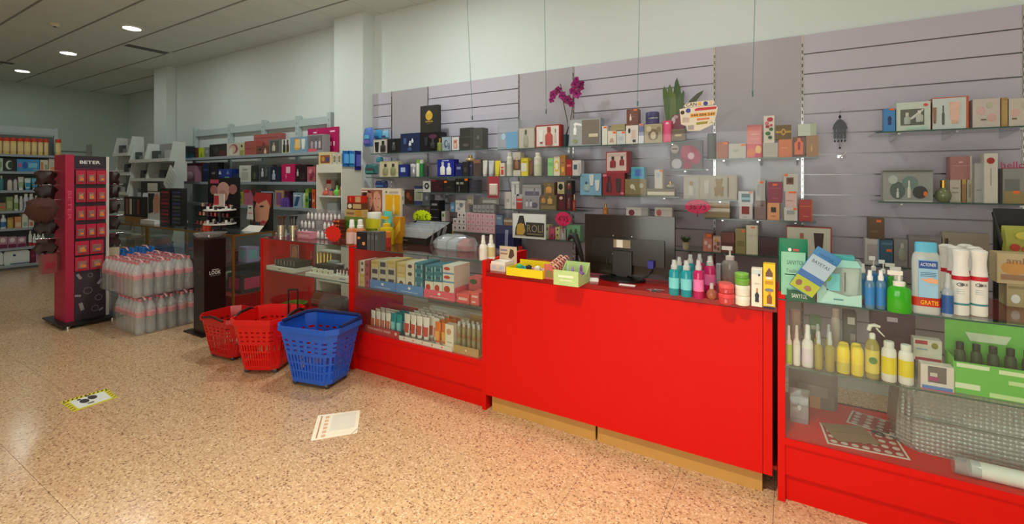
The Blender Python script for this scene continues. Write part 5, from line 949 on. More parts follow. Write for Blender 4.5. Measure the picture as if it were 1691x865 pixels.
# ================================================================== inside and on top of the display cases
SH1 = .6605; DK1 = .3185; SH2 = .6755; DK2 = .3155; SH4 = .6325; DK4 = .3005
# --- soap case, glass shelf: display cartons full of small soap boxes
Y = 2.545
def soapbox(x0, x1, z0, z1, kind, Yf, d, lab, grp):
    col, dec = {'tan': ((176, 160, 110), [('c', .5, .6, .2, .2, (90, 80, 50))]), 'cream': ((214, 190, 130), [('r', .1, .5, .9, .8, (200, 170, 90))]), 'ivory': ((226, 214, 196), [('c', .5, .55, .25, .25, (96, 70, 56))]), 'rose': ((176, 80, 96), [('c', .5, .5, .25, .2, (130, 40, 60))]),
        'black': ((206, 196, 176), [('r', .15, .1, .85, .75, (70, 66, 76))]), 'teal': ((60, 124, 140), [('r', .12, .2, .2, .8, (176, 206, 206)), ('r', .8, .2, .88, .8, (176, 206, 206)), ('r', .3, .35, .7, .6, (40, 90, 110))]), 'fruit': ((232, 224, 210), [('c', .38, .62, .28, .2, (196, 60, 40)), ('r', 0, 0, 1, .18, (110, 160, 200))])}[kind]
    return carton(lab, x0, x1, Yf, z0, z1, d, col, dec, name='soap_box', group=grp)
LAB = {'tan': 'tan soap box with a leaf emblem at the case end', 'ivory': 'ivory soap box with a brown emblem', 'cream': 'cream soap box with a golden panel', 'rose': 'rose soap box beside the blue display carton', 'black': 'soap box with a dark panel in the first blue carton', 'teal': 'teal soap box with white side stripes', 'fruit': 'white soap box with red fruit and blue foot'}
cols_px = ((586.5, 594, 'tan tan ivory ivory'), (594.5, 602, 'ivory ivory cream cream'), (602.5, 610, 'rose rose rose'))
for a, b, ks in cols_px:
    ks = ks.split(); n = len(ks); zt = PZ((a+b)/2, 430, Y); st = (zt-SH1)/n
    for q, k in enumerate(ks[::-1]): soapbox(PX(a, Y), PX(b, Y), SH1+q*st, SH1+(q+1)*st-.001, k, Y, .16, LAB[k]+(' at the left end' if 0 else ''), 'soap boxes in the glass case, kind '+k)
def soapcarton(lab, x0, x1, ytop, colour, cols, rows, ylist):
    a, b = PX(x0, Y), PX(x1, Y); zt = PZ((x0+x1)/2, ytop, Y); t = thing('display_carton', lab, 'display carton', ((a+b)/2, Y+.105, SH1)); w_ = b-a; h_ = zt-SH1
    B('carton_floor', -w_/2, w_/2, -.105, .105, 0, .003, colour, t); B('front_wall', -w_/2, w_/2, -.105, -.102, .003, h_, colour, t); B('back_wall', -w_/2, w_/2, .102, .105, .003, h_, colour, t)
    for sx in (-1, 1): B('side_wall', sx*w_/2-.0015-sx*.0015, sx*w_/2+.0015-sx*.0015, -.102, .102, .003, h_*1.6 if colour[0] > 200 and sx > 0 else h_, colour, t)
    MB().prism([(.013*math.cos(i*.4488), h_*.62+.010*math.sin(i*.4488)) for i in range(14)], -.1062, -.105).build('printed_emblem', (236, 236, 230), t)
    MB().box(-w_*.3, w_*.3, -.1058, -.105, h_*.2, h_*.24).build('printed_line', (236, 236, 230), t)
    for (c0, c1), ks in zip(cols, rows):
        zt2 = PZ((c0+c1)/2, ylist, Y); z0 = SH1+.0035; n = len(ks); lo = zt-.022 if False else z0; st = (zt2-z0)/(n+1)
        base = z0
        for q, k in enumerate(ks[::-1]):
            hh = st*2 if q == 0 else st
            soapbox(PX(c0, Y), PX(c1, Y), base, base+hh-.001, k, Y+.0045, .19, LAB[k], 'soap boxes in the glass case, kind '+k); base += hh
soapcarton('pale blue display carton with dark panelled soaps', 611, 653, 464, (96, 144, 206), ((612, 624.5), (625, 638), (638.5, 652)), (('cream', 'black', 'black'), ('black', 'black', 'black'), ('cream', 'black', 'black')), 430)
soapcarton('pale blue display carton with cream and teal soaps', 653.6, 699, 470.5, (96, 144, 206), ((655, 668.5), (669, 683.5), (684, 698)), (('cream', 'cream', 'ivory'), ('ivory', 'ivory', 'ivory'), ('teal', 'teal', 'teal')), 434)
soapcarton('pink display carton with teal and fruit soaps', 700, 751, 480.5, (236, 96, 116), ((701, 715), (715.5, 730), (730.5, 749)), (('teal', 'teal', 'fruit'), ('teal', 'teal', 'fruit'), ('fruit', 'fruit', 'fruit')), 438.5)
zn = Zone(SH1, 2.55, .1)
bx(zn, 754, 775, 485, (226, 90, 90), 'flat coral carton beside the pink display carton', [('r', .15, .3, .85, .6, (240, 190, 180))], name='cosmetic_carton')
bx(zn, 777, 791, 483, (226, 96, 90), 'upright coral carton at the end of the soap shelf', [('r', .15, .6, .85, .75, (240, 196, 186)), ('r', .15, .15, .6, .3, (240, 196, 186))], name='cosmetic_carton')
zn = Zone(SH1, 2.68, .1); bx(zn, 774, 794, 458, (206, 96, 100), 'pink carton with green leaves behind the coral cartons', [('c', .4, .8, .3, .12, (60, 90, 50)), ('c', .5, .3, .3, .1, (70, 130, 60))], name='cosmetic_carton')
# --- soap case, deck: travel tubes
Y = 2.53; a, b = PX(603, Y), PX(659.5, Y); w_ = b-a; t = thing('travel_tray', 'terracotta tray of travel size tubes', 'tray', ((a+b)/2, Y+.10, DK1)); TC = (196, 66, 44)
B('tray_floor', -w_/2, w_/2, -.10, .14, 0, .003, TC, t); B('front_wall', -w_/2, w_/2, -.10, -.097, .003, .052, TC, t); B('back_wall', -w_/2, w_/2, .137, .14, .003, .17, TC, t); lettering(t, 'FORMATO VIAJE', -w_*.08, .028, -.1006, w_*.66, .020, (244, 222, 206), bold=.005); MB().prism([(w_*.4+.012*math.cos(i*.4488), .028+.012*math.sin(i*.4488)) for i in range(14)], -.1012, -.10).build('printed_emblem', (236, 200, 180), t)
tcount = 0
def tubes(x0, x1, n, rows, z0, ztop, col, cap, band, lab, grp, Y0, dy=.048, wob=.006, w=None):
    p = None; step = (x1-x0)/n; R = (w or step)*.44
    for r in range(rows):
        for c in range(n):
            x = x0+step*(c+.5); h = ztop-z0
            if p is None: p = vessel_at(x, Y0+R, z0, R, h, 'tube', col, lab, cap, band, 'travel_tube', 'tube', grp, .55)
            else: dup(p, (x+random.uniform(-.003, .003), Y0+R+dy*r, z0+wob*0), random.uniform(-.12, .12))
tubes(PX(607, Y), PX(640, Y), 4, 3, DK1+.0035, PZ(622, 516, Y), (240, 230, 216), (206, 90, 50), (226, 120, 70), 'white travel tube with orange print in the terracotta tray', 'white and orange travel tubes', Y+.01)
tubes(PX(640, Y), PX(658.5, Y), 2, 3, DK1+.0035, PZ(650, 520, Y), (30, 150, 150), (20, 120, 120), (150, 210, 206), 'teal travel tube in the terracotta tray', 'teal travel tubes', Y+.01)
a, b = PX(660.5, Y), PX(748, Y); w_ = b-a; t = thing('lip_tray', 'low white tray of hand cream tubes', 'tray', ((a+b)/2, Y+.10, DK1)); B('tray_floor', -w_/2, w_/2, -.11, .17, 0, .003, (236, 226, 214), t); B('front_wall', -w_/2, w_/2, -.11, -.107, .003, .03, (236, 226, 214), t)
for q in range(5): MB().prism([(-w_*.4+w_*.18*q+.008*math.cos(i*.6283), .016+.007*math.sin(i*.6283)) for i in range(10)], -.1108, -.11).build('printed_dot', (230, 130, 90), t)
tubes(PX(662, Y), PX(704, Y), 4, 5, DK1+.0035, PZ(683, 523, Y), (240, 232, 220), (170, 160, 150), (206, 70, 50), 'white hand cream tube with red lettering in the low white tray', 'white hand cream tubes', Y+.008, dy=.05)
tubes(PX(705, Y), PX(716, Y), 1, 3, DK1+.0035, PZ(711, 529, Y), (240, 232, 220), (170, 160, 150), (206, 140, 120), 'white hand cream tube standing behind the orange ones', 'white hand cream tubes behind the orange tubes', Y+.04, dy=.055)
tubes(PX(713, Y), PX(734, Y), 2, 4, DK1+.0035, PZ(722, 534, Y), (236, 120, 20), (240, 230, 220), (246, 170, 80), 'orange hand cream tube in the low white tray', 'orange hand cream tubes', Y+.008, dy=.052)
bx(Zone(DK1+.0035, Y, .05), 735, 749, 536, (238, 226, 206), 'white upright carton with an orange emblem in the low tray', [('c', .45, .72, .28, .12, (206, 150, 110)), ('r', .2, .3, .8, .33, (190, 160, 130))], name='cosmetic_carton')
a, b = PX(750, Y), PX(791, Y); w_ = b-a; t = thing('kraft_tray', 'kraft cardboard tray of slim serum vials', 'tray', ((a+b)/2, Y+.08, DK1)); KR = (190, 150, 90)
B('tray_floor', -w_/2, w_/2, -.085, .1, 0, .003, KR, t); B('front_wall', -w_/2, w_/2, -.085, -.082, .003, .055, KR, t); B('back_wall', -w_/2, w_/2, .097, .1, .003, .22, KR, t); MB().prism([(.008*math.cos(i*.6283), .03+.008*math.sin(i*.6283)) for i in range(10)], -.0858, -.085).build('printed_emblem', (226, 206, 170), t)
p = None
for c in range(5):
    x = a+w_*(c+.5)/5
    for r in range(2):
        if p is None: p = vessel_at(x, Y+.03, DK1+.0035, w_/5*.36, PZ(765, 535, Y)-DK1, 'flip', clear('vial_glass', (196, 180, 130), .5, 1.2, .06), 'slim golden serum vial with a clear cap in the kraft tray', CAPC, (150, 110, 60), 'serum_vial', 'bottle', 'serum vials in the kraft tray', bandz=(.45, .6))
        else: dup(p, (x, Y+.03+.045*r, DK1+.0035))
# --- soap case, top
zn = gz(682, 402, TZ1); Yt = PF(690, 404, TZ1)[1]; a, b = PX(644, Yt), PX(704, Yt); w_ = b-a; t = thing('black_tray', 'black cardboard counter tray with sloping sides', 'tray', ((a+b)/2, Yt+.17, TZ1)); BK = (26, 20, 18)
B('tray_floor', -w_/2, w_/2, -.17, .17, 0, .003, BK, t); B('front_wall', -w_/2, w_/2, -.17, -.167, .003, .055, BK, t); B('back_wall', -w_/2, w_/2, .167, .17, .003, .17, BK, t)
for sx in (-1, 1):
    xx = sx*(w_/2-.0015); pts = [(-.167, .003), (.167, .003), (.167, .17), (-.167, .055)]; m = MB(); m.add([(xx-.0015, p_[0], p_[1]) for p_ in pts]+[(xx+.0015, p_[0], p_[1]) for p_ in pts], [(0, 1, 2, 3), (7, 6, 5, 4)]+[(i, (i+1) % 4, (i+1) % 4+4, i+4) for i in range(4)]); m.build('side_wall', BK, t)
bar(t, -w_*.1, .03, -.1706, w_*.2, .010, (120, 110, 100))
random.seed(5); sp = None
for r in range(4):
    for c in range(4):
        x = (a+b)/2-w_*.36+w_*.24*c; y = Yt+.05+.075*r; z = TZ1+.0045
        if sp is None:
            sp = thing('bagged_sponge', 'grey makeup sponge in a clear bag piled in the black tray', 'sponge', (x, y, z), 0, 'bagged sponges in the black tray'); MB().loft([[(-.05, -.012, .0), (.05, -.012, 0), (.05, .012, 0), (-.05, .012, 0)], [(-.045, .03, .09), (.045, .03, .09), (.045, .055, .09), (-.045, .055, .09)]]).build('sponge', (150, 140, 132), sp); MB().loft([[(-.056, -.016, .0), (.056, -.016, 0), (.056, .02, 0), (-.056, .02, 0)], [(-.058, .028, .1), (.058, .028, .1), (.058, .062, .1), (-.058, .062, .1)], [(-.05, .04, .125), (.05, .04, .125), (.05, .046, .125), (-.05, .046, .125)]]).build('bag', BAG, sp)
        else: dup(sp, (x+random.uniform(-.01, .01), y, z+.012*r), random.uniform(-.15, .15))
Ys = Yt+.36; star_sign('price_star', 'neon yellow star price sign behind the black tray', PX(697, Ys), Ys, TZ1, PX(713, Ys)-PX(681, Ys), PZ(697, 346, Ys)-PZ(697, 369, Ys), (216, 240, 10), '2x1€', (70, 90, 10), stem=PZ(697, 369, Ys)-TZ1)
# poster box with two faces
Y = 2.955; a, b = PX(596, Y), PX(662, Y); zb, zt = TZ1, PZ(629, 311, Y); t = thing('face_poster_stand', 'wide counter poster with two faces and a yellow serum', 'poster', ((a+b)/2, Y, TZ1)); w_ = b-a; h_ = zt-zb
B('poster_board', -w_/2, w_/2, 0, .02, 0, h_, (226, 216, 200), t); z0_ = h_*(1-(352-311)/ (390-311.)*1.0) if 0 else h_*.48
B('printed_photo', -w_*.48, w_*.05, -.0015, 0, h_*.52, h_*.97, (150, 96, 80), t); F = -.0028
MB().prism([(-w_*.46, h_*.54), (-w_*.2, h_*.54), (-w_*.18, h_*.8), (-w_*.26, h_*.95), (-w_*.42, h_*.95), (-w_*.46, h_*.8)], F, -.0015).build('printed_hair', (70, 36, 28), t)
MB().prism([(-w_*.36, h_*.56), (-w_*.24, h_*.56), (-w_*.19, h_*.68), (-w_*.18, h_*.78), (-w_*.22, h_*.9), (-w_*.32, h_*.92), (-w_*.38, h_*.78)], F-.001, F).build('printed_face', (206, 146, 122), t)
MB().prism([(-w_*.12, h_*.55), (w_*.0, h_*.55), (w_*.03, h_*.7), (w_*.01, h_*.86), (-w_*.06, h_*.95), (-w_*.15, h_*.92), (-w_*.18, h_*.74)], F-.001, F).build('printed_face', (216, 160, 136), t)
for ex, ez in ((-.24, .80), (-.32, .80), (-.02, .80), (-.11, .80)): MB().prism([(w_*ex-.009, h_*ez), (w_*ex, h_*ez-.004), (w_*ex+.009, h_*ez), (w_*ex, h_*ez+.005)], F-.002, F-.001).build('printed_eye', (60, 36, 30), t)
for ex, ez in ((-.25, .635), (-.05, .635)): MB().prism([(w_*ex-.012, h_*ez), (w_*ex, h_*ez-.006), (w_*ex+.012, h_*ez), (w_*ex, h_*ez+.005)], F-.002, F-.001).build('printed_lips', (160, 70, 66), t)
MB().box(-w_*.47, -w_*.32, F-.0022, F-.001, h_*.92, h_*.95).build('printed_line', (236, 226, 220), t)
B('printed_panel', w_*.13, w_*.48, -.0015, 0, h_*.50, h_*.88, (240, 180, 20), t); MB().lathe([(.012, h_*.5), (.012, h_*.66), (.005, h_*.7), (.006, h_*.8), (.002, h_*.86)], 10, w_*.33, -.003, .5).build('printed_dropper', (236, 210, 150), t, True); lettering(t, 'GARNIER', w_*.33, h_*.925, -.001, w_*.22, h_*.045, (110, 110, 100)); MB().prism([(w_*.15+.01*math.cos(i*.6283), h_*.93+.01*math.sin(i*.6283)) for i in range(10)], -.0015, 0).build('printed_emblem', (70, 130, 40), t)
# stacked mask boxes
Y = 2.84; zn = Zone(TZ1, Y, .07, 'beside the face poster')
l1 = bx(zn, 569, 600, 358, (190, 160, 90), 'green and yellow tray carton at the bottom of the mask stack', [('r', 0, .3, 1, .8, (70, 130, 40)), ('r', 0, .8, 1, 1, (120, 140, 60))], name='mask_box'); 
l1 = bx(zn, 570, 598, 346, (206, 176, 120), 'cream mask box with gold end', [('r', .62, .1, .98, .9, (206, 150, 40)), ('r', .1, .3, .55, .6, (150, 110, 70))], on=l1, name='mask_box')
l1 = bx(zn, 573, 597, 335, (96, 56, 30), 'brown mask box with a cream roundel', [('c', .2, .5, .14, .35, (236, 226, 206)), ('r', .42, .15, .98, .85, (206, 180, 130))], on=l1, name='mask_box')
bx(zn, 573.5, 596, 323.5, (196, 26, 16), 'red mask box on top of the stack', [('r', .6, .1, .98, .9, (214, 176, 130)), ('r', .2, .2, .28, .8, (226, 110, 90))], on=l1, name='mask_box')
zn = Zone(TZ1, 2.8, .05); t = thing('berry_pouch_stack', 'pile of red berry printed pouches', 'pouches', (PX(560, 2.8), 2.8, TZ1))
for q in range(5):
    h0 = .036*q; MB().loft([[(-.05, -.03, h0), (.05, -.03, h0), (.05, .03, h0), (-.05, .03, h0)], [(-.046+.004*(q % 2), -.028, h0+.034), (.046, -.028, h0+.034), (.046, .028, h0+.034), (-.046, .028, h0+.034)]]).build('pouch', (110, 40, 24), t)
    for k in range(3): MB().lathe([(.0, -.012), (.012, 0), (.0, .012)], 8).xf(Matrix.Translation((-.03+.03*k, -.03, h0+.018))).build('printed_berry', (196, 50, 30) if (k+q) % 2 else (206, 110, 40), t, True)
# front row on the case joint
zn = gz(580, 404, TZ1)
for lab, x0, x1 in (('pink labelled spray bottle with amber liquid beside the dark cartons', 568, 580), ('pink labelled spray bottle with amber liquid touching the dark cartons', 580.5, 594)):
    vessel(zn, x0, x1, 363, 'spray', (200, 120, 70), lab, cap=(244, 242, 238), band=(232, 196, 190), bandz=(.04, .5), dy=-.01)
zn = gz(597, 411, TZ1); x0_ = 588.5
bx(zn, 588.5, 605.5, 383, (34, 30, 38), 'black carton with an orange flame emblem', [('c', .25, .65, .16, .07, (240, 150, 60)), ('c', .72, .35, .14, .1, (240, 160, 90))], d=.08, dy=-.015)
for q in range(3): bx(zn, 606+q*6.4, 611.5+q*6.4, 382.5+q*.4, (84, 88, 92), 'slate grey slim carton standing in a row of three', [('r', .2, .6, .8, .8, (110, 116, 120))], d=.08, dy=-.015, group='slate cartons on the soap case')
zn = gz(632, 408, TZ1)
vessel(zn, 627, 638, 383, 'jar', (206, 40, 30), 'little red jar with orange lid', cap=(240, 140, 40), cat='jar')
vessel(zn, 620, 638, 358, 'pump', clear('yellow_gel', (226, 200, 30), .75, 1.1, .1), 'yellow gel pouch bottle with a spout', cap=(230, 190, 30), dy=.06)
zn = Zone(TZ1, 2.72, .05)
vessel(zn, 597, 622, 362, 'tube', (196, 190, 20), 'lime yellow hair pouch with green top', cap=(190, 180, 20), band=(120, 140, 20), name='hair_pouch', cat='pouch', sy=.5); vessel(zn, 626, 640, 349, 'tube', (90, 206, 196), 'mint green cream tube behind the yellow gel', cap=(60, 180, 170), dy=.08)
vessel(zn, 602, 618, 351, 'jar', (236, 236, 226), 'white tub with a domed lid behind the lime pouch', cap=(240, 240, 232), cat='jar', dy=.09, name='cream_tub')
bx(zn, 650, 662, 358, (206, 140, 20), 'orange flat carton behind the black tray', [('p', [(.1, .1), (.9, .5), (.9, .9), (.1, .5)], (240, 190, 60))], dy=.13, name='cosmetic_carton')
# clear bag lying behind the black tray
t = thing('clear_refill_bag', 'large clear bag with red packs behind the white sprays', 'bag', (PX(752, 2.84), 2.84, TZ1)); rg = []
for zz, s in ((0, .9), (.04, 1), (.09, .8), (.115, .4)): rg.append([(.21*s*math.cos(k*.5236)+random.uniform(-.015, .015), .1*s*math.sin(k*.5236), zz+random.uniform(-.006, .006)*(zz > 0)) for k in range(12)])
MB().loft(rg).build('bag', BAG, t, True); 
for q, (dx, c) in enumerate(((-.1, (206, 206, 206)), (0, (196, 200, 200)), (.1, (196, 50, 46)))): MB().loft([[(dx-.045, -.05, .004), (dx+.045, -.05, .004), (dx+.045, .05, .004), (dx-.045, .05, .004)], [(dx-.04, -.04, .06), (dx+.04, -.04, .06), (dx+.035, .05, .085), (dx-.035, .05, .085)]]).build('inner_pack', c, t)
# --- second case (behind the baskets)
Y = 2.53
def testertray(lab, x0, x1, Yf, d, h, col=(226, 220, 206)):
    a, b = PX(x0, Yf), PX(x1, Yf); t = thing('tester_tray', lab, 'tester tray', ((a+b)/2, Yf+d/2, SH2)); B('tray_base', -(b-a)/2, (b-a)/2, -d/2, d/2, 0, h, col, t); return t, b-a, h
t, w_, h_ = testertray('white tester tray with a charcoal block of nail colours', 440, 484, Y, .2, .035); B('tester_block', -w_*.32, w_*.46, -.06, .09, h_, h_+.055, (60, 58, 52), t)
for q in range(7): MB().lathe([(.007, h_+.02), (.007, h_+.05), (.003, h_+.062)], 8, -w_*.28+w_*.115*q, -.068).build('tester_vial', (110, 106, 96), t, True)
bar(t, -w_*.0, .018, -.1006, w_*.1, .008, (90, 90, 90))
t, w_, h_ = testertray('white tester tray with cream cubes', 504, 549, Y, .18, .03)
for q in range(4): B('tester_cube', -w_*.32+w_*.2*q-.02, -w_*.32+w_*.2*q+.02, -.07, -.03, h_, h_+.035, (230, 224, 206), t); B('swatch', -w_*.32+w_*.2*q-.008, -w_*.32+w_*.2*q+.008, -.0712, -.07, h_+.01, h_+.026, (150, 130, 90), t)
B('tester_block', -w_*.45, w_*.3, .0, .08, h_, h_+.06, (44, 40, 36), t)
t, w_, h_ = testertray('white tester tray with dark red lipsticks', 549.5, 576, Y, .18, .04)
for r in range(3):
    for q in range(5): MB().lathe([(.009, h_), (.009, h_+.02), (.006, h_+.022), (.006, h_+.045)], 8, -w_*.4+w_*.2*q, -.06+.05*r).build('lipstick', (226, 222, 214) if r == 0 else (90, 20, 26), t, True)
bar(t, w_*.1, .02, -.0906, w_*.4, .008, (110, 120, 150))
t = thing('gold_tube_stand', 'row of golden mascara tubes on a small stand', 'stand', (PX(530, 2.78), 2.78, SH2)); B('stand_base', -.16, .16, -.04, .04, 0, .02, (70, 66, 60), t)
for q in range(7): MB().lathe([(.011, .02), (.011, .10), (.009, .105), (.009, .16)], 8, -.14+.047*q, 0).build('mascara_tube', GOLD if q > 1 else (150, 60, 50), t, True)
t = thing('face_card', 'small showcard of a face inside the glass case', 'showcard', (PX(478, 2.78), 2.78, SH2)); B('card', -.16, .14, 0, .006, 0, .2, (196, 190, 186), t); B('printed_photo', .02, .14, -.001, 0, 0, .2, (150, 106, 86), t)
MB().prism([(.04, .01), (.09, .0), (.12, .06), (.13, .14), (.10, .19), (.05, .18), (.03, .1)], -.002, -.001).build('printed_face', (200, 150, 124), t)
zn = Zone(SH2, 2.72, .05); bx(zn, 541, 553, 431, (170, 176, 172), 'pale grey powder carton', [('r', .2, .3, .8, .7, (200, 204, 200))], name='cosmetic_carton'); bx(zn, 554, 562, 436, (196, 196, 190), 'white and green powder carton', [('r', .3, .3, .7, .6, (110, 120, 90))], name='cosmetic_carton')
t = thing('green_bowl', 'bright green dish on the case deck', 'dish', (PX(486, 2.68), 2.68, DK2)); MB().lathe([(.06, 0), (.1, .02), (.12, .035), (.115, .037), (.09, .022), (.0, .012)], 20).build('dish', (96, 170, 30), t, True); MB().lathe([(.05, -.0), (.06, .004)], 16).build('foot_ring', (80, 150, 26), t, True)
softpack('grey bagged cloth lying in the case', .34, .18, .14, (PX(550, 2.68), 2.70, DK2), (120, 110, 104), name='cloth_bag', parts=[('r', -.1, .1, .42, .5, (150, 140, 136))])
softpack('brown bagged cloth lying in the case', .26, .13, .12, (PX(522, 2.78), 2.86, DK2), (116, 84, 60), name='cloth_bag', parts=[('r', -.3, .2, .3, .5, (150, 120, 90))])
# on top of it
TZ2 = TZ1
for lab, px in (('silver metal beaker holding makeup brushes beside the red panel', 458), ('silver metal beaker holding black brushes', 478)):
    Yb = PF(px, 392, TZ2)[1]; t = thing('brush_beaker', lab, 'beaker', (PX(px, Yb), Yb+.04, TZ2)); h_ = PZ(px, 372, Yb)-TZ2
    MB().lathe([(.036, 0), (.04, h_), (.037, h_), (.034, .005)], 18).build('beaker', mat((196, 190, 170), .22, .9), t, True)
    for q in range(7):
        an = q*.9; MB().tube([(.012*math.cos(an), .012*math.sin(an), .01), (.025*math.cos(an), .025*math.sin(an), h_+.05), (.03*math.cos(an), .03*math.sin(an), h_+.085)], [.003, .003, .011], 6).build('brush', (90, 50, 36) if px == 458 else (24, 22, 22), t, True)
t = thing('clear_cone', 'small frosted cone bottle between the two beakers', 'bottle', (PX(467.5, 2.62), 2.64, TZ2)); MB().lathe([(.022, 0), (.02, .05), (.006, .085)], 12).build('body', CAPC, t, True); MB().lathe([(.007, .085), (.004, .1)], 8).build('tip', WHITE, t, True)
# tiered nail polish stand
Y = 2.82; x0_, x1_ = PX(499, Y), PX(556, Y); t = thing('nail_polish_stand', 'clear tiered stand of white nail polish bottles', 'stand', ((x0_+x1_)/2, Y, TZ2)); w_ = x1_-x0_; AC = clear('stand_acrylic', (226, 222, 226), .12, 1.2, .04)
for k, (zz, yy) in enumerate(((.0, -.09), (.075, -.02), (.15, .05))):
    B('tier', -w_/2, w_/2, yy-.035, yy+.035, zz, zz+.006, AC, t); B('riser', -w_/2, w_/2, yy+.031, yy+.035, zz+.006, zz+.075, AC, t)
B('back_panel', -w_/2, w_/2, .086, .09, 0, .25, AC, t); B('pink_card', -w_*.1, w_*.3, .0845, .086, .02, .2, (226, 150, 170), t); B('side_panel', -w_/2, -w_/2+.003, -.125, .09, .006, .2, AC, t)
p = None
for k, (zz, yy) in enumerate(((.0065, -.09), (.0815, -.02), (.1565, .05))):
    for q in range(9):
        if k < 2 and 3 < q < 6: continue
        x = (x0_+x1_)/2-w_*.45+w_*.112*q
        if p is None: p = vessel_at(x, Y+yy, TZ2+zz, .013, .062, 'round', (226, 220, 216), 'small white nail polish bottle on the clear tiered stand', (236, 234, 230), None, 'nail_polish', 'nail polish', 'nail polish on the clear stand', seg=8)
        else: dup(p, (x, Y+yy, TZ2+zz))
B('pink_box', 0, 0, 0, 0, 0, 0, (226, 150, 170)) if 0 else None
zn = gz(505, 394, TZ2); bx(zn, 491, 512, 383, (206, 130, 146), 'flat pink carton in front of the nail polish', [('r', .1, .3, .9, .6, (226, 170, 180))], name='cosmetic_carton', d=.08)
Ys = PF(551, 402, TZ2)[1]; star_sign('price_star', 'orange red star price sign on the glass top', PX(550, Ys), Ys, TZ2, PX(565, Ys)-PX(537, Ys), PZ(551, 369, Ys)-PZ(551, 397, Ys), (238, 40, 24), '', (250, 230, 220), stem=.012, n=14)
# --- right case, glass shelf
Y = 2.54; zn = Zone(SH4, Y, .06)
vessel(zn, 1296.5, 1308.5, 538, 'spray', (226, 196, 180), 'small spray with a green and yellow label', cap=(226, 206, 200), band=(170, 190, 30), bandz=(.03, .52))
vessel(zn, 1309.5, 1322, 538, 'spray', (226, 212, 204), 'slim white spray with pink nozzle', cap=(226, 200, 196), band=(236, 226, 220), bandz=(.03, .52))
vessel(zn, 1324, 1344, 538, 'spray', (240, 234, 232), 'white spray with a violet emblem', cap=(244, 240, 238), band=(228, 214, 226), bandz=(.08, .45))
for q, (x0, x1, dyy) in enumerate(((1345, 1359.5, 0), (1362, 1379.5, 0), (1344, 1357, .07), (1362, 1376, .07))):
    vessel(zn, x0, x1, (548, 549, 536, 537)[q], 'spray', YLIQ, ('golden hair oil spray beside the white spray', 'golden hair oil spray beside the yellow roll-ons', 'golden hair oil spray in the second row by the white spray', 'golden hair oil spray in the second row by the roll-ons')[q], cap=CAPC, dy=dyy)
for q, (x0, x1, yt, dyy) in enumerate(((1382, 1405, 573, 0), (1406, 1428, 575, 0), (1384, 1404, 567, .06), (1405, 1425, 569, .06))):
    vessel(zn, x0, x1, yt, 'roll', (240, 214, 30), ('yellow roll-on with a black leaf at the front', 'yellow roll-on with a barcode at the front', 'yellow roll-on behind the black leaf one', 'yellow roll-on behind the barcode one')[q], cap=(250, 222, 10), band=(230, 200, 40) if q else (206, 190, 60), bandz=(.06, .42), dy=dyy, cat='roll-on', name='roll_on')
# trigger bottle
a, b = PX(1430, Y), PX(1454, Y); R = (b-a)/2; h_ = PZ(1442, 536, Y)-SH4; t = thing('trigger_spray', 'yellow trigger spray bottle with a green roundel', 'spray bottle', ((a+b)/2, Y+R, SH4))
MB().lathe([(R*.95, 0), (R, .01), (R, h_*.6), (R*.6, h_*.7), (R*.42, h_*.72)], 16).build('body', YLIQ, t, True); MB().lathe([(R*1.012, h_*.1), (R*1.012, h_*.52)], 16).build('wrap_label', (226, 206, 90), t, True); MB().prism([(R*.6*math.cos(i*.4488), h_*.34+R*.6*math.sin(i*.4488)) for i in range(14)], -R*1.05, -R*.8).build('printed_roundel', (80, 130, 60), t)
MB().lathe([(R*.45, h_*.7), (R*.45, h_*.8), (R*.3, h_*.82)], 12).build('collar', WHITE, t, True); MB().tube([(-R*.5, 0, h_*.86), (-R*.3, 0, h_*.95), (R*.3, 0, h_*.97), (R*1.1, 0, h_*.95)], [R*.3, R*.36, R*.32, R*.2], 8).build('trigger_head', (240, 238, 230), t, True); MB().tube([(R*.55, 0, h_*.92), (R*1.0, 0, h_*.86), (R*1.7, 0, h_*.78)], [R*.14, R*.14, R*.08], 6).build('trigger_lever', (240, 238, 230), t, True)
for q, (x0, x1, yt) in enumerate(((1456.5, 1483, 566), (1485, 1512, 572))):
    vessel(zn, x0, x1, yt, 'flip', (242, 240, 232), ('white and yellow shampoo bottle next to the trigger spray', 'white and yellow shampoo bottle with an orange fruit')[q], cap=(236, 236, 230), band=(236, 214, 20), bandz=(.2, .62), dy=-.005, name='shampoo_bottle')
vessel(zn, 1303, 1323, 514, 'column', (196, 160, 150), 'pink shaving can behind the sprays', name='shaving_can', cat='can', dy=.16); vessel(zn, 1372, 1390, 512, 'flip', (206, 190, 180), 'blush white lotion bottle behind the oil sprays', dy=.16, cap=(196, 170, 160))
bx(zn, 1393, 1415, 517, (40, 34, 30), 'black carton with white lettering behind the roll-ons', [('r', .3, .78, .85, .92, (196, 190, 180)), ('r', .5, .4, .9, .6, (150, 140, 130)), ('r', .2, .1, .8, .2, (110, 104, 96))], dy=.16, d=.08, name='cosmetic_carton')
bx(zn, 1337, 1356, 524, (70, 120, 60), 'green carton with a red spot behind the oil sprays', [('c', .6, .5, .2, .12, (190, 60, 50)), ('r', .1, .7, .9, .8, (190, 206, 180))], dy=.16, d=.06, name='cosmetic_carton')
bx(zn, 1440, 1512, 515, (70, 34, 62), 'large aubergine carton with a pale logo', [('r', .35, .82, .6, .9, (190, 176, 190)), ('c', .6, .4, .2, .16, (90, 50, 80))], dy=.2, d=.1, name='cosmetic_carton')
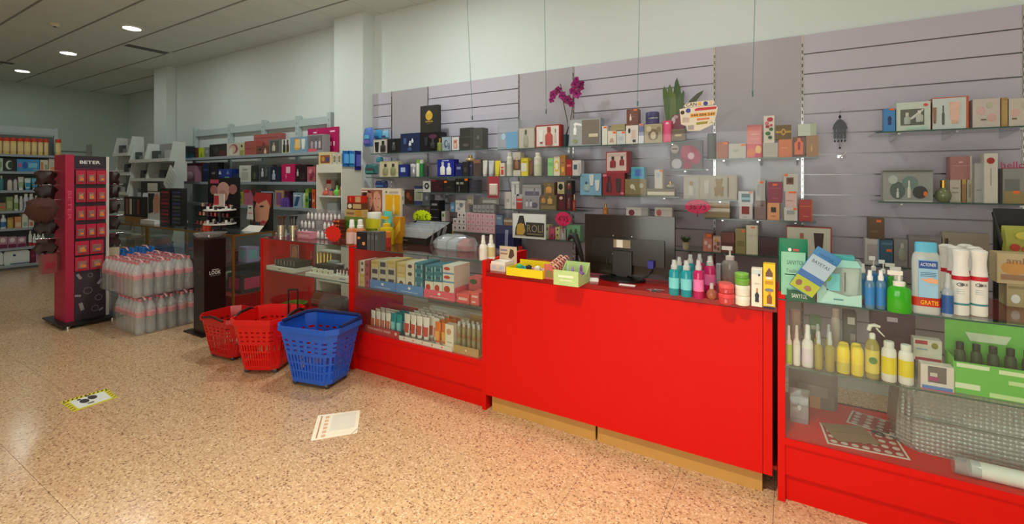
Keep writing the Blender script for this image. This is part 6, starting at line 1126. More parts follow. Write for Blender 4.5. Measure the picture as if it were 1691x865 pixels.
t2 = bx(zn, 1520, 1576, 604, (226, 214, 210), 'white cut-out carton with a blue foot and magenta label', [('r', .22, .3, .78, .95, (110, 100, 100)), ('r', .04, .02, .96, .16, (80, 130, 200)), ('r', .25, .38, .55, .52, (170, 60, 120)), ('r', .28, .55, .5, .7, (206, 196, 190)), ('r', .0, .0, 1.0, .03, (206, 80, 120))], d=.05, name='cosmetic_carton')
bx(zn, 1508, 1556, 561, (226, 220, 206), 'white pharmacy carton with a crimson corner', [('r', .06, .76, .5, .94, (180, 40, 70)), ('r', .06, .0, .98, .14, (190, 60, 90)), ('c', .75, .75, .12, .14, (150, 140, 60)), ('r', .1, .5, .5, .56, (150, 176, 196))], d=.05, dy=.1, name='cosmetic_carton', yb=596)
GRN = (110, 196, 80)
t = thing('aloe_display_box', 'open bright green display box with dark bottles', 'display box', (PX(1640, 2.62), 2.62, SH4)); w_ = .27; h1 = PZ(1640, 605, 2.56)-SH4
B('tray_front', -w_/2, w_/2, -.06, -.057, 0, h1, GRN, t); B('tray_floor', -w_/2, w_/2, -.057, .06, 0, .003, GRN, t)
for sx in (-1, 1): B('tray_side', sx*w_/2-.0015-sx*.0015, sx*w_/2+.0015-sx*.0015, -.057, .06, .003, h1*1.1, GRN, t)
B('header_board', -w_/2, w_/2, .057, .06, .003, PZ(1640, 533, 2.66)-SH4, (120, 206, 90), t); MB().prism([(-w_*.2, .19), (w_*.2, .19), (w_*.26, .225), (-w_*.26, .225)], .0555, .057).build('printed_cloud', (226, 240, 210), t)
for a_, b_, c_, d_, col in ((-.48, -.2, .02, .04, (226, 240, 206)), (-.1, .46, .004, .02, (206, 236, 170)), (-.46, -.1, .1, .115, (226, 240, 206)), (.0, .46, .095, .11, (226, 244, 196)), (.1, .4, .06, .075, (206, 236, 170))): B('printed_label', w_*a_, w_*b_, -.0612, -.06, c_*h1/.12, d_*h1/.12, col, t)
for q in range(5): vessel_at(PX(1640, 2.62)-.1+.05*q, 2.62, SH4+.0035, .018, .19, 'flip', (60, 76, 50), 'dark aloe bottle standing in the green display box', (36, 44, 36), (90, 110, 70), 'aloe_bottle', 'bottle', 'aloe bottles in the green display box', seg=10)
# --- right case, deck
x_, y_ = PF(1338, 672, DK4); t = thing('cardboard_box', 'plain small brown cardboard box on the deck', 'box', (x_, y_+.03, DK4)); B('carton', -.045, .045, -.03, .05, 0, .085, (186, 136, 88), t); B('carton_flap', -.045, .045, -.03, .05, .0855, .088, (170, 120, 76), t)
softpack('crumpled clear bag at the red side panel', .09, .16, .06, (.055, 2.72, DK4), BAG, name='crumpled_bag', parts=[('c', 0, .5, .1, .08, (200, 200, 200))])
def sheet(label, px, rz, w, h, zz, cols):
    x_, y_ = px; t = thing('dotted_card', label, 'card', (x_, y_, DK4+zz), rz); B('card', -w/2, w/2, -h/2, h/2, 0, .0025, (226, 216, 206), t); B('printed_ground', -w/2+.008, w/2-.008, -h/2+.008, h/2-.008, .0025, .003, (170, 40, 36), t)
    for i in range(cols):
        for j in range(4):
            u, v = -w*.4+w*.8*i/(cols-1), -h*.36+h*.72*j/3
            MB().slab([(u+.014*math.cos(k*.6283), v+.014*math.sin(k*.6283)) for k in range(10)], .003, .0036).build('printed_dot', (216, 196, 186), t)
    return t
sheet('red sticker card with white dots lying under the scissors', (.30, 2.66), .1, .30, .2, 0, 7); sheet('red sticker card with white dots tucked behind the first one', (.42, 2.85), -.25, .3, .16, .004, 6)
t = thing('kraft_sheet', 'square of kraft paper lying on the dotted cards', 'paper', (.27, 2.68, DK4+.0078), .35); B('paper', -.10, .08, -.07, .09, 0, .0012, (140, 110, 76), t); B('fold', -.10, .08, .01, .012, .0012, .0022, (120, 92, 60), t)
x_, y_ = PF(1470, 722, DK4); t = thing('scissors', 'open dark scissors lying on the red deck', 'scissors', (x_, y_, DK4), -.55)
for s in (-1, 1):
    MB().slab([(0, -.006*s), (.13, .004*s), (.135, .008*s), (.0, .008*s)][::s], .001+.002*(s > 0), .003+.002*(s > 0)).xf(Matrix.Rotation(.06*s, 4, 'Z')).build('blade', STEEL, t); MB().tube([(-.04+.026*math.cos(k*.6283), .022*s+.014*math.sin(k*.6283), .006) for k in range(10)], .004, 6, True).build('finger_loop', (40, 36, 34), t, True)
MB().lathe([(.005, 0), (.004, .007)], 10).build('pivot_screw', CHROME, t, True)
def bubble():
    m = bpy.data.materials.new('bubble_film'); m.use_nodes = True; n, l = m.node_tree.nodes, m.node_tree.links; p = n['Principled BSDF']; p.inputs['Base Color'].default_value = (*lin((170, 172, 168)), 1); p.inputs['Roughness'].default_value = .16; p.inputs['Metallic'].default_value = .1
    v = n.new('ShaderNodeTexVoronoi'); v.inputs['Scale'].default_value = 58; v.inputs['Randomness'].default_value = .15; g = n.new('ShaderNodeNewGeometry'); b = n.new('ShaderNodeBump'); b.inputs['Strength'].default_value = .9; b.inputs['Distance'].default_value = .01; b.invert = True
    l.new(g.outputs['Position'], v.inputs['Vector']); l.new(v.outputs['Distance'], b.inputs['Height']); l.new(b.outputs[0], p.inputs['Normal']); return m
t = thing('bubble_wrap_bundle', 'big folded bundle of silvery bubble wrap', 'bubble wrap', (.95, 2.82, DK4)); rg = []
for zz, s in ((0, .96), (.03, 1), (.14, .99), (.26, .97), (.31, .9)): rg.append([(.52*s*cx_, .15*s*sy_, zz) for cx_, sy_ in ((-1, -.7), (-.9, -1), (-.3, -1.04), (.3, -.98), (.9, -1), (1, -.7), (1, .7), (.9, 1), (-.9, 1), (-1, .7))])
MB().loft(rg).build('bubble_sheet', bubble(), t, True); B('fold_edge', -.5, .5, -.158, -.152, .15, .155, (120, 122, 118), t)
t = thing('white_roll', 'white paper roll in clear film lying on the deck', 'roll', (.62, 2.565, DK4+.033)); Mx = Matrix.Rotation(math.pi/2, 4, 'Y')
MB().lathe([(.032, 0.02), (.032, .8)], 20).xf(Mx).build('paper_roll', (236, 236, 230), t, True); MB().lathe([(.033, -.03), (.034, .02), (.033, .05), (.0325, .05)], 16).xf(Mx).build('film_end', BAG, t, True)
x_, y_ = PF(1525, 704, DK4); bx(Zone(DK4, y_, .04), 1514, 1537, 662, (190, 50, 44), 'red carton standing beside the bubble wrap', [('r', .2, .8, .8, .95, (190, 150, 70)), ('r', .2, .3, .8, .5, (220, 110, 100))], name='cosmetic_carton')
softpack('grey padded envelope leaning behind the dotted cards', .22, .2, .03, (.12, 2.93, DK4), (120, 110, 100), name='padded_envelope', parts=[('r', -.3, .3, .3, .6, (140, 130, 120))])
# ================================================================== white shelving along the wall between the columns
PG = mat((180, 194, 194), .45); PGE = mat((150, 160, 168), .4)
t = thing('wall_shelving', 'pale grey perforated wall shelving full of gift boxes', 'shelving', (-6.9, 4.07, 0))
ups = [PX(p, 4.05)+6.9 for p in (322, 380, 436, 492, 545)]
for u in ups:
    o = B('upright', u-.035, u+.035, -.04, .02, 0, 2.42, PG, t); m = MB()
    for q in range(26): m.box(u-.006, u+.006, -.0408, -.0398, .5+.072*q, .53+.072*q)
    o2 = m.build('slot_row', (110, 116, 116), o); o2['kind'] = 'stuff'
for a, b in zip(ups[:-1], ups[1:]):
    B('cross_beam', a+.036, b-.036, -.03, -.005, 2.27, 2.37, PG, t); B('back_panel', a+.036, b-.036, .0, .012, .2, 1.86, (190, 192, 186), t)
for zz in (1.872, 1.487, 1.150, .78, .4):
    for a, b in zip([-2.05]+ups[1:-1], ups[1:-1]+[6.9-5.0]): o = B('shelf_board', a+.002, b-.002, -.33, -.045, zz-.028, zz, PG, t); B('price_rail', a+.002, b-.002, -.338, -.33, zz-.035, zz+.004, PGE, o)
W1 = Zone(1.8725, 3.76, .1, 'on the top wall shelf'); W2 = Zone(1.4875, 3.76, .1, 'on the middle wall shelf'); W3 = Zone(1.1505, 3.76, .1, 'on the lower wall shelf')
bx(W1, 287, 311, 242, (34, 40, 42), 'black gift box with teal foot', [('r', .4, .05, .98, .4, (20, 80, 90)), ('r', .05, .1, .3, .16, (150, 150, 150))]); bx(W1, 311.5, 322, 244, (24, 30, 38), 'black carton beside the teal footed box', [('r', .2, .05, .9, .4, (20, 70, 84))]); bx(W1, 322.5, 327.5, 244, (90, 36, 34), 'slim dark red carton', [('r', .2, .2, .8, .3, (130, 70, 60))]); bx(W1, 328, 337, 244, (176, 190, 40), 'lime yellow carton', [('p', [(.2, .1), (.8, .1), (.5, .6)], (120, 150, 60))]); bx(W1, 337.5, 345.5, 243, (120, 124, 120), 'grey carton beside the lime one', [('r', .2, .4, .8, .7, (150, 150, 146))])
bx(W1, 346, 374, 238, (32, 30, 26), 'large black gift box with a red corner', [('r', .55, .05, .95, .5, (80, 36, 34)), ('c', .4, .5, .14, .3, (50, 50, 46))]); bx(W1, 374.5, 395, 236, (196, 190, 180), 'white gift box with a copper ring', [('c', .55, .55, .36, .36, (150, 80, 70)), ('c', .48, .52, .26, .3, (200, 176, 160)), ('r', .2, .1, .5, .6, (210, 200, 190))]); bx(W1, 395.5, 403, 237, (190, 190, 140), 'olive white slim carton with black dot', [('c', .5, .8, .2, .1, (40, 40, 36)), ('r', .1, .05, .9, .45, (150, 150, 80))])
bx(W1, 404, 423, 233, (164, 84, 76), 'salmon red gift box', [('r', .1, .45, .9, .5, (140, 66, 60))]); bx(W1, 419, 461, 221, (170, 92, 88), 'large salmon gift box standing behind', [('r', .05, .8, .95, .84, (140, 70, 66)), ('c', .3, .4, .05, .06, (60, 30, 30))], dy=.12); bx(W1, 424, 443, 241, (110, 70, 60), 'brown window box', [('b', .75, .1, .2, .6, (210, 180, 160), (200, 170, 150)), ('c', .3, .6, .1, .12, (40, 30, 30))]); bx(W1, 444, 465, 230, (110, 112, 108), 'grey window gift box with a pale flacon', [('r', .1, .1, .8, .9, (80, 80, 76)), ('b', .4, .2, .24, .6, (190, 176, 156), (150, 140, 130))])
bx(W1, 465.5, 479, 230, (200, 204, 196), 'white gift box with black flacons', [('b', .3, .1, .3, .85, (40, 40, 36), (30, 30, 30)), ('b', .72, .1, .3, .85, (70, 50, 40), (40, 30, 30)), ('r', .1, .05, .6, .25, (170, 180, 90))]); bx(W1, 479.5, 507, 226, (120, 156, 180), 'pale blue gift box with a golden kettle', [('c', .42, .4, .2, .25, (206, 160, 80), 'shown_kettle'), ('c', .4, .75, .16, .18, (196, 120, 60)), ('r', .3, .3, .6, .85, (226, 190, 120)), ('u', .8, .2, .22, .65, (226, 226, 220), (210, 210, 206))]); bx(W1, 507.5, 534, 222, (150, 146, 150), 'silver framed cosmetic set', [('r', .06, .1, .94, .94, (110, 104, 110)), ('b', .3, .2, .14, .6, (170, 150, 160), (90, 90, 96)), ('b', .55, .2, .12, .6, (176, 176, 190), (90, 90, 96)), ('b', .78, .2, .12, .6, (190, 180, 180), (120, 120, 126)), ('r', .05, .02, .6, .2, (206, 90, 110))]); bx(W1, 508, 558.5, 211, (176, 20, 88), 'large magenta gift box behind the silver set', [('r', .3, .1, .33, .95, (206, 60, 120)), ('r', .2, .8, .3, .86, (240, 200, 220)), ('r', .75, .8, .9, .86, (240, 200, 220)), ('r', .6, .25, .66, .45, (236, 190, 210)), ('r', .75, .25, .79, .42, (236, 190, 210)), ('r', .86, .25, .9, .42, (236, 190, 210))], dy=.13)
bx(W2, 292, 322, 274, clear('pink_bag_film', (206, 150, 170), .6, 1.2, .12), 'clear pinkish bagged gift', [('c', .3, .5, .2, .25, (196, 120, 140)), ('c', .7, .4, .2, .25, (206, 170, 180))]); bx(W2, 304, 333, 269, (150, 26, 56), 'crimson gift box behind the pinkish bag', [('r', .1, .7, .9, .75, (190, 60, 90))], dy=.12); bx(W2, 334, 345, 270, (30, 40, 66), 'navy slim gift box', [('r', .2, .6, .8, .7, (60, 70, 110))]); bx(W2, 346, 359, 268, (26, 26, 28), 'black gift box with tiny logo', [('r', .3, .4, .7, .5, (110, 110, 110))]); bx(W2, 360, 383, 279, (26, 46, 130), 'royal blue gift box with white triangles', [('p', [(.05, .6), (.25, .6), (.15, .9)], (200, 206, 220)), ('p', [(.6, .6), (.8, .6), (.7, .9)], (110, 130, 190)), ('r', .5, .1, .8, .4, (110, 190, 190))]); bx(W2, 383.5, 394.5, 286, (20, 30, 76), 'low midnight blue carton', [('r', .2, .4, .8, .5, (60, 70, 130))])
bx(W2, 395, 414, 273, (200, 200, 186), 'white tall carton with grey print', [('r', .2, .1, .8, .6, (176, 176, 160)), ('r', .3, .7, .7, .8, (150, 150, 140))]); bx(W2, 414.5, 426, 273, (40, 46, 40), 'dark green carton', [('c', .5, .4, .25, .2, (80, 86, 60))]); bx(W2, 427, 446, 272, (70, 74, 74), 'grey window gift box with silver flacon', [('r', .12, .1, .88, .85, (50, 54, 54)), ('b', .35, .3, .2, .5, (176, 180, 180), (220, 220, 220)), ('u', .7, .25, .22, .55, (90, 90, 92), (60, 60, 60))]); bx(W2, 447, 464.5, 276, (30, 34, 56), 'navy gift box with a pale flacon', [('b', .3, .15, .3, .65, (150, 156, 170), (200, 200, 206)), ('r', .6, .2, .9, .5, (40, 44, 80))]); bx(W2, 465, 487, 271, (190, 20, 86), 'vivid magenta gift box', [('r', .35, .5, .65, .85, (226, 190, 200)), ('r', .3, .2, .4, .45, (220, 90, 140))]); bx(W2, 488, 506, 272, (36, 20, 24), 'black gift box beside the magenta one', [('b', .2, .35, .16, .4, (190, 180, 180), (170, 160, 160)), ('r', .4, .1, .9, .5, (56, 36, 40))]); bx(W2, 507, 521, 275, (176, 90, 100), 'rose floral gift box', [('c', .6, .5, .25, .2, (130, 50, 70)), ('c', .4, .7, .2, .16, (206, 130, 140)), ('c', .5, .25, .2, .15, (120, 40, 50))])
bx(W3, 378, 390, 315, (130, 40, 30), 'dark red gift carton', [('c', .5, .4, .25, .2, (170, 90, 50))]); bx(W3, 390.5, 402, 316, (170, 160, 60), 'yellow green gift carton', [('c', .5, .6, .25, .2, (70, 100, 60)), ('r', .2, .1, .8, .3, (120, 140, 80))]); bx(W3, 402.5, 412, 313, (190, 110, 130), 'pink gift carton with red lid', [('r', 0, .8, 1, 1, (180, 40, 60))]); bx(W3, 431, 449, 316, (160, 166, 190), 'pale lilac blue gift carton', [('r', .1, .1, .6, .9, (176, 190, 176))]); bx(W3, 454, 467.5, 314, (176, 140, 110), 'tan framed gift carton', [('r', .18, .12, .82, .86, (140, 90, 130))])
for q in range(3): vessel(W3, 462+q*4.2, 466+q*4.2, 327, 'flip', (96, 60, 150), 'small violet bottle in front of the tan framed carton', cap=(110, 76, 160), dy=-.03, group='violet bottles on the lower wall shelf')
bx(W3, 470, 477, 316, (70, 30, 60), 'slim aubergine carton', [('r', .2, .5, .8, .7, (100, 50, 90))]); bx(W3, 484, 497.5, 318, (150, 176, 196), 'white and blue gift carton', [('p', [(.1, .1), (.5, .1), (.9, .9), (.5, .9)], (50, 80, 120)), ('r', .1, .75, .9, .85, (220, 226, 226))]); vessel(W3, 498, 503.5, 313, 'round', (190, 206, 180), 'pale green bottle with black cap', cap=BLACK); bx(W3, 504, 509.5, 311, (120, 160, 60), 'narrow carton with green leaves', [('c', .5, .4, .4, .1, (60, 110, 40)), ('c', .5, .7, .4, .1, (170, 190, 90))]); bx(W3, 510, 514.5, 318, (26, 40, 60), 'narrow navy carton', [('r', .2, .5, .8, .6, (90, 110, 140))]); bx(W3, 515, 520.5, 312, (206, 90, 50), 'narrow orange carton', [('c', .5, .4, .3, .08, (240, 190, 140)), ('r', .2, .7, .8, .8, (170, 50, 30))])
# ================================================================== white cabinet in front of the column
t = thing('white_cabinet', 'tall white open cabinet beside the column', 'cabinet', (-4.69, 3.6, 0)); CW = (222, 220, 206); wl, wr = -.235, .235
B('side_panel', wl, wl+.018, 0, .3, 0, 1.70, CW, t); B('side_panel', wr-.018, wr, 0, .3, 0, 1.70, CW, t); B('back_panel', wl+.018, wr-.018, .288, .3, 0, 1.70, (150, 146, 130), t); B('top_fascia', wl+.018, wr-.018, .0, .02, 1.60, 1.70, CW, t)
for zz in (1.682, 1.325, 1.0, .66, .3, .05): B('shelf_board', wl+.018, wr-.018, .021, .288, zz-.018, zz, CW, t)
CBZ = 1.3255; zn = Zone(CBZ, 3.65, .05, 'in the white cabinet')
vessel(zn, 530, 538, 310, 'globe', mat((206, 90, 70), .2), 'coral flacon with pink top', cap=(240, 190, 170)); bx(zn, 531, 538, 291, (150, 30, 36), 'small red perfume carton', [('r', .3, .2, .7, .8, (226, 200, 190))], dy=.1); l1 = bx(zn, 539, 547, 297, (206, 180, 170), 'blush carton with red top', [('r', 0, .75, 1, 1, (150, 20, 30)), ('r', .2, .2, .8, .3, (170, 130, 120))], dy=.06)
vessel(zn, 539, 546, 312, 'perf', mat((190, 110, 110), .2), 'rosy flacon', cap=(80, 70, 130)); vessel(zn, 548, 556, 306, 'globe', mat((120, 200, 70), .2), 'bright green flacon with a pointed cap', cap=(170, 220, 140)); vessel(zn, 557, 563, 308, 'perf', mat((170, 130, 80), .2), 'amber brown flacon', cap=(220, 190, 150))
zn = Zone(1.005, 3.65, .05, 'in the white cabinet'); bx(zn, 540, 556, 334, (150, 156, 156), 'grey boxed item', [('r', .1, .4, .9, .6, (190, 196, 196))])
zn = Zone(1.7005, 3.61, .08, 'on top of the white cabinet'); bx(zn, 526, 548, 251, (214, 196, 150), 'cream scalloped window carton', [('r', .15, .1, .85, .75, (150, 80, 50)), ('c', .35, .45, .12, .2, (200, 150, 60)), ('c', .68, .4, .12, .2, (60, 80, 140))])
for q in range(2): bx(zn, 549+q*8, 556+q*8, 253, (206, 200, 184), ('white sachet carton beside the scalloped carton', 'white sachet carton at the cabinet corner')[q], [('c', .5, .6, .3, .18, (150, 140, 110)), ('c', .5, .3, .25, .12, (130, 130, 110))])
# blue toothbrush packs hung on the side of the cabinet
xs = -4.449
for q, (px, yt, yb, lab, c) in enumerate(((570, 249, 275, 'bright blue pack hanging on the cabinet side', (30, 110, 190)), (579, 249, 275, 'sky blue pack hanging on the cabinet side', (40, 130, 206)), (590, 249, 281, 'deep blue pack hanging on the cabinet side', (30, 30, 120)))):
    Yh = 3.63+.1*q; d_ = (-_s+_c*(px-CX)/FPX); Yq = xs/d_*(_c+_s*(px-CX)/FPX); zt, zb = PZ(px, yt, Yq), PZ(px, yb, Yq)
    t = thing('brush_pack', lab, 'hanging pack', (xs+.012, Yq, zb)); B('backing_card', -.004, .004, -.045, .045, 0, zt-zb, c, t); B('blister', .004, .018, -.03, .03, (zt-zb)*.2, (zt-zb)*.8, tuple(min(255, v+70) for v in c), t); MB().tube([(-.012, 0, (zt-zb)*.95), (.03, 0, (zt-zb)*.96)], .0025, 5).build('hook_rod', CHROME, t, True)
# ================================================================== gold framed glass counters with makeup displays
GF = mat((150, 112, 50), .35, .6)
def goldcase(label, xa, xb, top=.95, ya=2.6, yb=3.06):
    ox = (xa+xb)/2; t = thing('gold_glass_counter', label, 'display case', (ox, ya, 0)); a, b = xa-ox, xb-ox; D = yb-ya
    for xx in (a, b-.022):
        for yy in (0, D-.022): B('gold_post', xx, xx+.022, yy, yy+.022, .0, top-.006, GF, t)
    for yy in (0, D-.022): B('gold_rail', a+.0225, b-.0225, yy, yy+.022, top-.026, top-.006, GF, t)
    for xx in (a, b-.022): B('gold_rail', xx, xx+.022, .0225, D-.0225, top-.026, top-.006, GF, t)
    B('glass_top', a, b, 0, D, top-.0055, top, GLASS, t); B('base_cabinet', a+.0225, b-.0225, .01, D-.01, .04, .30, (140, 14, 12), t)
    B('glass_shelf', a+.0225, b-.0225, .03, D-.03, .62, .626, GLASS, t); B('glass_front', a+.0225, b-.0225, .004, .008, .301, top-.027, GLASS, t); B('glass_end', b-.012, b-.008, .0225, D-.0225, .301, top-.027, GLASS, t); B('rear_board', a+.0225, b-.0225, D-.018, D-.012, .301, .6, (70, 64, 60), t)
    return t
goldcase('gold framed glass counter behind the black pillar', -6.86, -4.9); goldcase('gold framed glass counter behind the wrapped water', -8.2, -6.88)
GZ = .9505
def shelfpack(label, x, y, z, w, d, h, c, c2): 
    t = carton(label, x-w/2, x+w/2, y, z, z+h, d, c, [('r', .1, .2, .9, .8, c2)], name='cosmetic_carton'); decal_side = B('side_print', w/2-.0005, w/2, -d*.35, d*.35, h*.2, h*.8, c2, t); return t
shelfpack('violet and teal cosmetic bag box in the gold framed counter', -5.05, 2.78, .6265, .16, .14, .16, (150, 140, 180), (120, 170, 180)); shelfpack('maroon cosmetic carton in the gold framed counter', -5.3, 2.7, .6265, .2, .2, .1, (90, 26, 30), (130, 50, 50)); shelfpack('pink flat carton on the counter base', -5.1, 2.72, .3005, .26, .24, .2, (50, 44, 50), (190, 60, 100)); shelfpack('ivory flat carton on the counter base', -5.5, 2.68, .3005, .3, .3, .14, (180, 174, 150), (150, 140, 120)); shelfpack('grey cosmetic carton under the palette towers', -7.2, 2.75, .6265, .3, .2, .15, (110, 116, 120), (150, 90, 110)); shelfpack('orange brown carton under the palette towers', -7.6, 2.7, .6265, .3, .2, .12, (150, 110, 50), (110, 110, 110))
Yq = 2.8
def zq(px, py, Y=Yq): return PZ(px, py, Y)-GZ
def sgn(name, label, cat, x0, x1, yt, Y, d, col, extra):
    a, b = PX(x0, Y), PX(x1, Y); t = thing(name, label, cat, ((a+b)/2, Y, GZ)); w = b-a; h = PZ((x0+x1)/2, yt, Y)-GZ; extra(t, w, h, d, col); return t
def tower(t, w, h, d, col):
    B('back_board', -w/2, w/2, d-.01, d, .0, h, (22, 18, 20), t); F = d-.0115
    for q, (u, v, r, c) in enumerate(((.0, .74, .2, (206, 160, 150)), (-.3, .74, .12, (170, 110, 110)), (.3, .76, .12, (170, 110, 110)), (.0, .62, .15, (190, 140, 130)))): MB().prism([(u*w+r*w*math.cos(i*.4488), v*h+r*w*.7*math.sin(i*.4488)) for i in range(14)], F-.001*q, d-.01).build('printed_face', c, t)
    B('brand_plate', -w*.42, -w*.15, F-.001, d-.01, h*.88, h*.96, (190, 70, 100), t)
    for k, zz in enumerate((.02, .2, .38)):
        B('step_shelf', -w/2, w/2, .02+.03*k, d-.01, h*zz, h*zz+.01, (26, 20, 20), t)
        for q in range(8): MB().lathe([(.012, h*zz+.01), (.012, h*zz+.05)], 8, -w*.43+w*.123*q, .045+.03*k).build('makeup_pot', [(150, 40, 50), (190, 90, 60), (206, 150, 120), (90, 30, 34)][(q+k) % 4], t, True)
sgn('makeup_tower', 'black makeup tower with a face header', 'makeup display', 316, 368, 293, 2.85, .2, None, tower)
def ringstand(t, w, h, d, col):
    MB().lathe([(.06, 0), (.06, .01), (.015, .014), (.015, h*.66)], 16).build('post', BLACK, t, True)
    for k, zz in enumerate((.18, .55)):
        MB().lathe([(w/2, h*zz), (w/2, h*zz+.012), (w*.1, h*zz+.014)], 20).build('ring_tray', (226, 222, 210), t, True)
        for q in range(8): an = q*.785; MB().lathe([(.014, h*zz+.014), (.014, h*zz+.05)], 8, w*.4*math.cos(an), w*.4*math.sin(an)).build('polish_bottle', (30, 24, 26) if q % 2 else (220, 214, 206), t, True)
    B('top_card', -w*.32, w*.32, -.012, .0, h*.66, h, (206, 196, 190), t); B('printed_block', -w*.3, w*.0, -.0132, -.012, h*.7, h*.95, (190, 50, 70), t)
sgn('ring_stand', 'black and white round polish stand with a red card', 'stand', 351, 376, 320, 2.72, .1, None, ringstand)
def facesign(t, w, h, d, col):
    B('poster_board', -w*.2, w/2, .05, .058, 0, h, (20, 18, 18), t); MB().prism([(-w*.1, h*.1), (w*.15, h*.05), (w*.35, h*.3), (w*.42, h*.75), (w*.2, h*.95), (-.0, h*.9), (-w*.15, h*.55)], .0475, .05).build('printed_face', (206, 150, 120), t); MB().prism([(-w*.2, h*.8), (.0, h*.7), (w*.3, h*.82), (w*.45, h*.6), (w*.48, h*.98), (-w*.1, h)], .046, .0475).build('printed_hair', (170, 40, 46), t); MB().prism([(w*.06, h*.2), (w*.2, h*.16), (w*.3, h*.22), (w*.18, h*.26)], .045, .0475).build('printed_lips', (190, 60, 70), t)
    MB().prism([(w*.02, h*.62), (w*.14, h*.6), (w*.22, h*.64), (w*.12, h*.66)], .045, .0475).build('printed_eye', (50, 30, 26), t)
sgn('face_poster', 'upright poster of a face with red hair', 'poster', 398, 443, 318, 2.98, .06, None, facesign)
t = thing('price_placard', 'small white placard in front of the red haired face poster', 'placard', (PX(413, 2.93), 2.93, GZ)); MB().prism([(-.07, .12), (.06, .12), (.045, .28), (-.04, .28)], 0, .003).build('card', (206, 206, 206), t); bar(t, 0, .25, -.0007, .05, .016, (60, 60, 60)); bar(t, 0, .19, -.0007, .08, .010, (200, 60, 90)); B('stem', -.004, .004, .003, .009, 0, .13, BLACK, t)
for q in range(5): MB().lathe([(.012, 0), (.012, .06), (.008, .09)], 8, -.07+.035*q, .06).build('mascara', (26, 24, 26), t, True)
t = thing('leaflet_strip', 'cream strip sign leaning on the glass counter edge', 'sign', (PX(415, 2.86)-.02, 2.86, GZ), .1); MB().add([(-.15, 0, 0), (.14, 0, 0), (.14, .06, .06), (-.1, .06, .06), (-.15, .004, 0), (.14, .004, 0), (.14, .064, .06), (-.1, .064, .06)], [(0, 1, 2, 3), (7, 6, 5, 4), (0, 4, 5, 1), (1, 5, 6, 2), (2, 6, 7, 3), (3, 7, 4, 0)]).build('strip', (206, 200, 190), t)
# left group: palettes and lipstick boxes
def palette(t, w, h, d, col):
    B('black_case', -w/2, w/2, 0, d, 0, h, (18, 16, 18), t)
    for q in range(9): B('swatch_row', -w*.36, w*.36, -.0015, 0, h*(.06+.1*q), h*(.12+.1*q), col[q % len(col)], t)
sgn('palette_tower', 'black lipstick tower with red swatches', 'makeup display', 264, 281, 311, 2.74, .06, [(120, 30, 44), (90, 24, 34), (150, 40, 56)], palette); sgn('palette_tower', 'black eyeshadow tower with blue grey swatches', 'makeup display', 283, 300, 311, 2.74, .06, [(60, 66, 84), (80, 80, 86), (50, 60, 110)], palette)
def lipbox(t, w, h, d, col):
    B('wooden_base', -w*.45, w*.45, 0, d, 0, h*.2, (150, 104, 44), t); B('black_case', -w/2, w/2, 0, d, h*.2, h, (16, 14, 14), t)
    for q, c in enumerate(((150, 90, 96), (200, 190, 180), (60, 50, 50), (130, 60, 60))): B('shown_tester', -w*.4+w*.2*q, -w*.28+w*.2*q, -.0015, 0, h*.28, h*.92, c, t)
sgn('lipstick_case', 'black tester case on a wooden base', 'makeup display', 205, 236, 325, 2.74, .1, None, lipbox)
def facebox(t, w, h, d, col):
    B('board', -w/2, w/2, .04, .05, 0, h, (190, 190, 186), t); MB().prism([(-.0, h*.3), (w*.3, h*.35), (w*.42, h*.7), (w*.25, h*.95), (-.0, h*.9), (-w*.1, h*.6)], .038, .04).build('printed_face', (190, 140, 120), t); MB().prism([(-w*.45, h*.3), (-w*.1, h*.35), (-w*.12, h*.7), (.0, h*.95), (-w*.45, h*.95)], .038, .04).build('printed_hair', (30, 30, 40), t)
    B('tray', -w/2, w/2, -.04, .038, 0, h*.12, (210, 210, 206), t)
sgn('face_display', 'white showcard with a dark haired face', 'showcard', 238, 261, 317, 2.72, .05, None, facebox)
def blackframe(t, w, h, d, col):
    B('stem', -.006, .006, 0, .01, 0, h*.72, BLACK, t); B('frame', -w/2, w/2, 0, .02, h*.7, h, (46, 46, 48), t); B('white_card', -w*.15, w*.35, -.002, 0, h*.75, h*.95, (216, 216, 206), t); B('foot', -.06, .06, -.03, .05, 0, .006, BLACK, t)
sgn('framed_notice', 'black framed notice with a white card on a stem', 'sign', 233, 265, 299, 2.93, .02, None, blackframe)
t = thing('candle_pair', 'two glowing red glass candle jars on the counter', 'candles', (PX(342, 2.64), 2.64, GZ))
for q in (-.035, .035): o = MB().lathe([(.028, 0), (.03, .065), (.027, .065), (.025, .006)], 14, q).build('glass_jar', clear('red_glass_%d' % (q > 0), (240, 90, 60), .55, 1.2, .05), t, True); MB().lathe([(.022, .006), (.022, .04)], 12, q).build('wax', (240, 130, 100), t, True)
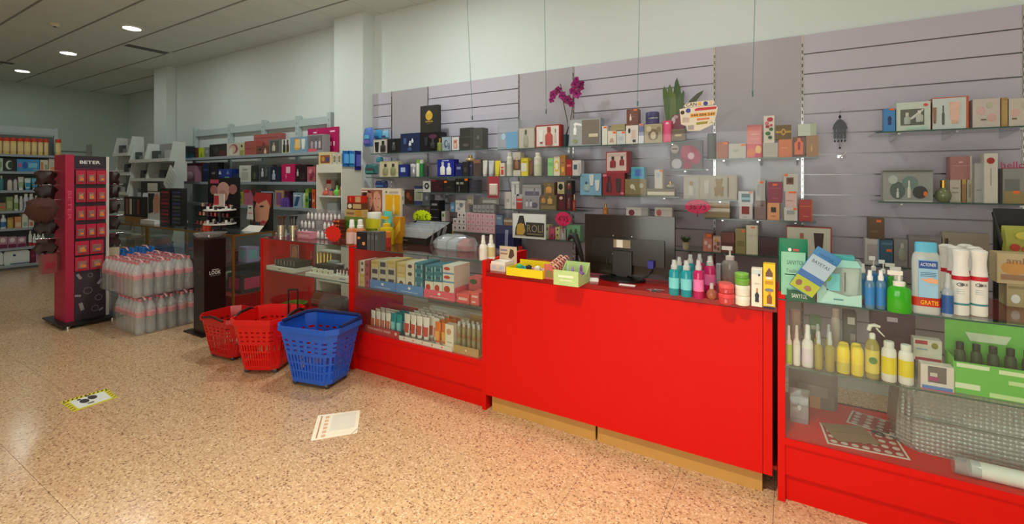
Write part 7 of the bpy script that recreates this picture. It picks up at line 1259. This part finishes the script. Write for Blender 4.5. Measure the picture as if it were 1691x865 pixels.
# ================================================================== white cardboard racks behind the makeup
def rack(label, x0, x1, ytop, Y, n):
    a, b = PX(x0, Y), PX(x1, Y); w = b-a; zt = PZ((x0+x1)/2, ytop, Y); t = thing('cardboard_rack', label, 'display rack', ((a+b)/2, Y, 0)); WC = (196, 200, 196); dz = (zt-.3)/n
    for q in range(n):
        z0 = .3+dz*q; off = .03*math.sin(q*1.7)-.03*(q == n-1)
        for sx in (-1, 1):
            xx = sx*w/2; m = MB(); pts = [(off-.02, z0), (off+.2, z0), (off+.2, z0+dz), (off+.04, z0+dz)]; m.add([(xx-.006, p[0], p[1]) for p in pts]+[(xx+.006, p[0], p[1]) for p in pts], [(0, 1, 2, 3), (7, 6, 5, 4)]+[(i, (i+1) % 4, (i+1) % 4+4, i+4) for i in range(4)]); m.build('side_wing', WC, t)
        B('shelf_tray', -w/2+.006, w/2-.006, off-.02, off+.2, z0, z0+.012, WC, t); B('lip', -w/2+.006, w/2-.006, off-.025, off-.02, z0, z0+.05, WC, t); B('back_card', -w/2+.006, w/2-.006, off+.19, off+.2, z0+.012, z0+dz-.002, (140, 144, 142), t)
        if q > 2:
            for k in range(3): o = B('sample_box', -w*.36+w*.26*k, -w*.16+w*.26*k, off+.04, off+.1, z0+.0125, z0+.0125+dz*(.35+.2*((q+k) % 2)), [(120, 122, 122), (170, 172, 170), (70, 74, 76)][(q+k) % 3], t)
    B('foot_panel', -w/2, w/2, 0, .19, 0, .3, WC, t)
rack('narrow white cardboard rack nearest the hair accessory tower', 189, 214, 226, 3.3, 6); rack('white cardboard rack between two others', 216, 240, 238, 3.3, 6); rack('widest white cardboard rack beside the tilted card', 241, 282, 235, 3.3, 6)
t = thing('tilted_card', 'white printed card tilted on the cardboard rack', 'card', (PX(273, 3.2), 3.262, PZ(273, 310, 3.2))); MB().box(-.13, .13, -.002, .002, -.18, .18).xf(Matrix.Translation((0, 0, .12)) @ Matrix.Rotation(.65, 4, 'Y')).build('card', (206, 210, 206), t)
for q in range(4): MB().box(-.09, .09, -.003, -.002, -.1+.06*q, -.09+.06*q).xf(Matrix.Translation((0, 0, .12)) @ Matrix.Rotation(.65, 4, 'Y')).build('printed_line', (150, 150, 150), t)
# ================================================================== shelving unit at the far left
GX = -11.2
def GY(px): k = (px-CX)/FPX; return GX/(-_s+_c*k)*(_c+_s*k)
def GZZ(px, py): k = (px-CX)/FPX; return EYE-(py-HY)/FPX*GX/(-_s+_c*k)
t = thing('gondola_shelving', 'pale metal gondola shelving stocked with toiletries near the far wall', 'shelving', (GX, 2.0, 0)); YA, YB = 1.0-2.0, GY(99)-2.0
zs = [1.955, 1.665, 1.345, 1.0, .705, .375, .085]
for yy in (YA, .1, YB): o = B('upright', -.36, -.30, yy, yy+.05, 0, 2.47, PG, t)
B('top_beam', -.33, -.30, YA+.05, YB-.001, 2.33, 2.45, PG, t)
for zz in zs: o = B('shelf_board', -.30, .0, YA, YB+.05, zz-.03, zz, PG, t); B('price_rail', .0, .008, YA, YB+.05, zz-.04, zz, PGE, o)
B('back_panel', -.315, -.301, YA+.05, YB-.001, .085, 2.3, (96, 100, 98), t); B('base_plinth', -.30, -.03, YA, YB+.05, 0, .05, (110, 112, 110), t)
def gv(px0, px1, yt, row, style, col, lab, cap=WHITE, band=None, grp=None, nm=None, cat='bottle', bandz=(.12, .5)):
    y0, y1 = GY(px0), GY(px1); R = (y1-y0)/2-.001; z = zs[row]+.0005; return vessel_at(GX-.02-R, (y0+y1)/2, z, R, max(.05, GZZ((px0+px1)/2, yt)-z), style, col, lab+' on the gondola shelving' if len(lab.split()) < 11 else lab, cap, band, nm, cat, grp, seg=10, bandz=bandz, sy=.8, rz=math.pi/2)
def gb(px0, px1, yt, row, col, lab, decs=(), nm='toiletry_carton'):
    y0, y1 = GY(px0), GY(px1); z = zs[row]+.0005; h = min(GZZ((px0+px1)/2, yt)-z, (zs[row-1]-.045-z) if row else 9); w = y1-y0-.002; t = thing(nm, lab+' on the gondola shelving' if len(lab.split()) < 11 else lab, 'carton', (GX-.06, (y0+y1)/2, z), math.pi/2); MB().box(-w/2, w/2, -.04, .1, 0, h).build('carton', col, t)
    for q, s in enumerate(decs): decal(t, w, h, .08, s, None, q)
    return t
p = None
for q, (a, b) in enumerate(((-5, 5), (6, 17.5), (18, 29), (30, 40.5), (41, 52.5), (53.5, 63), (64, 73), (74, 81.5), (93, 103))):
    lab = 'cream hairspray can with red cap in the row' if q < 8 else 'cream hairspray can with red cap standing apart from the row'
    gv(a, b, 226.5+q*.4, 0, 'can', (222, 190, 122), lab, cap=(206, 60, 30), band=(232, 206, 146), grp='hairspray cans' if q < 8 else None, nm='hairspray_can', cat='can', bandz=(.2, .7))
gb(6, 28, 262, 1, (24, 30, 28), 'black carton with a pale crescent', [('c', .45, .5, .28, .36, (196, 206, 190)), ('c', .55, .5, .22, .28, (40, 60, 40))]); gb(28.5, 66, 263, 1, (60, 140, 196), 'blue carton with pink ends', [('c', .12, .5, .08, .2, (190, 90, 130)), ('c', .35, .5, .12, .3, (30, 90, 170)), ('r', .5, .3, .9, .7, (120, 190, 220))]); gb(67, 80, 264, 1, (206, 200, 180), 'white and orange carton', [('r', .1, .1, .4, .8, (206, 130, 70)), ('r', .6, .2, .9, .6, (150, 160, 130))]); gb(81, 93, 262, 1, (200, 190, 176), 'white carton with orange corner', [('r', .3, .0, 1, .35, (226, 150, 60))]); gb(-6, 5.5, 261, 1, (170, 190, 170), 'mint carton beside the black crescent carton', [('r', .2, .3, .8, .7, (120, 150, 120))])
gv(0, 7, 290, 2, 'round', mat((60, 130, 140), .2), 'teal mouthwash bottle', cap=(190, 206, 206)); gv(13, 22, 293, 2, 'round', (206, 200, 190), 'white lotion with plum cap', cap=(96, 40, 80)); gv(23, 30, 292, 2, 'round', (196, 186, 190), 'pale lotion with plum cap', cap=(90, 40, 90)); gv(31, 41, 292, 2, 'tube', (206, 210, 196), 'white and green cream tube', band=(150, 180, 130)); gv(42, 53, 294, 2, 'tube', (200, 220, 224), 'white and blue cream tube', band=(40, 150, 190), cap=(40, 140, 180)); gv(54, 64, 294, 2, 'tube', (90, 180, 206), 'light blue cream tube', band=(60, 150, 190), cap=(200, 220, 226)); gv(65, 75, 293, 2, 'tube', (214, 220, 220), 'white cream tube with grey foot', cap=(150, 160, 166))
gb(0, 10.5, 335, 3, (150, 130, 90), 'tan low carton', [('r', .1, .3, .9, .6, (190, 110, 70))]); gb(11, 22, 325, 3, (130, 150, 96), 'olive green carton', [('r', .15, .2, .85, .7, (170, 180, 130))]); gv(24, 32, 322, 3, 'flip', (196, 206, 180), 'white bottle with green label', band=(130, 160, 90)); gv(33, 39, 324, 3, 'flip', (206, 206, 200), 'slim white bottle'); gv(40, 48.5, 320, 3, 'flip', (200, 204, 210), 'white shampoo with lilac label', band=(170, 170, 190)); gv(49, 57, 320, 3, 'flip', (196, 200, 200), 'white shampoo with grey label', band=(160, 166, 170)); gv(58, 65, 323, 3, 'flip', (210, 214, 214), 'white tonic bottle'); gv(66, 72.5, 325, 3, 'flip', (80, 80, 130), 'violet tonic bottle', cap=(60, 60, 110))
gv(2, 12, 355, 4, 'round', (216, 220, 222), 'white bottle with blue label', band=(60, 110, 170)); gv(13, 24, 359, 4, 'can', (196, 166, 90), 'yellow tub', cap=(170, 130, 60)); gb(25, 36, 358, 4, (206, 140, 90), 'orange carton with cream panel', [('r', .1, .1, .9, .5, (214, 190, 150))]); gb(37, 47, 353, 4, (206, 206, 190), 'white carton with green panel', [('r', .2, .1, .8, .4, (140, 176, 150))]); gb(48, 57, 353, 4, (206, 200, 190), 'white carton with red panel', [('r', .2, .1, .8, .4, (190, 110, 90))])
for q in range(3): gb(-2+15.5*q, 13+15.5*q, 391, 5, (176, 130, 150), 'pink wrapped pad pack with plum band', [('r', .05, .0, .95, .35, (110, 30, 70)), ('c', .5, .7, .3, .2, (220, 206, 210))], nm='pad_pack')['group'] = 'pink pad packs'
for q in range(4): gv(48+7*q, 54.5+7*q, 381+(q % 2)*5, 5, 'round', (214, 220, 214), 'white bath bottle with red foot', band=(176, 40, 40), grp='white bath bottles with red feet', bandz=(.02, .25))
def rollpack(px0, px1, yt, lab):
    y0, y1 = GY(px0), GY(px1); z = zs[6]+.0005; h = min(.235, GZZ((px0+px1)/2, yt)-z); t = thing('paper_pack', lab, 'paper pack', (GX-.14, (y0+y1)/2, z), math.pi/2); w = (y1-y0)/2
    MB().loft([[(-w*s, -.11*s, zz*h) if k == 0 else (w*s, -.11*s, zz*h) if k == 1 else (w*s, .11*s, zz*h) if k == 2 else (-w*s, .11*s, zz*h) for k in range(4)] for zz, s in ((0, .9), (.12, 1), (.85, 1), (1, .86))]).build('wrapped_rolls', (216, 222, 218), t, True); MB().prism([(-w*.3, h*.6), (-w*.1, h*.6), (-w*.1, h*.75), (-w*.3, h*.75)], -.1125, -.11).build('printed_logo', (40, 60, 130), t); MB().prism([(-w*.5, h*.04), (w*.9, h*.04), (w*.9, h*.1), (-w*.5, h*.1)], -.1125, -.105).build('printed_line', (60, 80, 140), t)
rollpack(7, 50, 411, 'plump white pack of paper rolls on the lowest gondola shelf'); rollpack(-35, 6, 414, 'white pack of paper rolls cut by the picture frame on the lowest shelf'); gb(60, 80, 406, 6, (190, 130, 156), 'pink carton with white top', [('r', .0, .7, 1, .85, (220, 220, 220)), ('r', .1, .2, .9, .5, (150, 80, 110))]); gb(51, 59.5, 404, 6, (100, 20, 50), 'dark magenta carton', [('r', .2, .4, .8, .6, (140, 50, 80))]); gb(81, 94, 412, 6, (130, 26, 60), 'crimson carton by the upright', [('r', .2, .4, .8, .6, (170, 70, 100))])
bpy.data.objects['paper_pack.001']['label'] = 'white pack of paper rolls beside the plump pack on the lowest shelf'
# ================================================================== hair accessory tower
t = thing('accessory_tower', 'black and crimson revolving tower of hair accessories', 'display tower', (-6.52, 1.89, 0)); XF = .15; HT = 1.765; CRM = (176, 28, 66); AUB = (58, 40, 50)
B('base_plate', -.3, .3, -.24, .24, .03, .045, (24, 22, 22), t)
for sx in (-.24, .24):
    for sy in (-.18, .18): MB().lathe([(.02, 0), (.02, .03)], 10, sx, sy).build('castor', CHROME, t, True)
B('core', -.14, XF-.004, -.11, .15, .045, HT, AUB, t); B('side_board', -.16, XF+.01, -.18, -.112, .045, HT+.01, CRM, t); B('side_board', -.16, XF+.01, .152, .176, .045, HT, (206, 200, 194), t)
FX = Matrix.Translation((XF, 0, 0)) @ Matrix.Rotation(math.pi/2, 4, 'Z')       # local front (-Y) turned to +X
B('header_panel', XF-.004, XF+.004, -.111, .151, HT-.13, HT-.002, (44, 30, 42), t); lettering(t, 'BETER', .02, HT-.065, -.0046, .17, .034, (236, 230, 226), 'lettering', FX, bold=.02); B('header_line', XF-.003, XF+.005, -.111, .151, HT-.142, HT-.132, (130, 40, 70), t)
lettering(t, 'BETER', 0, 0, 0, .3, .03, (220, 80, 120), 'side_lettering', Matrix.Translation((XF+.0108, -.146, 1.25)) @ Matrix.Rotation(math.pi/2, 4, 'Z') @ Matrix.Rotation(math.pi/2, 4, 'Y'))
B('lower_panel', XF-.004, XF+.002, -.111, .151, .045, .62, (58, 46, 54), t)
for q, (u, v, rr) in enumerate(((-.07, .5, .03), (.02, .5, .02), (.1, .42, .03), (.0, .34, .035), (-.08, .3, .025), (.09, .25, .03), (-.05, .18, .04), (.06, .14, .03), (.11, .12, .02))):
    if q % 2: MB().tube([(XF+.003, u+rr*math.cos(k*.7854), v+rr*math.sin(k*.7854)) for k in range(8)], .003, 5, True).build('printed_outline', (130, 120, 126), t)
    else: MB().box(-.0012, .0012, -rr*.4, rr*.4, -rr, rr).xf(Matrix.Translation((XF+.003, u, v)) @ Matrix.Rotation(.5+q, 4, 'X')).build('printed_outline', (150, 140, 146), t)
random.seed(11); pk = None
rows_z = [1.62, 1.43, 1.24, 1.05, .875, .71]
labs = ['crimson hair accessory card on the tower, row %s from the header']
ordn = ['first', 'second', 'third', 'fourth', 'fifth', 'sixth']
for r, zz in enumerate(rows_z):
    for c in range(3 if r < 4 else 2):
        y = 1.89-.06+.085*c if r < 4 else 1.89-.05+.12*c; w = .078 if r < 4 else .112
        t2 = thing('accessory_card', 'crimson blister card in the %s row below the tower header' % ordn[r], 'hair accessory', (-6.52+XF+.02, y, zz-.15), math.pi/2, 'blister cards, %s row' % ordn[r])
        B('backing_card', -w/2, w/2, 0, .002, 0, .145, (186, 30, 60), t2); cc = random.choice([(226, 190, 150), (206, 206, 196), (240, 140, 60), (196, 120, 90), (60, 60, 130), (150, 190, 140), (236, 200, 60)])
        MB().loft([[(-w*.36, 0, .02), (w*.36, 0, .02), (w*.36, 0, .1), (-w*.36, 0, .1)], [(-w*.3, -.012, .026), (w*.3, -.012, .026), (w*.3, -.012, .094), (-w*.3, -.012, .094)]]).build('blister', clear('blister_%d_%d' % (r, c), (226, 170, 160), .35, 1.4, .1), t2); MB().prism([(-w*.2, .035), (w*.2, .03), (w*.16, .085), (-w*.18, .08)], -.010, -.004).build('clip', cc, t2); B('price_dot', -w*.1, w*.22, -.0126, -.012, .04, .06, (240, 130, 30), t2)
        MB().tube([(0, .02, .135), (0, -.035, .138)], .002, 5).build('peg', CHROME, t2, True)
for r, zz in enumerate((1.62, 1.47, 1.30, 1.12, .92)):
    for side, yy, sc in ((-1, 1.89-.29, 1.0), (1, 1.89+.258, .7)):
        if side < 0 and r == 2: continue
        t2 = thing('hair_piece', 'dark brown hair piece hanging on the %s side of the tower, row %d' % ('crimson board' if side < 0 else 'pale board', r+1), 'hair piece', (-6.50, yy, zz-.13)); t2['label'] = 'dark brown hair piece hanging in %s row beside the %s board of the tower' % (ordn[r], 'crimson' if side < 0 else 'pale'); rg = []
        for k, (s, z_) in enumerate(((.85, 0), (1, .03), (.95, .07), (.9, .095), (.75, .115))): rg.append([(.05*s*math.cos(i*.3927)*(1+.3*math.sin(i*5+r+k)), .08*sc*s*math.sin(i*.3927)*(1+.28*math.sin(i*7+2*k+r)), z_-.018*(i % 3)*(k == 0)) for i in range(16)])
        MB().loft(rg).build('hair', (52, 30, 26) if (r+side) % 2 else (40, 22, 22), t2, True); MB().tube([(0, .105 if side < 0 else -.078, .12), (0, side*.09, .125)], .003, 5).build('peg', CHROME, t2, True); B('header_card', -.03, .03, -.05*sc, .05*sc, .117, .12, (150, 40, 60), t2)
t2 = thing('fur_hat', 'big brown fluffy fur hat hanging off the crimson board', 'fur hat', (-6.42, 1.55, 1.215)); rg = []
for s, z_ in ((.35, -.12), (.8, -.08), (.95, -.03), (1, .03), (.85, .08), (.45, .11)): rg.append([(.10*s*math.cos(i*.3142)*(1+.12*math.sin(7*i+40*z_)), .115*s*math.sin(i*.3142)*(1+.14*math.sin(11*i+60*z_)), z_+.012*math.sin(9*i)) for i in range(20)])
MB().loft(rg).build('fur', mat((86, 54, 44), .95, 0, .3, 120), t2, True); MB().tube([(0, .02, .08), (0, .158, .1)], .003, 5).build('peg', CHROME, t2, True)
for sgn_, yy, lab, c in ((-1, 1.89-.27, 'hanging bag of crimson hair bands beside the crimson board', (130, 60, 60)), (1, 1.89+.245, 'beige boxed brush hanging beside the pale board', (196, 180, 150))):
    t2 = thing('hanging_set', lab, 'hanging pack', (-6.50, yy, .56)); MB().box(-.06, .06, -.06, .05, 0, .2).build('pack', c if sgn_ > 0 else clear('rose_film', (170, 90, 90), .6, 1.3, .15), t2); B('pack_label', .06, .0615, -.04, .03, .05, .12, (150, 30, 50) if sgn_ < 0 else (170, 150, 110), t2); MB().tube([(0, -.08, .21), (0, .08, .21)], .003, 5).build('peg', CHROME, t2, True)
# ================================================================== wrapped water packs
PINKL = mat((226, 150, 154), .4)
def water_pack(label, x, y, z, R=.044, H=.345, nx=3, ny=2, film=WRAP, body=PET, lab=PINKL, cap=(206, 120, 126), grp='wrapped packs of water'):
    t = thing('water_pack', label, 'water bottles', (x, y, z), 0, None); b0 = None
    for i in range(nx):
        for j in range(ny):
            lx_, ly_ = (i-(nx-1)/2)*2*R, (j-(ny-1)/2)*2*R
            if b0 is None:
                b0 = MB().lathe([(R*.8, 0), (R*.97, .012), (R*.97, H*.30), (R*.9, H*.33), (R*.97, H*.36), (R*.97, H*.68), (R*.86, H*.78), (R*.42, H*.89), (R*.34, H*.94)], 12).build('water_bottle', body, t, True); MB().lathe([(R*.36, H*.92), (R*.36, H), (R*.3, H)], 8).build('bottle_cap', cap, b0, True); MB().lathe([(R*.985, H*.5), (R*.985, H*.63)], 12).build('bottle_label', lab, b0, True)
                b0.location = (lx_, ly_, 0)
            else:
                c = dup(b0, parent=t); c.location = (lx_, ly_, 0)
    w, d = nx*R+.002, ny*R+.002
    MB().loft([[(-w*s, -d*s, zz), (w*s, -d*s, zz), (w*s, d*s, zz), (-w*s, d*s, zz)] for zz, s in ((.002, .97), (.02, 1), (H*.62, 1))], cap=False).build('shrink_film', film, t); MB().tube([(-w*.7, 0, H*.95), (-w*.3, 0, H*1.03), (w*.3, 0, H*1.03), (w*.7, 0, H*.95)], .008, 5).build('carry_handle', (226, 170, 170), t, True)
    return t
k = 0
def wlab(layer, col, row): return '%s wrapped pack of water bottles %s, %s' % (('bottom', 'top')[layer], ('on the aisle side', 'on the wall side of the pile')[col], ('at the tower end', 'in the middle', 'beside the black pillar')[row])
for layer in range(2):
    for col in range(3 if layer else 2):
        for row in range(3):
            xx = -5.515-.272*col-(.06 if layer else 0); yy = 2.045+.182*row
            l_ = '%s-layer wrapped pack of clear water bottles, %s, %s' % (('bottom', 'top')[layer], ('outermost column', 'second column', 'third column')[col], ('beside the accessory tower', 'between its neighbours', 'beside the black pillar')[row])
            o = water_pack(l_, xx, yy, .0 if layer == 0 else .358); 
BLW = clear('blue_bottle_plastic', (50, 130, 206), .6, 1.2, .08)
for q, (x, y, z, lab) in enumerate(((-6.64, 2.30, 0, 'lower blue wrapped bottle pack behind the accessory tower'), (-6.64, 2.496, 0, 'lower blue wrapped bottle pack next to the racks'), (-6.64, 2.30, .365, 'upper blue wrapped bottle pack behind the accessory tower'), (-6.64, 2.496, .365, 'upper blue wrapped bottle pack next to the racks'))):
    water_pack(lab, x, y, z, R=.047, H=.35, body=BLW, lab=mat((110, 180, 226), .4), cap=(40, 120, 200), film=clear('blue_film_%d' % q, (130, 190, 230), .25, 1.5, .12))
# ================================================================== black pillar display
t = thing('black_pillar', 'black pillar stand with white lettering beside the water', 'pillar', (-4.94, 2.4, 0)); BP = mat((24, 18, 18), .3)
B('base_plate', -.22, .14, -.14, .19, 0, .012, BP, t); B('pillar_body', -.1, .1, -.1, .1, .012, .93, BP, t); B('cap', -.105, .105, -.105, .105, .9302, .945, mat((60, 54, 54), .2), t)
FX2 = Matrix.Translation((.1, 0, 0)) @ Matrix.Rotation(math.pi/2, 4, 'Z'); lettering(t, 'LOOK', .0, .60, -.0008, .105, .034, (226, 226, 222), 'lettering', FX2, bold=.015); lettering(t, 'BEAUTY', .005, .572, -.0008, .09, .010, (150, 146, 142), 'lettering', FX2); B('printed_bar', .1, .1008, -.03, .035, .626, .631, (226, 226, 222), t); lettering(t, 'LOOK', 0, .61, -.1008, .06, .028, (120, 116, 112))
MB().lathe([(.11, .945), (.15, .985), (.145, .985), (.105, .95)], 20).build('glass_bowl', clear('bowl_glass', (206, 206, 206), .12, 1.4, .04), t, True)
# ================================================================== shopping baskets on wheels
def basket(label, loc, rz, col, rim_col, w0, d0, w1, d1, H, tilt=0, handle='down', wheels=True):
    t = thing('shopping_basket', label, 'shopping basket', loc, rz); M = Matrix.Rotation(tilt, 4, 'Y'); PL = mat(col, .32)
    def corner(w, d, c):                               # chamfered rectangle, points in order
        return [(-w+c, -d), (w-c, -d), (w, -d+c), (w, d-c), (w-c, d), (-w+c, d), (-w, d-c), (-w, -d+c)]
    SEG = [22, 4, 16, 4, 22, 4, 16, 4]
    def ring(f):
        w, d = w0+(w1-w0)*f, d0+(d1-d0)*f; cs = corner(w, d, .045+.02*f); pts = []
        for i in range(8):
            a, b = cs[i], cs[(i+1) % 8]; n = SEG[i]
            pts += [(a[0]+(b[0]-a[0])*j/n, a[1]+(b[1]-a[1])*j/n) for j in range(n)]
        return pts
    lev = [0, .05, .075, .20, .225, .35, .375, .50, .56, .60, .645, .685, .73, .77, .90, 1.0]
    slot = {2: 'v', 4: 'v', 6: 'v', 8: 'o', 10: 'o', 12: 'o'}
    rings = [[(x, y, H*.08+f*H*.92) for x, y in ring(f)] for f in lev]; N = len(rings[0]); vs = [p for r in rings for p in r]; fs = []
    for i in range(len(lev)-1):
        for j in range(N):
            k = slot.get(i); hole = (k == 'v' and j % 2 == 1) or (k == 'o' and j % 4 in (1, 2) )
            if not hole: q = (j+1) % N; fs.append((i*N+j, i*N+q, (i+1)*N+q, (i+1)*N+j))
    fs.append(tuple(range(N))[::-1]); m = MB(); m.add(vs, fs); m.xf(M); o = m.build('tub', PL, t); sm = o.modifiers.new('wall', 'SOLIDIFY'); sm.thickness = .004; sm.offset = 0
    rr = [(x*1.02, y*1.02, H) for x, y in ring(1.0)]; rim = MB(); n = len(rr); vs = []
    for f, dz in ((1.0, 0), (1.045, 0), (1.05, -.035), (1.04, -.035)): vs += [(x*f, y*f, H+dz) for x, y, _ in [(a, b, 0) for a, b in ring(1.0)]]
    fs = [(k*n+j, k*n+(j+1) % n, (k+1)*n+(j+1) % n, (k+1)*n+j) for k in range(3) for j in range(n)]; rim.add(vs, fs).xf(M).build('rim', PL, t)
    if wheels:
        for sx in (-1, 1):
            for sy in (-1, 1):
                f = MB().box(sx*w0*.8-.012, sx*w0*.8+.012, sy*d0*.75-.01, sy*d0*.75+.01, H*.045, H*.085).xf(M).build('wheel_fork', (120, 124, 126), t); wl = MB().lathe([(.002, -.009), (.02, -.009), (.02, .009), (.002, .009)], 12).xf(M @ Matrix.Translation((sx*w0*.8, sy*d0*.75, .02)) @ Matrix.Rotation(math.pi/2, 4, 'X')).build('wheel', (60, 60, 60), t, True)
    if handle == 'down': MB().tube([M @ Vector(p) for p in ((-w1*.98, -d1*.5, H+.006), (-w1*.98, d1*.7, H+.012), (-w1*.8, d1*1.0, H+.012), (w1*.8, d1*1.0, H+.012), (w1*.98, d1*.7, H+.012), (w1*.98, -d1*.5, H+.006))], .014, 7).build('carry_handle', rim_col, t, True)
    elif handle == 'up':
        for s_ in (-1, 1): MB().tube([M @ Vector(p) for p in ((s_*w1*.2+w1*.4, d1*.9, H*.6), (s_*w1*.2+w1*.4, d1*.92, H+.13))], .007, 6).build('pull_bar', rim_col, t, True)
        MB().tube([M @ Vector(p) for p in ((w1*.2, d1*.92, H+.13), (w1*.6, d1*.92, H+.13))], .009, 6).build('pull_grip', rim_col, t, True)
        for s_ in (-1, 1): MB().tube([M @ Vector(p) for p in ((s_*w1*1.03, -d1*.7, H-.02), (s_*w1*1.05, -d1*.2, H+.01), (s_*w1*1.05, d1*.3, H+.01), (s_*w1*1.03, d1*.6, H-.02))], .012, 6).build('carry_handle', rim_col, t, True)
    else:
        for s_ in (-1, 1): MB().tube([M @ Vector(p) for p in ((s_*w1*.6, -d1*1.05, H-.01), (-s_*w1*.1, -d1*1.07, H+.012), (-s_*w1*.5, -d1*1.05, H-.01))], .010, 6).build('carry_handle', rim_col, t, True)
    return t
basket('royal blue perforated shopping basket on castors', (-3.01, 2.235, 0), .22, (34, 92, 200), (20, 34, 92), .175, .13, .262, .19, .45, handle='down')
basket('scarlet perforated shopping basket with a raised pull handle', (-3.60, 2.20, .0), .5, (226, 16, 10), (40, 12, 12), .14, .16, .20, .235, .44, handle='up')
basket('dull red shopping basket parked behind the scarlet one', (-4.12, 2.20, 0), .1, (196, 14, 12), (70, 8, 10), .16, .13, .23, .18, .36, handle='flat')
# ================================================================== floor stickers
def sticker(name, label, corners, col, parts):
    P4 = [PF(x, y, 0) for x, y in corners]; c = (sum(p[0] for p in P4)/4, sum(p[1] for p in P4)/4)
    t = thing(name, label, 'floor sticker', (c[0], c[1], .0002)); L = [(p[0]-c[0], p[1]-c[1]) for p in P4]
    def uv(u, v): return tuple((1-v)*((1-u)*L[0][i]+u*L[1][i])+v*((1-u)*L[3][i]+u*L[2][i]) for i in (0, 1))
    def face(nm, pts, z0, z1, cl): MB().slab([uv(*p) for p in pts], z0, z1).build(nm, cl, t)
    face('vinyl_sheet', [(0, 0), (1, 0), (1, 1), (0, 1)], 0, .0008, col); parts(face, uv, t); return t
def feet(face, uv, t):
    face('printed_ground', [(.14, .1), (.88, .1), (.88, .82), (.14, .82)], .0008, .0012, (226, 228, 220))
    for q in range(11): u = .02+.09*q; face('printed_stripe', [(u, .86), (u+.035, .86), (u+.07, .98), (u+.035, .98)], .0008, .0012, (60, 50, 10))
    for q in range(5): v = .08+.17*q; face('printed_stripe', [(.01, v), (.1, v+.06), (.1, v+.11), (.01, v+.05)], .0008, .0012, (110, 96, 10)); face('printed_stripe', [(.91, v), (.99, v+.06), (.99, v+.11), (.91, v+.05)], .0008, .0012, (110, 96, 10))
    for cu, cv in ((.38, .52), (.58, .62)):
        face('printed_sole', [(cu+.10*math.cos(k*.5236), cv+.17*math.sin(k*.5236)) for k in range(12)], .0012, .0016, (56, 46, 46)); face('printed_heel', [(cu-.06+.045*math.cos(k*.7854), cv+.22+.06*math.sin(k*.7854)) for k in range(8)], .0012, .0016, (56, 46, 46))
    face('printed_bar', [(.38, .2), (.52, .2), (.52, .3), (.38, .3)], .0012, .0016, (120, 110, 100))
sticker('footprint_sticker', 'yellow edged floor sticker with two black footprints', ((121, 680), (195, 656), (177, 641), (99, 664)), (214, 200, 40), feet)
def notice(face, uv, t):
    face('printed_line', [(.09, .06), (.12, .06), (.12, .94), (.09, .94)], .0008, .0011, (190, 120, 80)); 
    for q in range(6): face('printed_letter', [(.2, .06+.15*q), (.29, .06+.15*q), (.29, .16+.15*q), (.2, .16+.15*q)], .0008, .0011, (222, 176, 140))
    face('worn_patch', [(.36, .25), (.92, .25), (.92, .92), (.36, .92)], .0008, .0010, (226, 218, 202)); face('scratch', [(.86, .0), (.88, .0), (1, .17), (1, .2)], .0008, .0011, (150, 130, 110))
sticker('notice_sticker', 'worn white notice sticker on the floor in front of the baskets', ((513, 728), (590, 715), (595, 677), (525, 686)), (240, 230, 208), notice)
